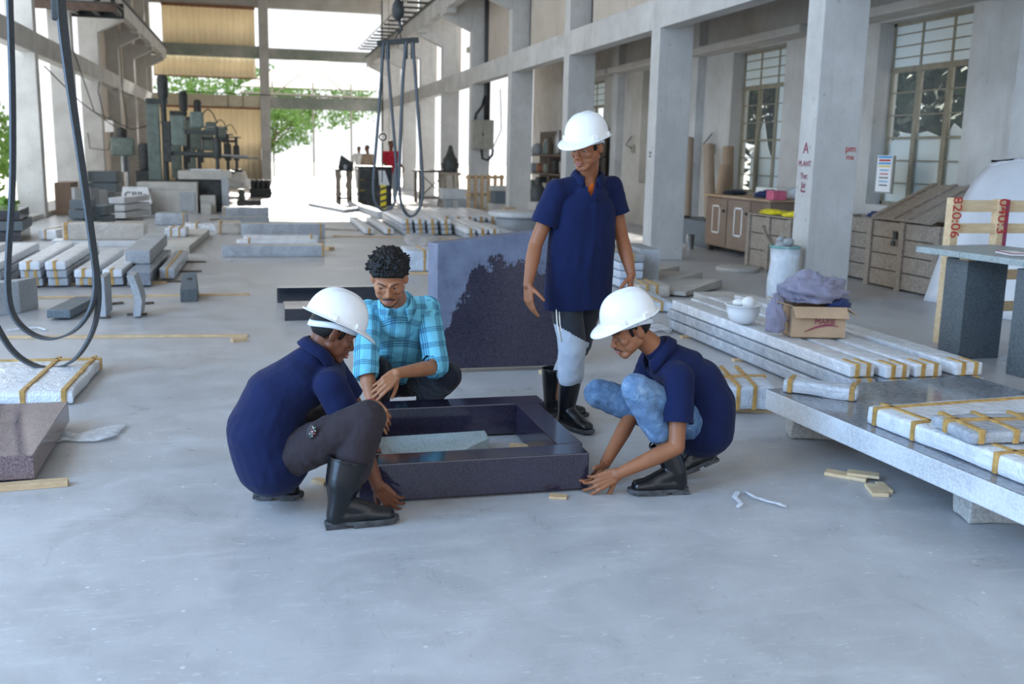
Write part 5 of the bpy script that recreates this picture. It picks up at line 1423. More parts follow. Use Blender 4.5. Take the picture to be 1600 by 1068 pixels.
# slatted wooden pallet and stones between the far columns
r_ = thing('slatted_pallet', 'orange-brown slatted pallet standing upright between the far columns', 'pallet', (5.7, 25.4, 0))
P0 = G(742, 336); 
for k in range(6):
    x = 5.05 + k * 0.19
    MB().box((x, 24.60 + k * 0.09, 0), (x + 0.09, 24.63 + k * 0.09, 1.02)).build('slat', M['wood'], r_, bevel=0.003)
for z in (0.52, 0.95): MB().beam((5.03, 24.66, z), (6.13, 25.18, z), 0.05, 0.07).build('rail', M['wood'], r_)
for k, (x, y, w, d, z, h, mt) in enumerate(((5.1, 21.9 + 4.2, 0.5, 0.6, 0, 0.30, 'grey_stone'), (5.5, 23.45 + 0.2, 0.6, 0.6, 0.0, 0.35, 'dust_stone'), (5.55, 23.7, 0.5, 0.5, 0.352, 0.3, 'slate_stone'), (5.5, 23.75, 0.55, 0.4, 0.654, 0.12, 'dust_stone'), (5.0, 27.2, 0.6, 0.6, 0, 0.28, 'grey_stone'), (4.9, 27.3, 0.7, 0.5, 0.282, 0.28, 'pale_stone'))):
    tag(MB().box((x, y, z), (x + w, y + d, z + h)).build('stone_block', M[mt], bevel=0.01), ('low grey block left of the slatted pallet', 'dusty block at the fourth column\'s foot, bottom of a stack of three', 'dark block, middle of the stack at the fourth column\'s foot', 'thin dusty block, top of the stack at the fourth column\'s foot', 'grey block by the fifth column, lower of two', 'pale block by the fifth column, upper of two')[k], 'stone block')
# machines and stores behind the fourth and third columns
r_ = thing('pump_unit', 'dusty grey pump with hoses behind the fourth column, left of the standing man\'s sleeve', 'pump', (5.95, 21.0, 0))
MB().box((5.75, 20.8, 0), (6.35, 21.4, 0.55)).build('housing', M['dust_stone'], r_, bevel=0.05)
MB().box((6.05, 20.85, 0.55), (6.40, 21.3, 0.80)).build('cover', M['dust_stone'], r_, bevel=0.06)
MB().lathe([(0.16, 0.55), (0.17, 0.80), (0.08, 0.92)], (5.88, 21.0, 0), 14).build('motor', M['machine_dark'], r_, smooth='auto')
MB().tube([(5.9, 20.78, 0.2), (6.0, 20.7, 0.6), (6.2, 20.75, 0.75), (6.35, 20.8, 0.35)], 0.02, 6).build('hose', M['cable'], r_, smooth=True)
tag(MB().box((5.45, 22.2, 0), (5.70, 22.5, 0.34)).build('carton_box', M['cardboard'], bevel=0.005), 'small tan carton on the floor in front of the fourth column', 'carton')
r_ = thing('store_shelf', 'dark shelf crowded with old machine parts against the wall between the third and fourth columns', 'shelf', (7.9, 26.3, 0))
for z in (0.45, 1.0, 1.5): MB().box((7.6, 23.4, z), (8.25, 29.2, z + 0.05)).build('shelf_board', M['dark_wood'], r_)
for y in (23.4, 26.2, 29.1): MB().box((7.6, y, 0), (7.68, y + 0.08, 2.0)).build('upright', M['dark_wood'], r_)
MB().box((8.2, 23.4, 0.0), (8.25, 29.2, 2.2)).build('back_board', M['dark_wood'], r_)  # dark sheet added behind the clutter for the shade of the opening
kinds = ['machine_dark', 'machine_green', 'rust', 'grey_stone', 'steel']
for k in range(14):
    y = 23.55 + (k % 7) * 0.78; z = (0.5, 1.05)[k // 7] if k < 14 else 1.55
    h_ = 0.22 + 0.2 * rng.random()
    o = MB().box((7.68, y, z), (8.1, y + 0.25 + 0.15 * rng.random(), z + h_)).build('machine_part', M[kinds[k % 5]], bevel=0.04)
    tag(o, 'old machine part on the %s of the dark store shelf' % ('lower board', 'middle board')[k // 7], 'machine part', 'machine parts on the %s' % ('lower shelf board', 'middle shelf board')[k // 7])
for k in range(5):
    y = 23.7 + k * 1.15; h_ = 0.3 + 0.35 * rng.random()
    o = MB().lathe([(0.14, 1.55), (0.16, 1.6), (0.15, 1.55 + h_ * 0.7), (0.07, 1.55 + h_)], (7.9, y + 0.15, 0), 12).build('machine_part', M[kinds[(k * 2) % 5]], smooth='auto')
    tag(o, 'tall rounded machine part on the top board of the dark store shelf', 'machine part', 'machine parts on the top shelf board')

# -- switch box and conduit on the fifth column
r_ = thing('switch_cabinet', 'beige two-door electric cabinet on the fifth column', 'electric cabinet', (6.0, 27.4, 1.6))
MB().box((5.74, 27.38, 1.65), (6.36, 27.56, 2.45)).build('box', M['box_grey'], r_, bevel=0.02)
for a, b_ in ((5.76, 6.04), (6.06, 6.34)): MB().box((a, 27.365, 1.68), (b_, 27.38, 2.42)).build('door', M['box_grey'], r_, bevel=0.006)
MB().box((6.03, 27.35, 2.03), (6.07, 27.37, 2.08)).build('lock', M['machine_dark'], r_)
m = MB(); m.tube([(6.17, 27.50, 2.45), (6.17, 27.50, 3.35), (6.15, 27.50, 5.9), (6.10, 27.5, 7.9)], 0.075, 10); m.build('conduit_bundle', M['cable'], r_, smooth=True)
MB().tube([(6.12, 27.47, 3.1), (6.02, 27.44, 2.8), (5.86, 27.44, 2.6), (5.84, 27.46, 2.44)], 0.035, 8).build('cable_bend', M['cable'], r_, smooth=True)
MB().tube([(6.03, 27.45, 1.66), (6.05, 27.40, 1.40), (6.2, 27.38, 1.36), (6.33, 27.42, 1.5), (6.36, 27.46, 1.66)], 0.035, 8).build('cable_loop', M['cable'], r_, smooth=True)
MB().tube([(6.36, 27.46, 1.7), (6.60, 27.5, 2.2), (6.55, 27.5, 3.3)], 0.014, 6).build('cable_thin', M['cable'], r_, smooth=True)

# -- slings
def strap(path, w, label=None, parent=None, nm='strap', th=0.007):
    """flat band following a path; its width lies along the hall (Y)"""
    m = MB(); path = [Vector(p) for p in path]
    # smooth the polyline
    for _ in range(3):
        q = [path[0]]
        for a, b_ in zip(path[:-1], path[1:]): q += [a.lerp(b_, 0.25), a.lerp(b_, 0.75)]
        path = q + [path[-1]]
    vs, fs = [], []
    for i, p in enumerate(path):
        t = (path[min(i + 1, len(path) - 1)] - path[max(i - 1, 0)]).normalized()
        wv = (Vector((0.35, 0.94, 0)) - t * t.dot(Vector((0.35, 0.94, 0)))).normalized()
        n = t.cross(wv)
        for a, b_ in ((-1, -1), (1, -1), (1, 1), (-1, 1)): vs.append(p + wv * (w / 2 * a) + n * (th * b_))
    for i in range(len(path) - 1):
        for k in range(4): fs.append((i * 4 + k, i * 4 + (k + 1) % 4, i * 4 + 4 + (k + 1) % 4, i * 4 + 4 + k))
    fs += [(3, 2, 1, 0), tuple((len(path) - 1) * 4 + k for k in range(4))]
    return m.add(vs, fs).build(nm, M['sling'], parent, smooth='auto')
Ys = 7.0
def sp(pts, Y): return [AY(x, y, Y) for x, y in pts]
top = AY(50, -60, Ys)
r_ = thing('hanging_sling', 'dark rubber lifting sling of two loops hanging from above at the left edge', 'sling', (AY(80, 577, Ys).x, Ys, 0.06))
strap(sp([(14, -70), (15, 0), (20, 150), (20, 300), (11, 420), (14, 480), (30, 508), (58, 527), (90, 530), (122, 515), (145, 480), (151, 440), (143, 380), (128, 270), (105, 120), (92, 20), (86, -70)], Ys), 0.055, parent=r_, nm='inner_loop')
strap(sp([(-75, -70), (-72, 150), (-60, 350), (-30, 460), (0, 520), (22, 553), (55, 573), (90, 576), (122, 560), (148, 515), (156, 465), (150, 410), (135, 300), (112, 140), (99, 20), (92, -70)], Ys + 0.05), 0.055, parent=r_, nm='outer_loop')
zc = AY(86, -70, Ys).z
MB().beam((AY(-80, 0, Ys).x, Ys, zc), (AY(95, 0, Ys).x, Ys, zc), 0.07, 0.07).build('spreader_bar', M['machine_dark'], r_)
a_, b_ = AY(88, 32, Ys), AY(84, -60, Ys)
MB().beam(a_, b_, 0.05, 0.055).build('clamp', M['machine_dark'], r_, bevel=0.01)
MB().tube([(AY(10, 0, Ys).x, Ys, zc), (AY(10, 0, Ys).x, Ys, ROOF)], 0.015, 6).build('hoist_rope', M['machine_dark'], r_)
# second hoist with two sling loops
Yh = 13.5
r_ = thing('crane_hoist', 'crane hook with spreader beam and two dark sling loops hanging mid hall', 'hoist', (AY(620, 330, Yh).x, Yh, AY(600, 335, Yh).z))
p0, p1 = AY(595, 68, Yh), AY(648, 62, Yh)
MB().beam(p0 + Vector((-0.05, 0, 0)), p1 + Vector((0.05, 0, 0)), 0.06, 0.07).build('spreader_beam', M['machine_dark'], r_, bevel=0.005)
for x in (598, 606, 634, 645):
    a_, b_ = AY(x, 64, Yh), AY(x, 92, Yh)
    MB().beam(b_, a_, 0.05, 0.05).build('bracket', M['machine_dark'], r_)
h1 = AY(621, 3, Yh); h2 = AY(623, 32, Yh); h3 = AY(624, 48, Yh)
m = MB(); m.lathe([(0.03, 0.0), (0.075, 0.05), (0.085, 0.13), (0.07, 0.2), (0.03, 0.27)], (h2.x - 0.01, Yh, h2.z), 12); m.build('hook_block', M['machine_dark'], r_, smooth='auto')
m = MB(); m.tube([h2 + Vector((0.0, 0, 0.02)), h2 + Vector((0.02, 0, -0.06)), h3 + Vector((0.03, 0, 0.02)), h3 + Vector((0.0, 0, -0.02)), h3 + Vector((-0.035, 0, 0.0))], 0.02, 8); m.build('hook', M['machine_dark'], r_, smooth=True)
m = MB(); m.tube([h3, p0.lerp(p1, 0.38)], 0.008, 6); m.tube([h3, p0.lerp(p1, 0.62)], 0.008, 6); m.build('link_chain', M['machine_dark'], r_)
m = MB(); m.tube([(h2.x, Yh, h2.z + 0.2), (h2.x, Yh, ROOF)], 0.012, 6); m.tube([(h2.x + 0.05, Yh, h2.z + 0.2), (h2.x + 0.05, Yh, ROOF)], 0.012, 6); m.build('hoist_rope', M['machine_dark'], r_)
strap(sp([(599, 66), (596, 120), (590, 200), (584, 270), (583, 305), (590, 325), (602, 330), (615, 322), (620, 300), (619, 250), (613, 180), (607, 110), (605, 66)], Yh), 0.065, parent=r_, nm='left_loop', th=0.012)
strap(sp([(635, 66), (630, 110), (628, 160), (625, 230), (623, 290), (627, 322), (638, 339), (650, 336), (660, 315), (661, 285), (655, 200), (650, 130), (645, 66)], Yh), 0.075, parent=r_, nm='right_loop', th=0.014)
m = MB(); m.tube([AY(597, 0, Yh) + Vector((0, 0, 3)), AY(597, 0, Yh), AY(598, 205, Yh)], 0.007, 6); q = AY(598, 214, Yh)
m.tube([(q.x + 0.045 * math.cos(a), Yh, q.z + 0.045 * math.sin(a)) for a in np.linspace(0, 2 * math.pi, 14)], 0.010, 6); m.tube([AY(598, 222, Yh), AY(597, 285, Yh)], 0.007, 6)
m.build('guide_rope', M['cable'], r_, smooth=True)
# end carriage of the crane at the left rail
r_ = thing('crane_carriage', 'dark steel end carriage of the overhead crane at the upper left corner', 'crane', (-2.9, 22.5, 5.0))
Yc_ = 27.0
a_, b_ = AY(48, 10, Yc_), AY(182, 14, Yc_)
z_ = a_.z
MB().box((a_.x, Yc_, z_ - 0.02), (b_.x, Yc_ + 0.12, z_ + 0.16)).build('front_beam', mk('dark_rusty_beam', (0.11, 0.075, 0.06), 0.8, 0.3, 9), r_)
MB().box((a_.x + 0.1, Yc_ + 1.4, z_ - 0.02), (b_.x, Yc_ + 1.5, z_ + 0.35)).build('back_beam', M['machine_dark'], r_)
for k in range(4):
    x = a_.x + 0.25 + (b_.x - a_.x - 0.4) * k / 3
    MB().box((x, Yc_ + 0.1, z_ + 0.02), (x + 0.12, Yc_ + 1.45, z_ + 0.12)).build('cross_member', M['machine_dark'], r_)
MB().box((a_.x, Yc_, z_ + 0.16), (b_.x, Yc_ + 1.5, z_ + 0.2)).build('deck_plate', M['machine_dark'], r_)
r_.location = r_.location
for x in (a_.x + 0.3, b_.x - 0.2):
    MB().box((x, Yc_ + 0.6, z_ + 0.2), (x + 0.1, Yc_ + 0.7, ROOF)).build('hanger', M['machine_dark'], r_)
# ================================================================== people
def skin_mat(name, c):
    m, nt, bs = _nodes(name)
    v = coords(nt)
    g = noise_tex(nt, v, 9, 4, 0.6)
    nt.links.new(ramp(nt, g, [(0.3, [x * 0.86 for x in c]), (0.7, [min(1, x * 1.1) for x in c])]), bs.inputs['Base Color'])
    bs.inputs['Roughness'].default_value = 0.48
    bs.inputs['Specular IOR Level'].default_value = 0.4
    bump(nt, bs, noise_tex(nt, v, 160, 3), 0.08, 0.002)
    return m
M['skin_a'] = skin_mat('brown_skin_standing', (0.285, 0.112, 0.052))
M['skin_b'] = skin_mat('brown_skin_right', (0.28, 0.112, 0.052))
M['skin_c'] = skin_mat('dark_brown_skin_left', (0.15, 0.055, 0.027))
M['skin_d'] = skin_mat('light_brown_skin_middle', (0.39, 0.170, 0.085))
M['lips'] = mk('lips', (0.34, 0.125, 0.105), 0.4, 0.1, 40)
M['eye_white'] = mk('eye_white', (0.42, 0.38, 0.35), 0.2, 0.03, 20)
M['iris'] = mk('dark_iris', (0.02, 0.012, 0.008), 0.15, 0.1, 40)

def m_denim():
    m, nt, bs = _nodes('acid_wash_denim')
    v = coords(nt)
    f = noise_tex(nt, v, 11, 6, 0.7, 0.6)
    g = noise_tex(nt, v, 3.2, 3, 0.5)
    c = ramp(nt, f, [(0.32, (0.028, 0.07, 0.16)), (0.55, (0.10, 0.19, 0.33)), (0.75, (0.30, 0.42, 0.56))])
    c = mixc(nt, ramp(nt, g, [(0.4, 0.0), (0.65, 0.3)]), c, (0.30, 0.43, 0.58))
    nt.links.new(c, bs.inputs['Base Color'])
    bs.inputs['Roughness'].default_value = 0.9
    p = bump(nt, bs, noise_tex(nt, v, 350, 2), 0.15, 0.002)
    bump(nt, bs, noise_tex(nt, v, 16, 3, 0.5, 1.0), 0.35, 0.02, p)
    return m
M['denim'] = m_denim()
def m_plaid(name):
    """cyan shirt cloth woven with dark blue double lines; x / z are the object's own axes"""
    m, nt, bs = _nodes(name)
    v = coords(nt)
    sp = nt.nodes.new('ShaderNodeSeparateXYZ'); nt.links.new(v, sp.inputs[0])
    def mth(op, a, b=0.0):
        n = nt.nodes.new('ShaderNodeMath'); n.operation = op
        for i, q in enumerate((a, b)):
            if isinstance(q, bpy.types.NodeSocket): nt.links.new(q, n.inputs[i])
            else: n.inputs[i].default_value = q
        return n.outputs[0]
    def lines(ax, per, offs, w):
        out = None
        for o in offs:
            d = mth('ABSOLUTE', mth('SUBTRACT', mth('FRACT', mth('ADD', mth('DIVIDE', ax, per), o)), 0.5))
            l = mth('LESS_THAN', d, w)
            out = l if out is None else mth('MAXIMUM', out, l)
        return out
    xs = lines(sp.outputs['X'], 0.085, (0.0, 0.11, 0.22), 0.021)
    zs = lines(sp.outputs['Z'], 0.085, (0.0, 0.11, 0.22), 0.021)
    xb = lines(sp.outputs['X'], 0.085, (0.11,), 0.20)
    zb = lines(sp.outputs['Z'], 0.085, (0.11,), 0.20)
    base = (0.17, 0.54, 0.70)
    c = mixc(nt, mth('MULTIPLY', xb, 0.22), base, (0.05, 0.20, 0.36))
    c = mixc(nt, mth('MULTIPLY', zb, 0.22), c, (0.05, 0.20, 0.36))
    c = mixc(nt, mth('MULTIPLY', xs, 0.72), c, (0.015, 0.035, 0.10))
    c = mixc(nt, mth('MULTIPLY', zs, 0.72), c, (0.015, 0.035, 0.10))
    nt.links.new(c, bs.inputs['Base Color'])
    bs.inputs['Roughness'].default_value = 0.85
    bs.inputs['Specular IOR Level'].default_value = 0.25
    bump(nt, bs, noise_tex(nt, v, 14, 3, 0.5, 1.0), 0.3, 0.03)
    return m
M['plaid'] = m_plaid('cyan_check_cotton')

def tcap(m, p0, p1, r0, r1, side=None, flat=1.0, flat1=None, n=20):
    """closed tapered capsule; flat squeezes it across 'side'"""
    p0, p1 = Vector(p0), Vector(p1)
    flat1 = flat if flat1 is None else flat1
    d = p1 - p0
    if d.length < 1e-6: d = Vector((0, 0, 1e-4))
    ax = d.normalized()
    s = Vector(side) if side is not None else ax.orthogonal()
    s = (s - ax * s.dot(ax)).normalized(); t = ax.cross(s)
    rings = []
    for k in range(6):
        a = math.pi / 2 * (1 - k / 5.0)
        rings.append((p0 - ax * r0 * min(1, flat) * math.sin(a), r0 * max(math.cos(a), 0.02), flat))
    for k in range(1, 6):
        f = k / 6
        rings.append((p0.lerp(p1, f), r0 + (r1 - r0) * f, flat + (flat1 - flat) * f))
    for k in range(6):
        a = math.pi / 2 * k / 5.0
        rings.append((p1 + ax * r1 * min(1, flat1) * math.sin(a), r1 * max(math.cos(a), 0.02), flat1))
    vs, fs = [], []
    for c, r, fl in rings:
        for k in range(n):
            a = 2 * math.pi * k / n
            vs.append(c + s * (r * math.cos(a)) + t * (r * fl * math.sin(a)))
    R_ = len(rings)
    for i in range(R_ - 1):
        for k in range(n):
            fs.append((i * n + k, i * n + (k + 1) % n, (i + 1) * n + (k + 1) % n, (i + 1) * n + k))
    fs += [tuple(range(n - 1, -1, -1)), tuple((R_ - 1) * n + k for k in range(n))]
    m.add(vs, fs)
def chain(m, pts, rs, **k):
    for a, b_, r0, r1 in zip(pts[:-1], pts[1:], rs[:-1], rs[1:]): tcap(m, a, b_, r0, r1, **k)

def blob(name, m, voxel, mats, parent, smooth=4, cuts=(), dents=(), disp=None, clampz=None, matfn=None, frame=None):
    """fuse overlapping closed shapes into one continuous skin"""
    me = bpy.data.meshes.new('tmp')
    me.from_pydata([tuple(v) for v in m.v], [], m.f)
    bm = bmesh.new(); bm.from_mesh(me); bmesh.ops.recalc_face_normals(bm, faces=bm.faces); bm.to_mesh(me); bm.free()
    o = bpy.data.objects.new('tmp', me); COL.objects.link(o)
    md = o.modifiers.new('r', 'REMESH'); md.mode = 'VOXEL'; md.voxel_size = voxel
    if smooth:
        sm = o.modifiers.new('s', 'SMOOTH'); sm.factor = 0.5; sm.iterations = smooth
    dg = bpy.context.evaluated_depsgraph_get()
    out = bpy.data.meshes.new_from_object(o.evaluated_get(dg))
    bpy.data.objects.remove(o); bpy.data.meshes.remove(me)
    out.name = name
    n = len(out.vertices)
    co = np.empty(n * 3); out.vertices.foreach_get('co', co); co = co.reshape(-1, 3)
    for c, r, vec in dents:
        d2 = ((co - np.array(c)) ** 2).sum(1)
        co += np.exp(-d2 / (r * r))[:, None] * np.array(vec)
    if disp:
        no = np.empty(n * 3); out.vertices.foreach_get('normal', no); no = no.reshape(-1, 3)
        co += no * disp(co)[:, None]
    if clampz is not None:
        co[:, 2] = np.maximum(co[:, 2], clampz)
    out.vertices.foreach_set('co', co.ravel()); out.update()
    if cuts:
        bm = bmesh.new(); bm.from_mesh(out)
        for c, nrm, rad in cuts:
            c, nrm = Vector(c), Vector(nrm).normalized()
            fs = [f for f in bm.faces if (f.calc_center_median() - c).length < rad * 1.3]
            ge = set(fs)
            for f in fs: ge.update(f.edges); ge.update(f.verts)
            bmesh.ops.bisect_plane(bm, geom=list(ge), plane_co=c, plane_no=nrm, dist=1e-5)
            kill = [v for v in bm.verts if (v.co - c).length < rad * 1.6 and (v.co - c).dot(nrm) > 1e-4 and ((v.co - c) - nrm * (v.co - c).dot(nrm)).length < rad * 0.97]
            bmesh.ops.delete(bm, geom=kill, context='VERTS')
        bm.to_mesh(out); bm.free()
    if not hasattr(mats, '__len__'): mats = [mats]
    for q in mats: out.materials.append(q)
    if matfn:
        for p in out.polygons: p.material_index = matfn(p.center)
    out.polygons.foreach_set('use_smooth', [True] * len(out.polygons))
    obj = bpy.data.objects.new(name, out); COL.objects.link(obj)
    org = parent_org(parent)
    if frame is None:
        out.transform(Matrix.Translation(-org))
    else:                                   # give the part its own axes (for the weave of the cloth)
        mw = frame.copy()
        out.transform(mw.inverted())
        loc = Matrix.Translation(-org) @ mw
        obj.parent = parent; obj.matrix_local = loc
        return obj
    obj.parent = parent
    return obj
def fold_disp(amp, fr=(9, 9, 5), seed=0.0, ridge=True):
    def f(co):
        out = np.empty(len(co))
        for i, p in enumerate(co):
            v = Vector((p[0] * fr[0] + seed, p[1] * fr[1], p[2] * fr[2]))
            a = mnoise.noise(v)
            b_ = mnoise.noise(v * 2.3 + Vector((5.1, 2.2, seed)))
            out[i] = amp * ((1 - abs(a) * 2.2) * 0.7 + 0.45 * b_) if ridge else amp * (a + 0.5 * b_)
        return out
    return f

# ---- hand: five separate fingers
def hand(m, wrist, d, n, thumb, curl=(0.35, 0.4, 0.45, 0.5), scale=1.0, spread=0.10, thumb_curl=0.35, bend=(1.0, 1.1, 0.8)):
    """d: wrist -> knuckles, n: direction the palm faces, thumb: side (+1 / -1 along d x n)"""
    wrist, d, n = Vector(wrist), Vector(d).normalized(), Vector(n)
    n = (n - d * n.dot(d)).normalized()
    s = d.cross(n).normalized() * thumb
    k = scale
    W = lambda a, b_, c: wrist + (d * a + s * b_ + n * c) * k
    for off, L in ((0.030, 0.088), (0.010, 0.092), (-0.010, 0.087), (-0.029, 0.078)):
        tcap(m, W(0.0, off * 0.55, 0), W(L, off, 0), 0.0165 * k, 0.0125 * k, side=s, flat=0.85)
    tcap(m, W(0.02, -0.012, 0.002), W(0.075, -0.012, 0.003), 0.026 * k, 0.030 * k, side=s, flat=0.42)
    segs = [(0.030, 0.088, (0.043, 0.027, 0.021)), (0.010, 0.092, (0.047, 0.030, 0.022)), (-0.010, 0.087, (0.043, 0.028, 0.021)), (-0.029, 0.078, (0.034, 0.021, 0.019))]
    for i, (off, L, ln) in enumerate(segs):
        p = W(L, off, 0)
        sp = (1.5 - i) * spread * 0.5
        a = curl[i] * bend[0]
        dd = (d + s * sp).normalized()
        r = 0.0094 * k if i < 3 else 0.0082 * k
        for j in range(3):
            dr = dd * math.cos(a) + n * math.sin(a)
            q = p + dr * ln[j] * k
            tcap(m, p, q, r, r * 0.93, n=12)
            p = q; r *= 0.93
            a += curl[i] * bend[min(j + 1, 2)]
    p = W(0.018, 0.022, 0.006)
    td = (d * 0.62 + s * 0.66 + n * 0.32).normalized()
    r = 0.0145 * k
    for j, ln in enumerate((0.042, 0.033, 0.027)):
        q = p + td * ln * k
        tcap(m, p, q, r, r * 0.86, n=12)
        p = q; r *= 0.84
        td = (td + (d * 0.55 - s * 0.45 + n * 0.25) * thumb_curl).normalized()

def basis(fwd, up=(0, 0, 1)):
    """head frame: -y is the way the face looks"""
    f = Vector(fwd).normalized()
    x = Vector(up).cross(f * -1) * -1
    x = (f * -1).cross(Vector(up)).normalized()
    z = x.cross(f * -1).normalized()
    return Matrix((x, f * -1, z)).transposed()

def head(m, C, R):
    """adds a head with features to the body shapes; returns dents (eye sockets, mouth line)"""
    C = Vector(C)
    P = lambda x, y, z: C + R @ Vector((x, y, z))
    X = R @ Vector((1, 0, 0)); Y = R @ Vector((0, 1, 0)); Z = R @ Vector((0, 0, 1))
    def E(c, r): m.ball(P(*c), r, 20, 14, R=R)
    E((0, 0.012, 0.036), (0.0735, 0.092, 0.080))
    E((0, -0.030, -0.010), (0.062, 0.058, 0.080))
    E((0, -0.046, -0.062), (0.043, 0.040, 0.042))
    tcap(m, P(0.054, 0.004, -0.052), P(0.020, -0.072, -0.094), 0.020, 0.017)
    tcap(m, P(-0.054, 0.004, -0.052), P(-0.020, -0.072, -0.094), 0.020, 0.017)
    tcap(m, P(-0.013, -0.074, -0.096), P(0.013, -0.074, -0.096), 0.0185, 0.0185)
    for s in (-1, 1):
        m.ball(P(s * 0.042, -0.058, -0.022), 0.024, 12, 8)
        m.ball(P(s * 0.036, -0.038, -0.056), (0.029, 0.036, 0.036), 14, 10, R=R); m.ball(P(s * 0.044, -0.012, -0.040), (0.026, 0.036, 0.040), 14, 10, R=R)
        tcap(m, P(s * 0.012, -0.084, 0.019), P(s * 0.046, -0.066, 0.020), 0.011, 0.010)
        m.ball(P(s * 0.0115, -0.098, -0.036), 0.0095, 10, 8)
        m.ball(P(s * 0.077, 0.014, -0.006), (0.010, 0.020, 0.033), 14, 10, R=R @ Matrix.Rotation(-s * 0.35, 3, 'Z') @ Matrix.Rotation(0.18, 3, 'X'))
        tcap(m, P(s * 0.0815, 0.024, 0.016), P(s * 0.082, 0.012, 0.026), 0.006, 0.006)
        # lids over the eyes
        tcap(m, P(s * 0.018, -0.080, 0.0065), P(s * 0.032, -0.0835, 0.0085), 0.0052, 0.0066, n=10)
        tcap(m, P(s * 0.032, -0.0835, 0.0085), P(s * 0.046, -0.075, 0.0055), 0.0066, 0.005, n=10)
        tcap(m, P(s * 0.018, -0.079, -0.0075), P(s * 0.045, -0.074, -0.0085), 0.0055, 0.0055, n=10)
    tcap(m, P(0, -0.082, 0.012), P(0, -0.1085, -0.031), 0.0085, 0.0125)
    tcap(m, P(0, -0.084, -0.050), P(0, -0.086, -0.070), 0.020, 0.018)
    dents = []
    for s in (-1, 1):
        dents.append((P(s * 0.030, -0.084, -0.001), 0.010, tuple(Y * 0.0075)))
        dents.append((P(s * 0.058, -0.05, -0.058), 0.022, tuple(X * (-s * 0.001))))
        dents.append((P(s * 0.080, 0.004, -0.004), 0.008, tuple(X * (-s * 0.004))))
    dents.append((P(0, -0.104, -0.0655), 0.006, tuple(Y * 0.004)))
    return dents
def face_parts(par, C, R, gaze=(0, -1, 0), brow=True, moustache=0, beard=False, lips=True):
    C = Vector(C); P = lambda x, y, z: C + R @ Vector((x, y, z))
    for s in (-1, 1):
        c = P(s * 0.0315, -0.0695, 0.000)
        e = MB().ball(c, 0.0118, 16, 10).build('eye', M['eye_white'], par, smooth=True)
        g = (R @ Vector(gaze)).normalized()
        MB().ball(c + g * 0.0072, 0.0064, 12, 8).build('iris', M['iris'], e, smooth=True)
        if brow:
            b = MB()
            b.tube([P(s * 0.012, -0.0945, 0.021), P(s * 0.026, -0.0925, 0.0285), P(s * 0.040, -0.0815, 0.0285), P(s * 0.051, -0.068, 0.021)], [0.0034, 0.0048, 0.0042, 0.0018], 8, flat=0.7)
            b.build('eyebrow', M['stubble'], par, smooth=True)
    if lips:
        m = MB()
        m.tube([P(-0.023, -0.092, -0.066), P(-0.010, -0.1035, -0.0615), P(0, -0.1045, -0.0632), P(0.010, -0.1035, -0.0615), P(0.023, -0.092, -0.066)], [0.002, 0.0058, 0.0056, 0.0058, 0.002], 8, flat=0.8)
        m.tube([P(-0.020, -0.092, -0.069), P(-0.009, -0.1025, -0.0735), P(0.009, -0.1025, -0.0735), P(0.020, -0.092, -0.069)], [0.002, 0.0068, 0.0068, 0.002], 8, flat=0.8)
        m.build('lips', M['lips'], par, smooth=True)
    if moustache:
        w = 0.003 + 0.0022 * moustache
        MB().tube([P(-0.032, -0.086, -0.068), P(-0.018, -0.1015, -0.0545), P(0, -0.107, -0.0515), P(0.018, -0.1015, -0.0545), P(0.032, -0.086, -0.068)], [w * 0.5, w, w, w, w * 0.5], 8, flat=0.8).build('moustache', M['stubble'], par, smooth=True)
    if beard:
        m = MB()
        m.tube([P(-0.036, -0.082, -0.088), P(-0.018, -0.091, -0.104), P(0, -0.0945, -0.108), P(0.018, -0.091, -0.104), P(0.036, -0.082, -0.088)], [0.002, 0.0042, 0.006, 0.0042, 0.002], 8)
        for s in (-1, 1):
            m.tube([P(s * 0.034, -0.078, -0.092), P(s * 0.060, -0.024, -0.078), P(s * 0.0695, 0.000, -0.045)], [0.002, 0.003, 0.002], 8)
        m.build('beard', M['stubble'], par, smooth=True)
def short_hair(par, C, R, nape=-0.055):
    """close-cropped hair on the sides and back, below a helmet"""
    C = Vector(C)
    m = MB(); rr = (0.0775, 0.0965, 0.0875); c0 = Vector((0, 0.013, 0.035))
    nu, nv = 40, 28; idx = {}
    vs, fs = [], []
    for j in range(nv + 1):
        th = math.pi * j / nv
        for i in range(nu):
            a = 2 * math.pi * i / nu
            vs.append(c0 + Vector((rr[0] * math.sin(th) * math.cos(a), rr[1] * math.sin(th) * math.sin(a), rr[2] * math.cos(th))))
    def ok(p):
        if p.y > 0.03: return p.z > nape
        if p.y > -0.012: return p.z > 0.024 - (p.y + 0.012) * 0.5
        if p.y > -0.045: return p.z > -0.012 if abs(p.x) > 0.062 and p.y > -0.03 else p.z > 0.055
        return p.z > 0.075
    for j in range(nv):
        for i in range(nu):
            q = (j * nu + i, (j + 1) * nu + i, (j + 1) * nu + (i + 1) % nu, j * nu + (i + 1) % nu)
            if ok(sum((vs[k] for k in q), Vector()) / 4): fs.append(q)
    o = m.add([C + R @ v for v in vs], fs).build('hair', M['hair'], par, smooth=True)
    bm = bmesh.new(); bm.from_mesh(o.data); bmesh.ops.delete(bm, geom=[v for v in bm.verts if not v.link_faces], context='VERTS'); bm.to_mesh(o.data); bm.free()
    md = o.modifiers.new('t', 'SOLIDIFY'); md.thickness = 0.006; md.offset = 1
    return o
def neck_hair(*a): pass

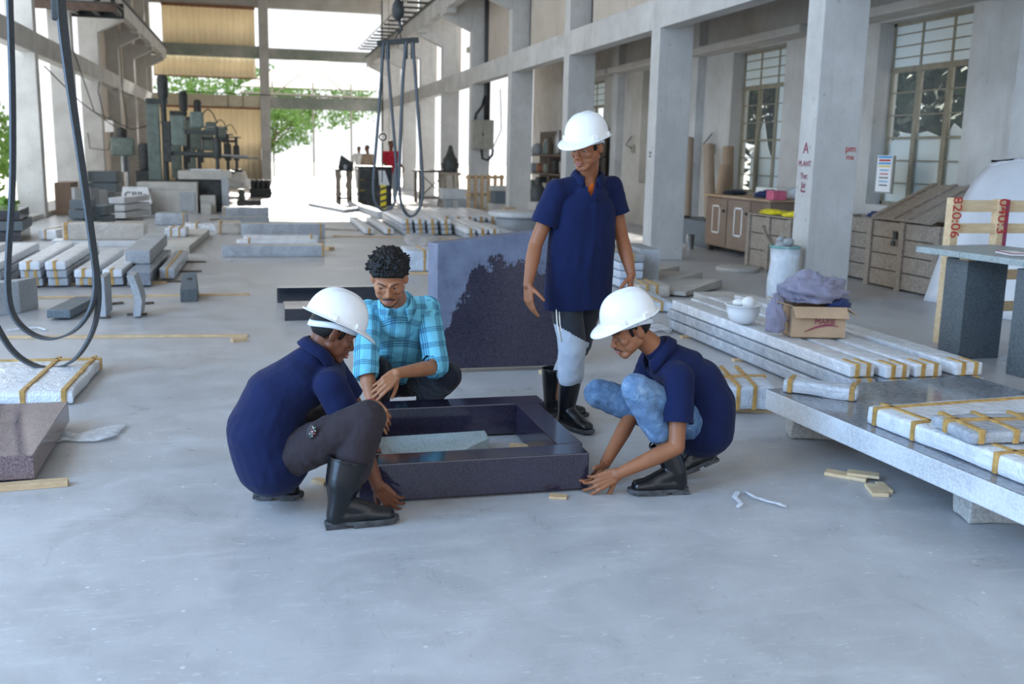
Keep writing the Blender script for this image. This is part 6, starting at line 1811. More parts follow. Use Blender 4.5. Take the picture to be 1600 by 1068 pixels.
def helmet(par, C, R, tilt=0.0, z0=0.044, k=1.0):
    """white safety helmet worn on the head"""
    C = Vector(C)
    Rh = R @ Matrix.Rotation(tilt, 3, 'X')
    P = lambda v: C + Rh @ (Vector(v) * k + Vector((0, 0.008, z0)))
    nu, nv = 64, 18
    rx, ry, rz = 0.114, 0.138, 0.132
    vs, fs = [], []
    def rad(a, t):
        x = rx * math.cos(a); y = ry * math.sin(a)
        return x, y
    for j in range(nv + 1):
        th = (math.pi / 2) * j / nv            # 0 at the crown
        for i in range(nu):
            a = 2 * math.pi * i / nu
            k = math.sin(th) ** 0.82
            x, y = rx * math.cos(a) * k, ry * math.sin(a) * k
            z = rz * math.cos(th) ** 0.92 if th < math.pi / 2 - 1e-6 else 0.0
            # raised ribs along the crown
            rib = math.exp(-(x / 0.016) ** 2) * 0.0065 * math.cos(th) ** 0.6 if th < 1.45 else 0
            rib += (math.exp(-((abs(x) - 0.048) / 0.010) ** 2)) * 0.0030 * max(0, math.cos(th)) ** 0.5
            vs.append((x, y, z + rib))
    base = nv * nu
    rows = 5
    for j in range(1, rows + 1):
        f = j / rows
        for i in range(nu):
            a = 2 * math.pi * i / nu
            fr = max(0.0, -math.sin(a))
            w = 0.013 + 0.052 * fr ** 2.2 + 0.004 * max(0.0, math.sin(a))
            dx, dy = math.cos(a), math.sin(a)
            vs.append((rx * dx + dx * w * f, ry * dy + dy * w * f, -0.20 * w * f - 0.32 * w * f * f * fr))
    R_ = nv + 1 + rows
    for i in range(nu):
        fs.append((nu + i, nu + (i + 1) % nu, 0))
    for j in range(1, R_ - 1):
        for i in range(nu):
            fs.append((j * nu + i, (j + 1) * nu + i, (j + 1) * nu + (i + 1) % nu, j * nu + (i + 1) % nu))
    o = MB().add([P(v) for v in vs], fs).build('safety_helmet', M['helmet'], par, smooth=True)
    bm = bmesh.new(); bm.from_mesh(o.data); bmesh.ops.delete(bm, geom=[v for v in bm.verts if not v.link_faces], context='VERTS'); bm.to_mesh(o.data); bm.free()
    md = o.modifiers.new('t', 'SOLIDIFY'); md.thickness = 0.0035; md.offset = -1
    for a in (0.35, math.pi - 0.35, -0.55, math.pi + 0.55):
        c = Vector((rx * math.cos(a) * 1.02, ry * math.sin(a) * 1.02, 0.010))
        Rc = Rh @ Matrix.Rotation(a, 3, 'Z')
        MB().obox(P(c), (0.014, 0.034, 0.022), Rc).build('slot_clip', M['helmet'], o, bevel=0.003)
    # head band of the suspension, hanging a little below the rim at the back
    m = MB(); pts = []
    n = 40; vs, fs = [], []
    for i in range(n + 1):
        a = 2 * math.pi * i / n
        zz = -0.006 - 0.034 * max(0, math.sin(a)) ** 1.5
        for dz in (0.0, -0.026):
            vs.append(P((0.088 * math.cos(a), 0.108 * math.sin(a), zz + dz)))
    for i in range(n): fs.append((2 * i, 2 * i + 2, 2 * i + 3, 2 * i + 1))
    b = m.add(vs, fs).build('head_band', M['strap_white'], o, smooth=True)
    md = b.modifiers.new('t', 'SOLIDIFY'); md.thickness = 0.0025
    return o
def collar(par, c, axis, fwd, r, mat, open_a=0.55, h=0.040, nm='collar'):
    """turned-down collar round the neck, open at the front"""
    c = Vector(c); z = Vector(axis).normalized(); f = Vector(fwd); f = (f - z * f.dot(z)).normalized(); x = z.cross(f)
    prof = [(1.00, 0.0), (0.93, h * 0.9), (0.99, h), (1.20, h * 0.72), (1.42, 0.0), (1.36, -0.004), (1.12, h * 0.45)]
    n = 34; vs, fs = [], []
    for i in range(n + 1):
        a = open_a + (2 * math.pi - 2 * open_a) * i / n
        front = max(0, math.cos(a))
        for k, (q, zz) in enumerate(prof):
            drop = -0.035 * front ** 1.5
            rr = r * (q + 0.22 * front)
            vs.append(c + (f * math.cos(a) + x * math.sin(a)) * rr + z * (zz + drop - (0.018 * front if k in (4, 5) else 0)))
    w = len(prof)
    for i in range(n):
        for k in range(w): fs.append((i * w + k, i * w + (k + 1) % w, (i + 1) * w + (k + 1) % w, (i + 1) * w + k))
    fs += [tuple(range(w)), tuple(n * w + k for k in range(w - 1, -1, -1))]
    return MB().add(vs, fs).build(nm, M[mat], par, smooth=True)

def polo_sleeve(par, a, e, frac, r0, r1, seed):
    """short sleeve with an open hem, a part of the shirt"""
    m = MB(); end = a.lerp(e, frac)
    chain(m, [a, a.lerp(e, frac * 0.6), a.lerp(e, frac + 0.22)], [r0, (r0 + r1) / 2, r1 + 0.002])
    o = blob('sleeve', m, 0.007, M['navy'], par, 5, cuts=((end, e - a, 0.12),), disp=fold_disp(0.004, (11, 11, 9), seed))
    o.modifiers.new('t', 'SOLIDIFY').thickness = 0.004
    return o
def boot(par, heel, fwd, up, top, L=0.285, r_top=0.066, name='rubber_boot', mat='rubber', width=1.0):
    """heel: point under the back of the heel; fwd / up: axes of the sole"""
    heel = Vector(heel); f = Vector(fwd).normalized(); u = Vector(up); u = (u - f * u.dot(f)).normalized(); s = f.cross(u)
    W = lambda a, b_, c: heel + f * a + s * b_ + u * c
    m = MB()
    ank = W(0.060, 0, 0.105)
    top = Vector(top)
    chain(m, [top, top.lerp(ank, 0.5), ank], [r_top, r_top * 0.90, 0.049], n=24)
    tcap(m, W(0.048, 0, 0.048), ank, 0.044, 0.048, n=20)
    tcap(m, W(0.048, 0, 0.048), W(L * 0.62, 0, 0.050), 0.044, 0.044 * width, side=s, flat=0.95)
    tcap(m, ank, W(L * 0.55, 0, 0.062), 0.046, 0.040)
    tcap(m, W(L * 0.62, 0, 0.046), W(L - 0.048, 0, 0.040), 0.047 * width, 0.044, side=s, flat=0.85, flat1=0.72)
    shaft = (top - ank).normalized()
    # keep everything above the sole plane
    o = blob(name, m, 0.0055, M[mat], par, 5, cuts=((top + shaft * 0.0, shaft, r_top * 1.8),))
    org = parent_org(par)
    for v in o.data.vertices:
        p = v.co + org - heel
        h_ = p.dot(u)
        if h_ < 0.016: v.co += u * (0.016 - h_)
    md = o.modifiers.new('t', 'SOLIDIFY'); md.thickness = 0.004; md.offset = -1
    # sole with heel block
    n = 28; vs, fs = [], []
    def outline(t):
        a = 2 * math.pi * t
        cx = math.cos(a); sy = math.sin(a)
        x = L / 2 + (L / 2 + 0.003) * (abs(cx) ** 0.75) * (1 if cx > 0 else -1)
        wv = 0.0400 if x < L * 0.35 else 0.0400 + 0.011 * math.sin((x / L - 0.35) / 0.65 * math.pi * 0.75)
        return x, wv * width * (abs(sy) ** 0.7) * (1 if sy > 0 else -1)
    ol = [outline(i / n) for i in range(n)]
    m = MB()
    m.add([W(x, y, 0.012) for x, y in ol] + [W(x, y * 1.03, 0.030) for x, y in ol], [tuple(range(n - 1, -1, -1)), tuple(range(n, 2 * n))] + [(i, (i + 1) % n, n + (i + 1) % n, n + i) for i in range(n)])
    hb = [W(0.0, -0.036, 0), W(0.085, -0.036, 0), W(0.085, 0.036, 0), W(0.0, 0.036, 0)]
    m.hexa(hb, [p + u * 0.016 for p in hb])
    fb = [W(0.115, -0.044, 0.001), W(L - 0.03, -0.040, 0.004), W(L - 0.03, 0.040, 0.004), W(0.115, 0.044, 0.001)]
    m.hexa(fb, [p + u * 0.014 for p in fb])
    m.build('sole', M['boot_sole'], o, bevel=0.003)
    # rolled rim at the top edge
    MB().tube([top + (s * math.cos(a) + shaft.cross(s) * math.sin(a)) * (r_top * 0.985) for a in np.linspace(0, 2 * math.pi, 28)], 0.0045, 6).build('rim', M[mat], o, smooth=True)
    return o
def V(*a): return Vector(a)
def vcut(o, apex, hw, ztop, ymax):
    """open a V at the front of a garment: apex (x, z), half width at ztop"""
    org = parent_org(o.parent)
    bm = bmesh.new(); bm.from_mesh(o.data)
    def inside(v):
        p = v.co + org
        t = (p.z - apex[1]) / (ztop - apex[1])
        return p.y < ymax and 0 < t < 1.6 and abs(p.x - apex[0] - hw[1] * t) < hw[0] * min(t, 1.2)
    bmesh.ops.delete(bm, geom=[v for v in bm.verts if inside(v)], context='VERTS')
    bm.to_mesh(o.data); bm.free()
def btn(par, p, n): MB().ball(p, 0.005, 8, 6).build('button', M['black_paint'], par, smooth=True)
# ---------------------------------------------------------------- standing man
def standing_man():
    r = thing('person', 'standing person in white helmet, navy polo shirt and grey-black trousers, looking down at the kerbs', 'person', (1.74, 5.36, 0))
    C, R = V(1.742, 5.260, 1.594), basis((-0.74, -0.62, -0.27))
    nb = V(1.783, 5.345, 1.440)
    shR, shL = V(1.600, 5.325, 1.352), V(1.935, 5.385, 1.372)
    elR, wrR = V(1.485, 5.33, 1.055), V(1.418, 5.22, 0.845)
    elL, wrL = V(2.020, 5.40, 1.085), V(2.052, 5.31, 0.885)
    hpR, hpL = V(1.665, 5.34, 0.86), V(1.845, 5.40, 0.86)
    knR, anR = V(1.700, 5.27, 0.47), V(1.700, 5.32, 0.10)
    knL, anL = V(1.80, 5.45, 0.48), V(1.685, 5.56, 0.10)
    pel, chest = V(1.755, 5.375, 0.92), V(1.775, 5.365, 1.24)
    m = MB()
    dents = head(m, C, R)
    tcap(m, C + R @ V(0, 0.026, -0.045), nb, 0.052, 0.056)
    tcap(m, nb, nb + V(0, 0.02, -0.06), 0.060, 0.085)
    chain(m, [pel, V(1.765, 5.37, 1.07), chest], [0.105, 0.10, 0.125], side=(1, 0.15, 0), flat=0.7)
    tcap(m, shR, shL, 0.046, 0.046); tcap(m, chest, nb, 0.11, 0.06, side=(1, 0.15, 0), flat=0.65)
    chain(m, [shR, elR], [0.048, 0.039]); chain(m, [elR, elR.lerp(wrR, 0.35), wrR], [0.039, 0.041, 0.026])
    chain(m, [shL, elL], [0.048, 0.039]); chain(m, [elL, elL.lerp(wrL, 0.35), wrL], [0.039, 0.041, 0.026])
    chain(m, [hpR, knR, anR], [0.075, 0.050, 0.036]); chain(m, [hpL, knL, anL], [0.075, 0.050, 0.036])
    tcap(m, hpR, hpL, 0.085, 0.085)
    hand(m, wrR, (0.02, -0.22, -0.97), (0.85, 0.30, -0.05), 1, curl=(0.22, 0.32, 0.38, 0.44), spread=0.14, thumb_curl=0.2)
    hand(m, wrL, (-0.10, -0.20, -0.97), (-0.80, 0.55, 0.05), -1, curl=(0.25, 0.36, 0.42, 0.5), spread=0.12, thumb_curl=0.2)
    blob('body', m, 0.0042, M['skin_a'], r, 3, dents=dents)
    face_parts(r, C, R, gaze=(0, -0.9, -0.35), moustache=0.0)
    short_hair(r, C, R); helmet(r, C, R, -0.06, 0.054, 1.06)
    # polo shirt
    m = MB()
    X = (1, 0.16, 0)
    chain(m, [V(1.755, 5.37, 0.70), V(1.757, 5.37, 0.86), V(1.765, 5.365, 1.05), V(1.770, 5.36, 1.25)], [0.205, 0.203, 0.200, 0.193], side=X, flat=0.66)
    tcap(m, V(1.770, 5.36, 1.25), V(1.778, 5.355, 1.345), 0.180, 0.125, side=X, flat=0.62)
    tcap(m, nb + V(-0.03, 0.01, -0.065), shR + V(0.01, 0, 0), 0.070, 0.064); tcap(m, nb + V(0.03, 0.01, -0.065), shL + V(-0.01, 0, 0), 0.070, 0.064); tcap(m, V(1.78, 5.35, 1.35), nb + V(0, 0.005, -0.01), 0.12, 0.066)
    sR, sL = shR.lerp(elR, 0.62), shL.lerp(elL, 0.50)
    tcap(m, shR, shR.lerp(elR, 0.15), 0.067, 0.066); tcap(m, shL, shL.lerp(elL, 0.15), 0.067, 0.066)
    sh = blob('polo_shirt', m, 0.0075, M['navy'], r, 6, cuts=((V(1.755, 5.37, 0.695), (0.04, 0, -1), 0.40),), disp=fold_disp(0.0065, (10, 10, 4.0), 1.0))
    sh.modifiers.new('t', 'SOLIDIFY').thickness = 0.004
    polo_sleeve(sh, shR, elR, 0.62, 0.067, 0.077, 1.0); polo_sleeve(sh, shL, elL, 0.50, 0.067, 0.076, 2.0)
    collar(r, nb + V(0, 0, -0.005), V(0, -0.10, 1), (-0.1, -1, 0), 0.070, 'navy', 0.42, 0.036)
    # orange vest edge at the neck opening, placket
    vcut(sh, (1.765, 1.335), (0.042, 0.012), 1.44, 5.34)
    m = MB(); tcap(m, V(1.778, 5.362, 1.33), nb + V(0, 0.005, -0.012), 0.112, 0.060, side=(1, 0.16, 0), flat=0.72, flat1=1.0)
    vo = blob('orange_undershirt', m, 0.006, M['orange_cloth'], r, 3)
    vcut(vo, (1.750, 1.345), (0.050, 0.0), 1.44, 5.36)
    # trousers
    m = MB()
    chain(m, [hpR + V(0.02, 0.02, 0.04), hpR + V(0.01, 0.01, -0.10), knR, V(1.705, 5.30, 0.30)], [0.080, 0.092, 0.078, 0.070])
    chain(m, [hpL + V(-0.02, 0, 0.04), hpL + V(-0.01, 0, -0.1), knL, V(1.735, 5.52, 0.28)], [0.080, 0.088, 0.074, 0.066])
    tcap(m, hpR + V(0.02, 0.02, 0), hpL - V(0.02, 0, 0), 0.085, 0.085)
    def tone(p):
        if p.y > 5.385 and p.x > 1.74 and p.z > 0.40: return 1
        return 1 if p.z > 0.595 - 0.55 * (p.x - 1.63) else 0
    blob('trousers', m, 0.008, [M['jersey_grey'], M['jersey_black']], r, 5, disp=fold_disp(0.006, (9, 9, 11), 4.0), matfn=tone)
    for k, dx in enumerate((0.0, 0.016)):
        pts = [V(1.598 + dx, 5.275, 0.72), V(1.604 + dx, 5.262, 0.62), V(1.622 + dx, 5.235, 0.52)]
        MB().tube(pts, 0.006, 6, flat=0.6).build('white_stripe', M['white_paint'], r, smooth=True)
    boot(r, (1.668, 5.385, 0), (0.42, -0.9, 0), (0, 0, 1), (1.705, 5.30, 0.300))
    boot(r, (1.620, 5.585, 0), (0.95, -0.30, 0), (0, 0, 1), (1.672, 5.55, 0.300))
    return r
standing_man()

# ---------------------------------------------------------------- right crouching man
def right_man():
    r = thing('person', 'crouching person in white helmet, navy polo and washed jeans gripping the right kerb end', 'person', (1.95, 4.35, 0))
    C, R = V(1.688, 4.35, 0.745), basis((-0.91, -0.05, -0.42))
    nb = V(1.835, 4.355, 0.640)
    shN, shF = V(1.885, 4.205, 0.540), V(1.87, 4.50, 0.56)
    elN, wrN = V(1.845, 4.105, 0.235), V(1.575, 4.150, 0.105)
    elF, wrF = V(1.76, 4.46, 0.30), V(1.575, 4.32, 0.100)
    hpN, hpF = V(2.075, 4.27, 0.235), V(2.085, 4.45, 0.235)
    knN, anN = V(1.678, 4.215, 0.490), V(1.875, 4.165, 0.12)
    knF, anF = V(1.605, 4.53, 0.395), V(2.06, 4.39, 0.19)
    pel, mid, chest = V(2.085, 4.36, 0.25), V(2.095, 4.36, 0.40), V(1.975, 4.355, 0.51)
    m = MB()
    dents = head(m, C, R)
    tcap(m, C + R @ V(0, 0.028, -0.040), nb, 0.052, 0.055)
    chain(m, [pel, mid, chest, nb], [0.11, 0.11, 0.115, 0.06], side=(0, 1, 0), flat=0.8)
    tcap(m, shN, shF, 0.046, 0.046)
    chain(m, [shN, elN], [0.047, 0.038]); chain(m, [elN, elN.lerp(wrN, 0.35), wrN], [0.038, 0.040, 0.026])
    chain(m, [shF, elF], [0.047, 0.038]); chain(m, [elF, elF.lerp(wrF, 0.35), wrF], [0.038, 0.039, 0.026])
    chain(m, [hpN, knN, anN], [0.075, 0.050, 0.036]); chain(m, [hpF, knF, anF], [0.075, 0.050, 0.036])
    hand(m, wrN, (-0.86, 0.20, -0.44), (-0.10, 0.90, -0.25), 1, curl=(0.22, 0.30, 0.36, 0.42), spread=0.22, thumb_curl=0.10)
    hand(m, wrF, (-0.72, -0.35, -0.55), (-0.65, 0.2, 0.55), -1, curl=(0.3, 0.36, 0.4, 0.45), spread=0.10, thumb_curl=0.2)
    blob('body', m, 0.0042, M['skin_b'], r, 3, dents=dents)
    face_parts(r, C, R, gaze=(0, -0.9, -0.3), moustache=0.4)
    short_hair(r, C, R); helmet(r, C, R, -0.10, 0.064, 0.95)
    m = MB()
    chain(m, [V(2.080, 4.36, 0.258), V(2.085, 4.36, 0.37), V(2.045, 4.358, 0.47), V(1.95, 4.355, 0.53)], [0.205, 0.195, 0.170, 0.145], side=(0, 1, 0), flat=0.76)
    tcap(m, V(1.95, 4.355, 0.53), nb, 0.135, 0.066)
    tcap(m, shN + V(0, 0.02, 0), shF - V(0, 0.02, 0), 0.068, 0.068)
    sN, sF = shN.lerp(elN, 0.66), shF.lerp(elF, 0.6)
    tcap(m, shN, shN.lerp(elN, 0.2), 0.069, 0.068); tcap(m, shF, shF.lerp(elF, 0.2), 0.068, 0.068)
    sh = blob('polo_shirt', m, 0.0075, M['navy'], r, 6, disp=fold_disp(0.004, (7, 6, 9), 2.0))
    polo_sleeve(sh, shN, elN, 0.66, 0.069, 0.074, 3.0); polo_sleeve(sh, shF, elF, 0.6, 0.067, 0.070, 4.0)
    sh.modifiers.new('t', 'SOLIDIFY').thickness = 0.004
    collar(r, nb + V(0.008, 0, -0.005), V(-0.62, 0, 0.80), (-0.75, 0, -0.62), 0.068, 'navy', 0.40, 0.042)
    m = MB()
    chain(m, [hpN + V(-0.01, 0.02, 0.02), hpN.lerp(knN, 0.4), knN, anN.lerp(knN, 0.45)], [0.080, 0.088, 0.074, 0.060]); chain(m, [hpF + V(-0.01, 0, 0.02), knF, anF.lerp(knF, 0.3)], [0.080, 0.072, 0.058])
    tcap(m, hpN + V(0, 0.02, 0.02), hpF + V(0, 0, 0.02), 0.08, 0.08)
    blob('jeans', m, 0.0075, M['denim'], r, 5, disp=fold_disp(0.005, (14, 14, 14), 3.0))
    boot(r, (1.925, 4.135, 0), (-0.99, 0.08, 0), (0, 0, 1), (1.805, 4.180, 0.240), L=0.29)
    boot(r, (2.175, 4.355, 0.080), (-0.94, -0.05, -0.32), (-0.32, 0, 0.95), (2.00, 4.40, 0.27), L=0.27)
    return r
right_man()

# ---------------------------------------------------------------- left crouching man
def left_man():
    r = thing('person', 'crouching person in white helmet, navy polo shirt and dark taupe trousers at the left end of the stone kerb, seen from the side', 'person', (0.15, 4.28, 0))
    r['label'] = 'crouching person in white helmet, navy polo and taupe trousers left of the kerb frame'
    C, R = V(0.298, 4.30, 0.775), basis((0.87, 0.16, -0.46))
    nb = V(0.232, 4.29, 0.690)
    shN, shF = V(0.275, 4.150, 0.575), V(0.290, 4.445, 0.590)
    elN, wrN = V(0.400, 4.160, 0.315), V(0.470, 4.135, 0.125)
    elF, wrF = V(0.44, 4.50, 0.34), V(0.485, 4.47, 0.245)
    hpN, hpF = V(0.05, 4.20, 0.235), V(0.05, 4.39, 0.235)
    knN, anN = V(0.418, 4.045, 0.450), V(0.315, 4.025, 0.12)
    knF, anF = V(0.33, 4.50, 0.36), V(0.0, 4.42, 0.15)
    pel, mid, chest = V(0.02, 4.30, 0.25), V(0.02, 4.30, 0.40), V(0.13, 4.29, 0.54)
    m = MB()
    dents = head(m, C, R)
    tcap(m, C + R @ V(0, 0.028, -0.040), nb, 0.052, 0.056)
    chain(m, [pel, mid, chest, nb], [0.11, 0.115, 0.115, 0.06], side=(0, 1, 0), flat=0.8)
    tcap(m, shN, shF, 0.046, 0.046)
    chain(m, [shN, elN], [0.046, 0.037]); chain(m, [elN, elN.lerp(wrN, 0.35), wrN], [0.037, 0.038, 0.026])
    chain(m, [shF, elF], [0.046, 0.037]); chain(m, [elF, elF.lerp(wrF, 0.35), wrF], [0.037, 0.038, 0.026])
    chain(m, [hpN, knN, anN], [0.075, 0.050, 0.036]); chain(m, [hpF, knF, anF], [0.075, 0.050, 0.036])
    hand(m, wrN, (0.62, -0.02, -0.76), (0.25, 0.9, 0.15), -1, curl=(0.25, 0.32, 0.38, 0.42), spread=0.16, thumb_curl=0.25)
    hand(m, wrF, (0.35, 0.0, -0.85), (-0.6, 0.0, -0.5), 1, curl=(0.3, 0.35, 0.4, 0.45))
    blob('body', m, 0.0042, M['skin_c'], r, 3, dents=dents)
    face_parts(r, C, R, gaze=(0, -0.9, -0.3))
    short_hair(r, C, R, -0.065); helmet(r, C, R, -0.05, 0.056, 0.96)
    m = MB()
    chain(m, [V(0.03, 4.295, 0.225), V(0.00, 4.295, 0.35), V(0.055, 4.29, 0.49), V(0.15, 4.29, 0.565)], [0.205, 0.200, 0.180, 0.150], side=(0, 1, 0), flat=0.80)
    tcap(m, V(0.15, 4.29, 0.565), nb, 0.135, 0.066)
    tcap(m, shN + V(0, 0.02, 0), shF - V(0, 0.02, 0), 0.070, 0.070)
    sN, sF = shN.lerp(elN, 0.72), shF.lerp(elF, 0.6)
    tcap(m, shN, shN.lerp(elN, 0.2), 0.068, 0.066); tcap(m, shF, shF.lerp(elF, 0.2), 0.068, 0.068)
    sh = blob('polo_shirt', m, 0.0075, M['navy'], r, 6, disp=fold_disp(0.0038, (6, 5, 10), 6.0))
    polo_sleeve(sh, shN, elN, 0.74, 0.068, 0.074, 5.0); polo_sleeve(sh, shF, elF, 0.6, 0.067, 0.070, 6.0)
    sh.modifiers.new('t', 'SOLIDIFY').thickness = 0.004
    collar(r, nb + V(-0.004, 0, 0.0), V(0.50, 0, 0.87), (0.85, 0, -0.5), 0.068, 'navy', 0.45, 0.046)
    m = MB()
    chain(m, [hpN + V(0.02, 0.01, 0.01), hpN.lerp(knN, 0.5), knN, anN.lerp(knN, 0.35)], [0.094, 0.092, 0.078, 0.074]); chain(m, [hpF, knF, anF.lerp(knF, 0.3)], [0.094, 0.074, 0.060])
    tcap(m, hpN, hpF, 0.095, 0.095)
    blob('trousers', m, 0.0075, M['trouser_brown'], r, 5, disp=fold_disp(0.0065, (13, 13, 13), 8.0))
    # torn pocket with printed lining showing
    M['print_lining'] = mk('speckled_print', (0.10, 0.11, 0.11), 0.7, 0.9, 120, c2=(0.02, 0.02, 0.02))
    c = AY(487, 673, 4.045)
    pk = MB().ball(c, (0.020, 0.008, 0.034), 16, 10, R=Matrix.Rotation(0.35, 3, 'Y')).build('pocket_lining', M['black_paint'], r, smooth=True)
    for k in range(16):
        a = k * 2.4
        q = c + Matrix.Rotation(0.35, 3, 'Y') @ V(0.004 + 0.013 * math.cos(a) * (k / 16) ** 0.5, -0.0075, 0.026 * math.sin(a) * (k / 16) ** 0.5)
        MB().ball(q, 0.0024, 8, 6).build('printed_dot', M[('white_paint', 'pink', 'white_paint', 'teal')[k % 4]], pk)
    boot(r, (0.235, 4.005, 0), (0.995, 0.05, 0), (0, 0, 1), (0.340, 4.030, 0.285), L=0.31, r_top=0.088)
    boot(r, (-0.055, 4.42, 0.01), (0.97, -0.15, -0.05), (0.05, 0, 1), (0.04, 4.43, 0.22), L=0.22)
    return r
left_man()

# ---------------------------------------------------------------- middle man in the checked shirt
def middle_man():
    r = thing('person', 'bare-headed person with black hair and cyan checked shirt squatting behind the kerb frame', 'person', (0.76, 5.6, 0))
    C, R = AY(608, 436, 5.03), basis((-0.16, -0.86, -0.46)) @ Matrix.Diagonal((1.10, 1.0, 1.0))
    nb = V(0.705, 5.255, 0.760)
    shR, shL = V(0.560, 5.36, 0.690), V(0.890, 5.37, 0.705)
    elR, wrR = V(0.530, 5.18, 0.400), AY(582, 628, 5.10)
    elL, wrL = V(0.925, 5.27, 0.395), AY(620, 583, 5.05)
    hpR, hpL = V(0.68, 5.68, 0.25), V(0.86, 5.68, 0.25)
    knR, anR = V(0.58, 5.36, 0.375), V(0.66, 5.64, 0.10)
    knL, anL = V(0.985, 5.30, 0.330), V(0.90, 5.62, 0.10)
    pel, mid, chest = V(0.77, 5.68, 0.27), V(0.75, 5.60, 0.42), V(0.73, 5.47, 0.56)
    m = MB()
    dents = head(m, C, R)
    tcap(m, C + R @ V(0, 0.026, -0.045), nb, 0.056, 0.060)
    chain(m, [pel, mid, chest, nb], [0.11, 0.11, 0.12, 0.065], side=(1, 0, 0), flat=0.75)
    tcap(m, shR, shL, 0.046, 0.046)
    chain(m, [shR, elR], [0.048, 0.039]); chain(m, [elR, elR.lerp(wrR, 0.35), wrR], [0.039, 0.042, 0.028])
    chain(m, [shL, elL], [0.048, 0.039]); chain(m, [elL, elL.lerp(wrL, 0.35), wrL], [0.039, 0.042, 0.028])
    chain(m, [hpR, knR, anR], [0.075, 0.052, 0.036]); chain(m, [hpL, knL, anL], [0.075, 0.052, 0.036])
    tR = AY(603, 655, 5.05)
    hand(m, wrR, (tR - wrR), (0.1, 0.75, -0.55), -1, curl=(0.12, 0.42, 0.50, 0.55), spread=0.16, thumb_curl=0.15)
    tL = AY(598, 603, 5.0)
    hand(m, wrL, (tL - wrL), (-0.25, 0.75, -0.45), 1, curl=(0.30, 0.36, 0.42, 0.46), spread=0.08, thumb_curl=0.3)
    blob('body', m, 0.0042, M['skin_d'], r, 3, dents=dents)
    face_parts(r, C, R, gaze=(-0.25, -0.9, -0.15), moustache=0.9, beard=True)
    # thick black hair
    m = MB()
    P = lambda x, y, z: C + R @ V(x, y, z)
    m.ball(P(0, 0.022, 0.070), (0.080, 0.094, 0.082), 22, 14, R=R)
    rr = random.Random(4)
    for k in range(520):
        a = rr.uniform(0, 2 * math.pi); th = rr.uniform(0.0, 1.9)
        x = math.sin(th) * math.cos(a); y = math.sin(th) * math.sin(a); z = math.cos(th)
        p = V(0.083 * x, 0.018 + 0.098 * y, 0.058 + 0.098 * z)
        if p.y < -0.045 and p.z < 0.082: continue
        if p.y < 0.02 and p.z < 0.050: continue
        m.ball(P(*p), rr.uniform(0.009, 0.015), 8, 6)
    for k in range(420):
        a = rr.uniform(0, 2 * math.pi); th = abs(rr.gauss(0, 0.85))
        x, y, z = math.sin(th) * math.cos(a), math.sin(th) * math.sin(a), math.cos(th)
        p = V(0.086 * x, 0.018 + 0.102 * y, 0.058 + 0.102 * z)
        if p.y < -0.03 and p.z < 0.088: continue
        if p.y < 0.03 and p.z < 0.055: continue
        q = p + V(x * 0.012 + rr.uniform(-0.018, 0.018), y * 0.006 + rr.uniform(-0.02, 0.010), z * 0.006 + rr.uniform(-0.010, 0.006))
        tcap(m, P(*p), P(*q), 0.0075, 0.0042, n=8)
    for k in range(34):
        x = -0.062 + 0.124 * k / 33
        p = V(x, -0.066 - 0.012 * math.cos(x * 20) + 0.35 * abs(x) * 0.4, 0.078 - 3.0 * x * x)
        tcap(m, P(*p), P(p.x * 1.05, p.y + 0.035, p.z + 0.045), 0.010 + 0.005 * rr.random(), 0.020)
    blob('hair', m, 0.0038, M['hair'], r, 1, disp=fold_disp(0.003, (80, 80, 80), 3.0))
    # shirt: body with collar, two sleeves of their own weave direction
    m = MB()
    chain(m, [V(0.765, 5.62, 0.34), V(0.75, 5.55, 0.45), V(0.735, 5.47, 0.55), V(0.725, 5.38, 0.66)], [0.170, 0.172, 0.170, 0.150], side=(1, 0, 0), flat=0.72)
    tcap(m, V(0.725, 5.38, 0.66), nb, 0.13, 0.072)
    tcap(m, shR + V(0.03, 0, 0), shL - V(0.03, 0, 0), 0.066, 0.066)
    tcap(m, shR, shR.lerp(elR, 0.2), 0.066, 0.064); tcap(m, shL, shL.lerp(elL, 0.2), 0.066, 0.064)
    fr = Matrix.Translation((0.735, 5.5, 0.5)) @ Matrix.Rotation(-0.45, 4, 'X')
    sh = blob('checked_shirt', m, 0.0075, M['plaid'], r, 6, disp=fold_disp(0.0055, (9, 9, 9), 5.0), frame=fr)
    def sleeve(a, e, w, f, seed, nm):
        m = MB()
        end = e.lerp(w, f)
        chain(m, [a, a.lerp(e, 0.5), e, e.lerp(w, f + 0.18)], [0.067, 0.066, 0.068, 0.055])
        z = (a - e).normalized(); x = V(1, 0, 0); x = (x - z * x.dot(z)).normalized(); y = z.cross(x)
        fr = Matrix((x, y, z)).transposed().to_4x4(); fr.translation = e
        s_ = blob(nm, m, 0.007, M['plaid'], r, 5, cuts=((end, w - e, 0.068),), disp=fold_disp(0.006, (13, 13, 13), seed), frame=fr)
        d = (w - e).normalized()
        q = d.orthogonal().normalized(); q2 = d.cross(q)
        MB().tube([end - d * 0.012 + (q * math.cos(t) + q2 * math.sin(t)) * 0.053 for t in np.linspace(0, 2 * math.pi, 26)], 0.011, 8).build('rolled_cuff', M['plaid'], s_, smooth=True)
        return s_
    sleeve(shR, elR, wrR, 0.16, 1.5, 'sleeve'); sleeve(shL, elL, wrL, 0.16, 2.5, 'sleeve')
    collar(r, nb + V(0, 0.004, -0.008), V(-0.02, -0.45, 0.89), (-0.05, -0.89, -0.45), 0.072, 'plaid', 0.50, 0.045)
    # button line and breast pocket
    d0, d1 = V(0.705, 5.262, 0.600), V(0.735, 5.44, 0.36)
    for px, py, Y in ((607, 515, 5.335), (607, 537, 5.37), (606, 559, 5.41)):
        btn(r, AY(px, py, Y), (0, -1, 0))
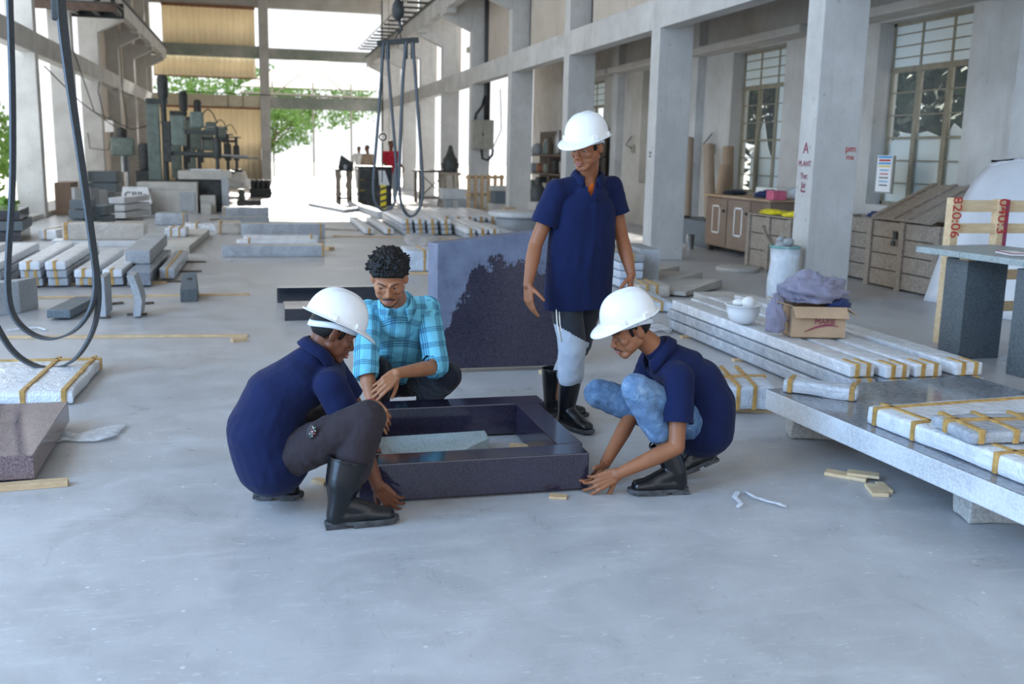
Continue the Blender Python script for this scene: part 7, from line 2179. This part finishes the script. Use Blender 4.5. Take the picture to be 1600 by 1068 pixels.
    # trousers and shoes
    m = MB()
    chain(m, [hpR, knR, anR.lerp(knR, 0.2)], [0.112, 0.082, 0.062]); chain(m, [hpL, knL, anL.lerp(knL, 0.2)], [0.112, 0.084, 0.062])
    tcap(m, hpR, hpL, 0.115, 0.115); tcap(m, pel, mid, 0.13, 0.12, side=(1, 0, 0), flat=0.75)
    blob('trousers', m, 0.008, M['trouser_dark'], r, 5, disp=fold_disp(0.006, (12, 12, 12), 7.0))
    for a in (anR, anL):
        m = MB(); tcap(m, V(a.x, a.y + 0.03, 0.05), V(a.x - 0.01, a.y - 0.17, 0.04), 0.048, 0.042, side=(1, 0, 0), flat=0.8); tcap(m, V(a.x, a.y, 0.10), V(a.x, a.y, 0.05), 0.045, 0.045)
        blob('shoe', m, 0.007, M['black_paint'], r, 4, clampz=0.003)
    # red thread round the wrist
    d = (wrR - elR).normalized(); q = d.orthogonal().normalized(); q2 = d.cross(q); c = wrR - d * 0.012
    MB().tube([c + (q * math.cos(t) + q2 * math.sin(t)) * 0.0315 for t in np.linspace(0, 2 * math.pi, 24)], 0.0035, 6).build('red_thread', M['thread'], r, smooth=True)
    return r
middle_man()

# ---------------------------------------------------------------- distant workers (a few pixels each)
M['red_shirt'] = m_cloth('red_shirt', (0.50, 0.025, 0.05))
M['pale_shirt'] = m_cloth('tan_shirt', (0.34, 0.26, 0.18))
M['white_shirt'] = m_cloth('white_shirt', (0.75, 0.75, 0.72))
def far_man(x, y, h, shirt, trousers, label, face=(0, -1), lean=0.0, arm=0.25):
    r = thing('person', label, 'person', (x, y, 0))
    k = h / 1.7
    f = Vector((face[0], face[1], 0)).normalized(); s = Vector((-f.y, f.x, 0))
    W = lambda a, b_, z: V(x, y, 0) + s * (a * k) + f * (b_ * k + lean * max(0, z - 0.9)) + V(0, 0, z * k)
    m = MB()
    m.ball(W(0, 0.02, 1.60), (0.075 * k, 0.09 * k, 0.11 * k), 16, 10); tcap(m, W(0, 0.0, 1.55), W(0, 0, 1.40), 0.05 * k, 0.055 * k)
    tcap(m, W(0, 0.10, 1.60), W(0, 0.115, 1.575), 0.01, 0.013)
    chain(m, [W(0, 0, 0.95), W(0, 0, 1.3)], [0.11 * k, 0.13 * k], side=s, flat=0.65)
    tcap(m, W(-0.17, 0, 1.38), W(0.17, 0, 1.38), 0.05, 0.05)
    for q in (-1, 1):
        w = W(q * 0.22, arm + 0.08, 0.95)
        chain(m, [W(q * 0.18, 0, 1.37), W(q * 0.24, 0.05, 1.10), w], [0.045, 0.038, 0.027])
        hand(m, w, f * 0.6 + V(0, 0, -0.8), s * -q, q)
        chain(m, [W(q * 0.09, 0, 0.92), W(q * 0.10, 0.02, 0.48), W(q * 0.10, 0, 0.06)], [0.075, 0.05, 0.036])
    blob('body', m, 0.008, M['skin_c'], r, 2)
    m = MB()
    chain(m, [W(0, 0, 0.86), W(0, 0, 1.25)], [0.155 * k, 0.17 * k], side=s, flat=0.62); tcap(m, W(-0.15, 0, 1.36), W(0.15, 0, 1.36), 0.07, 0.07); tcap(m, W(0, 0, 1.3), W(0, 0, 1.42), 0.12, 0.06)
    for q in (-1, 1): tcap(m, W(q * 0.18, 0, 1.37), W(q * 0.235, 0.04, 1.14), 0.068, 0.066)
    blob('shirt', m, 0.012, M[shirt], r, 3)
    m = MB()
    for q in (-1, 1): chain(m, [W(q * 0.09, 0, 0.90), W(q * 0.10, 0.02, 0.48), W(q * 0.10, 0, 0.09)], [0.11, 0.075, 0.065])
    blob('trousers', m, 0.012, M[trousers], r, 3)
    m = MB()
    for q in (-1, 1): tcap(m, W(q * 0.10, -0.03, 0.045), W(q * 0.10, 0.16, 0.04), 0.045, 0.04)
    blob('shoes', m, 0.01, M['black_paint'], r, 2, clampz=0.0)
    m = MB(); m.ball(W(0, -0.005, 1.635), (0.082 * k, 0.092 * k, 0.09 * k), 14, 10); m.build('hair', M['hair'], r, smooth=True)
    return r
p = G(608, 296); far_man(AY(611, 240, 31.5).x, 31.5, 1.86, 'red_shirt', 'jersey_grey', 'distant worker in red shirt behind the black tool cabinet', (0.25, -1), 0.0, 0.3)
far_man(AY(577, 250, 34.5).x, 34.5, 1.72, 'pale_shirt', 'jersey_black', 'distant worker in tan shirt at the cross-braced bench, left of the red shirt', (-0.7, -0.7), 0.15, 0.25)
far_man(AY(561, 255, 42.0).x, 42.0, 1.70, 'white_shirt', 'jersey_grey', 'furthest worker in white shirt standing in the bright doorway', (-0.3, -1), 0.0, 0.1)
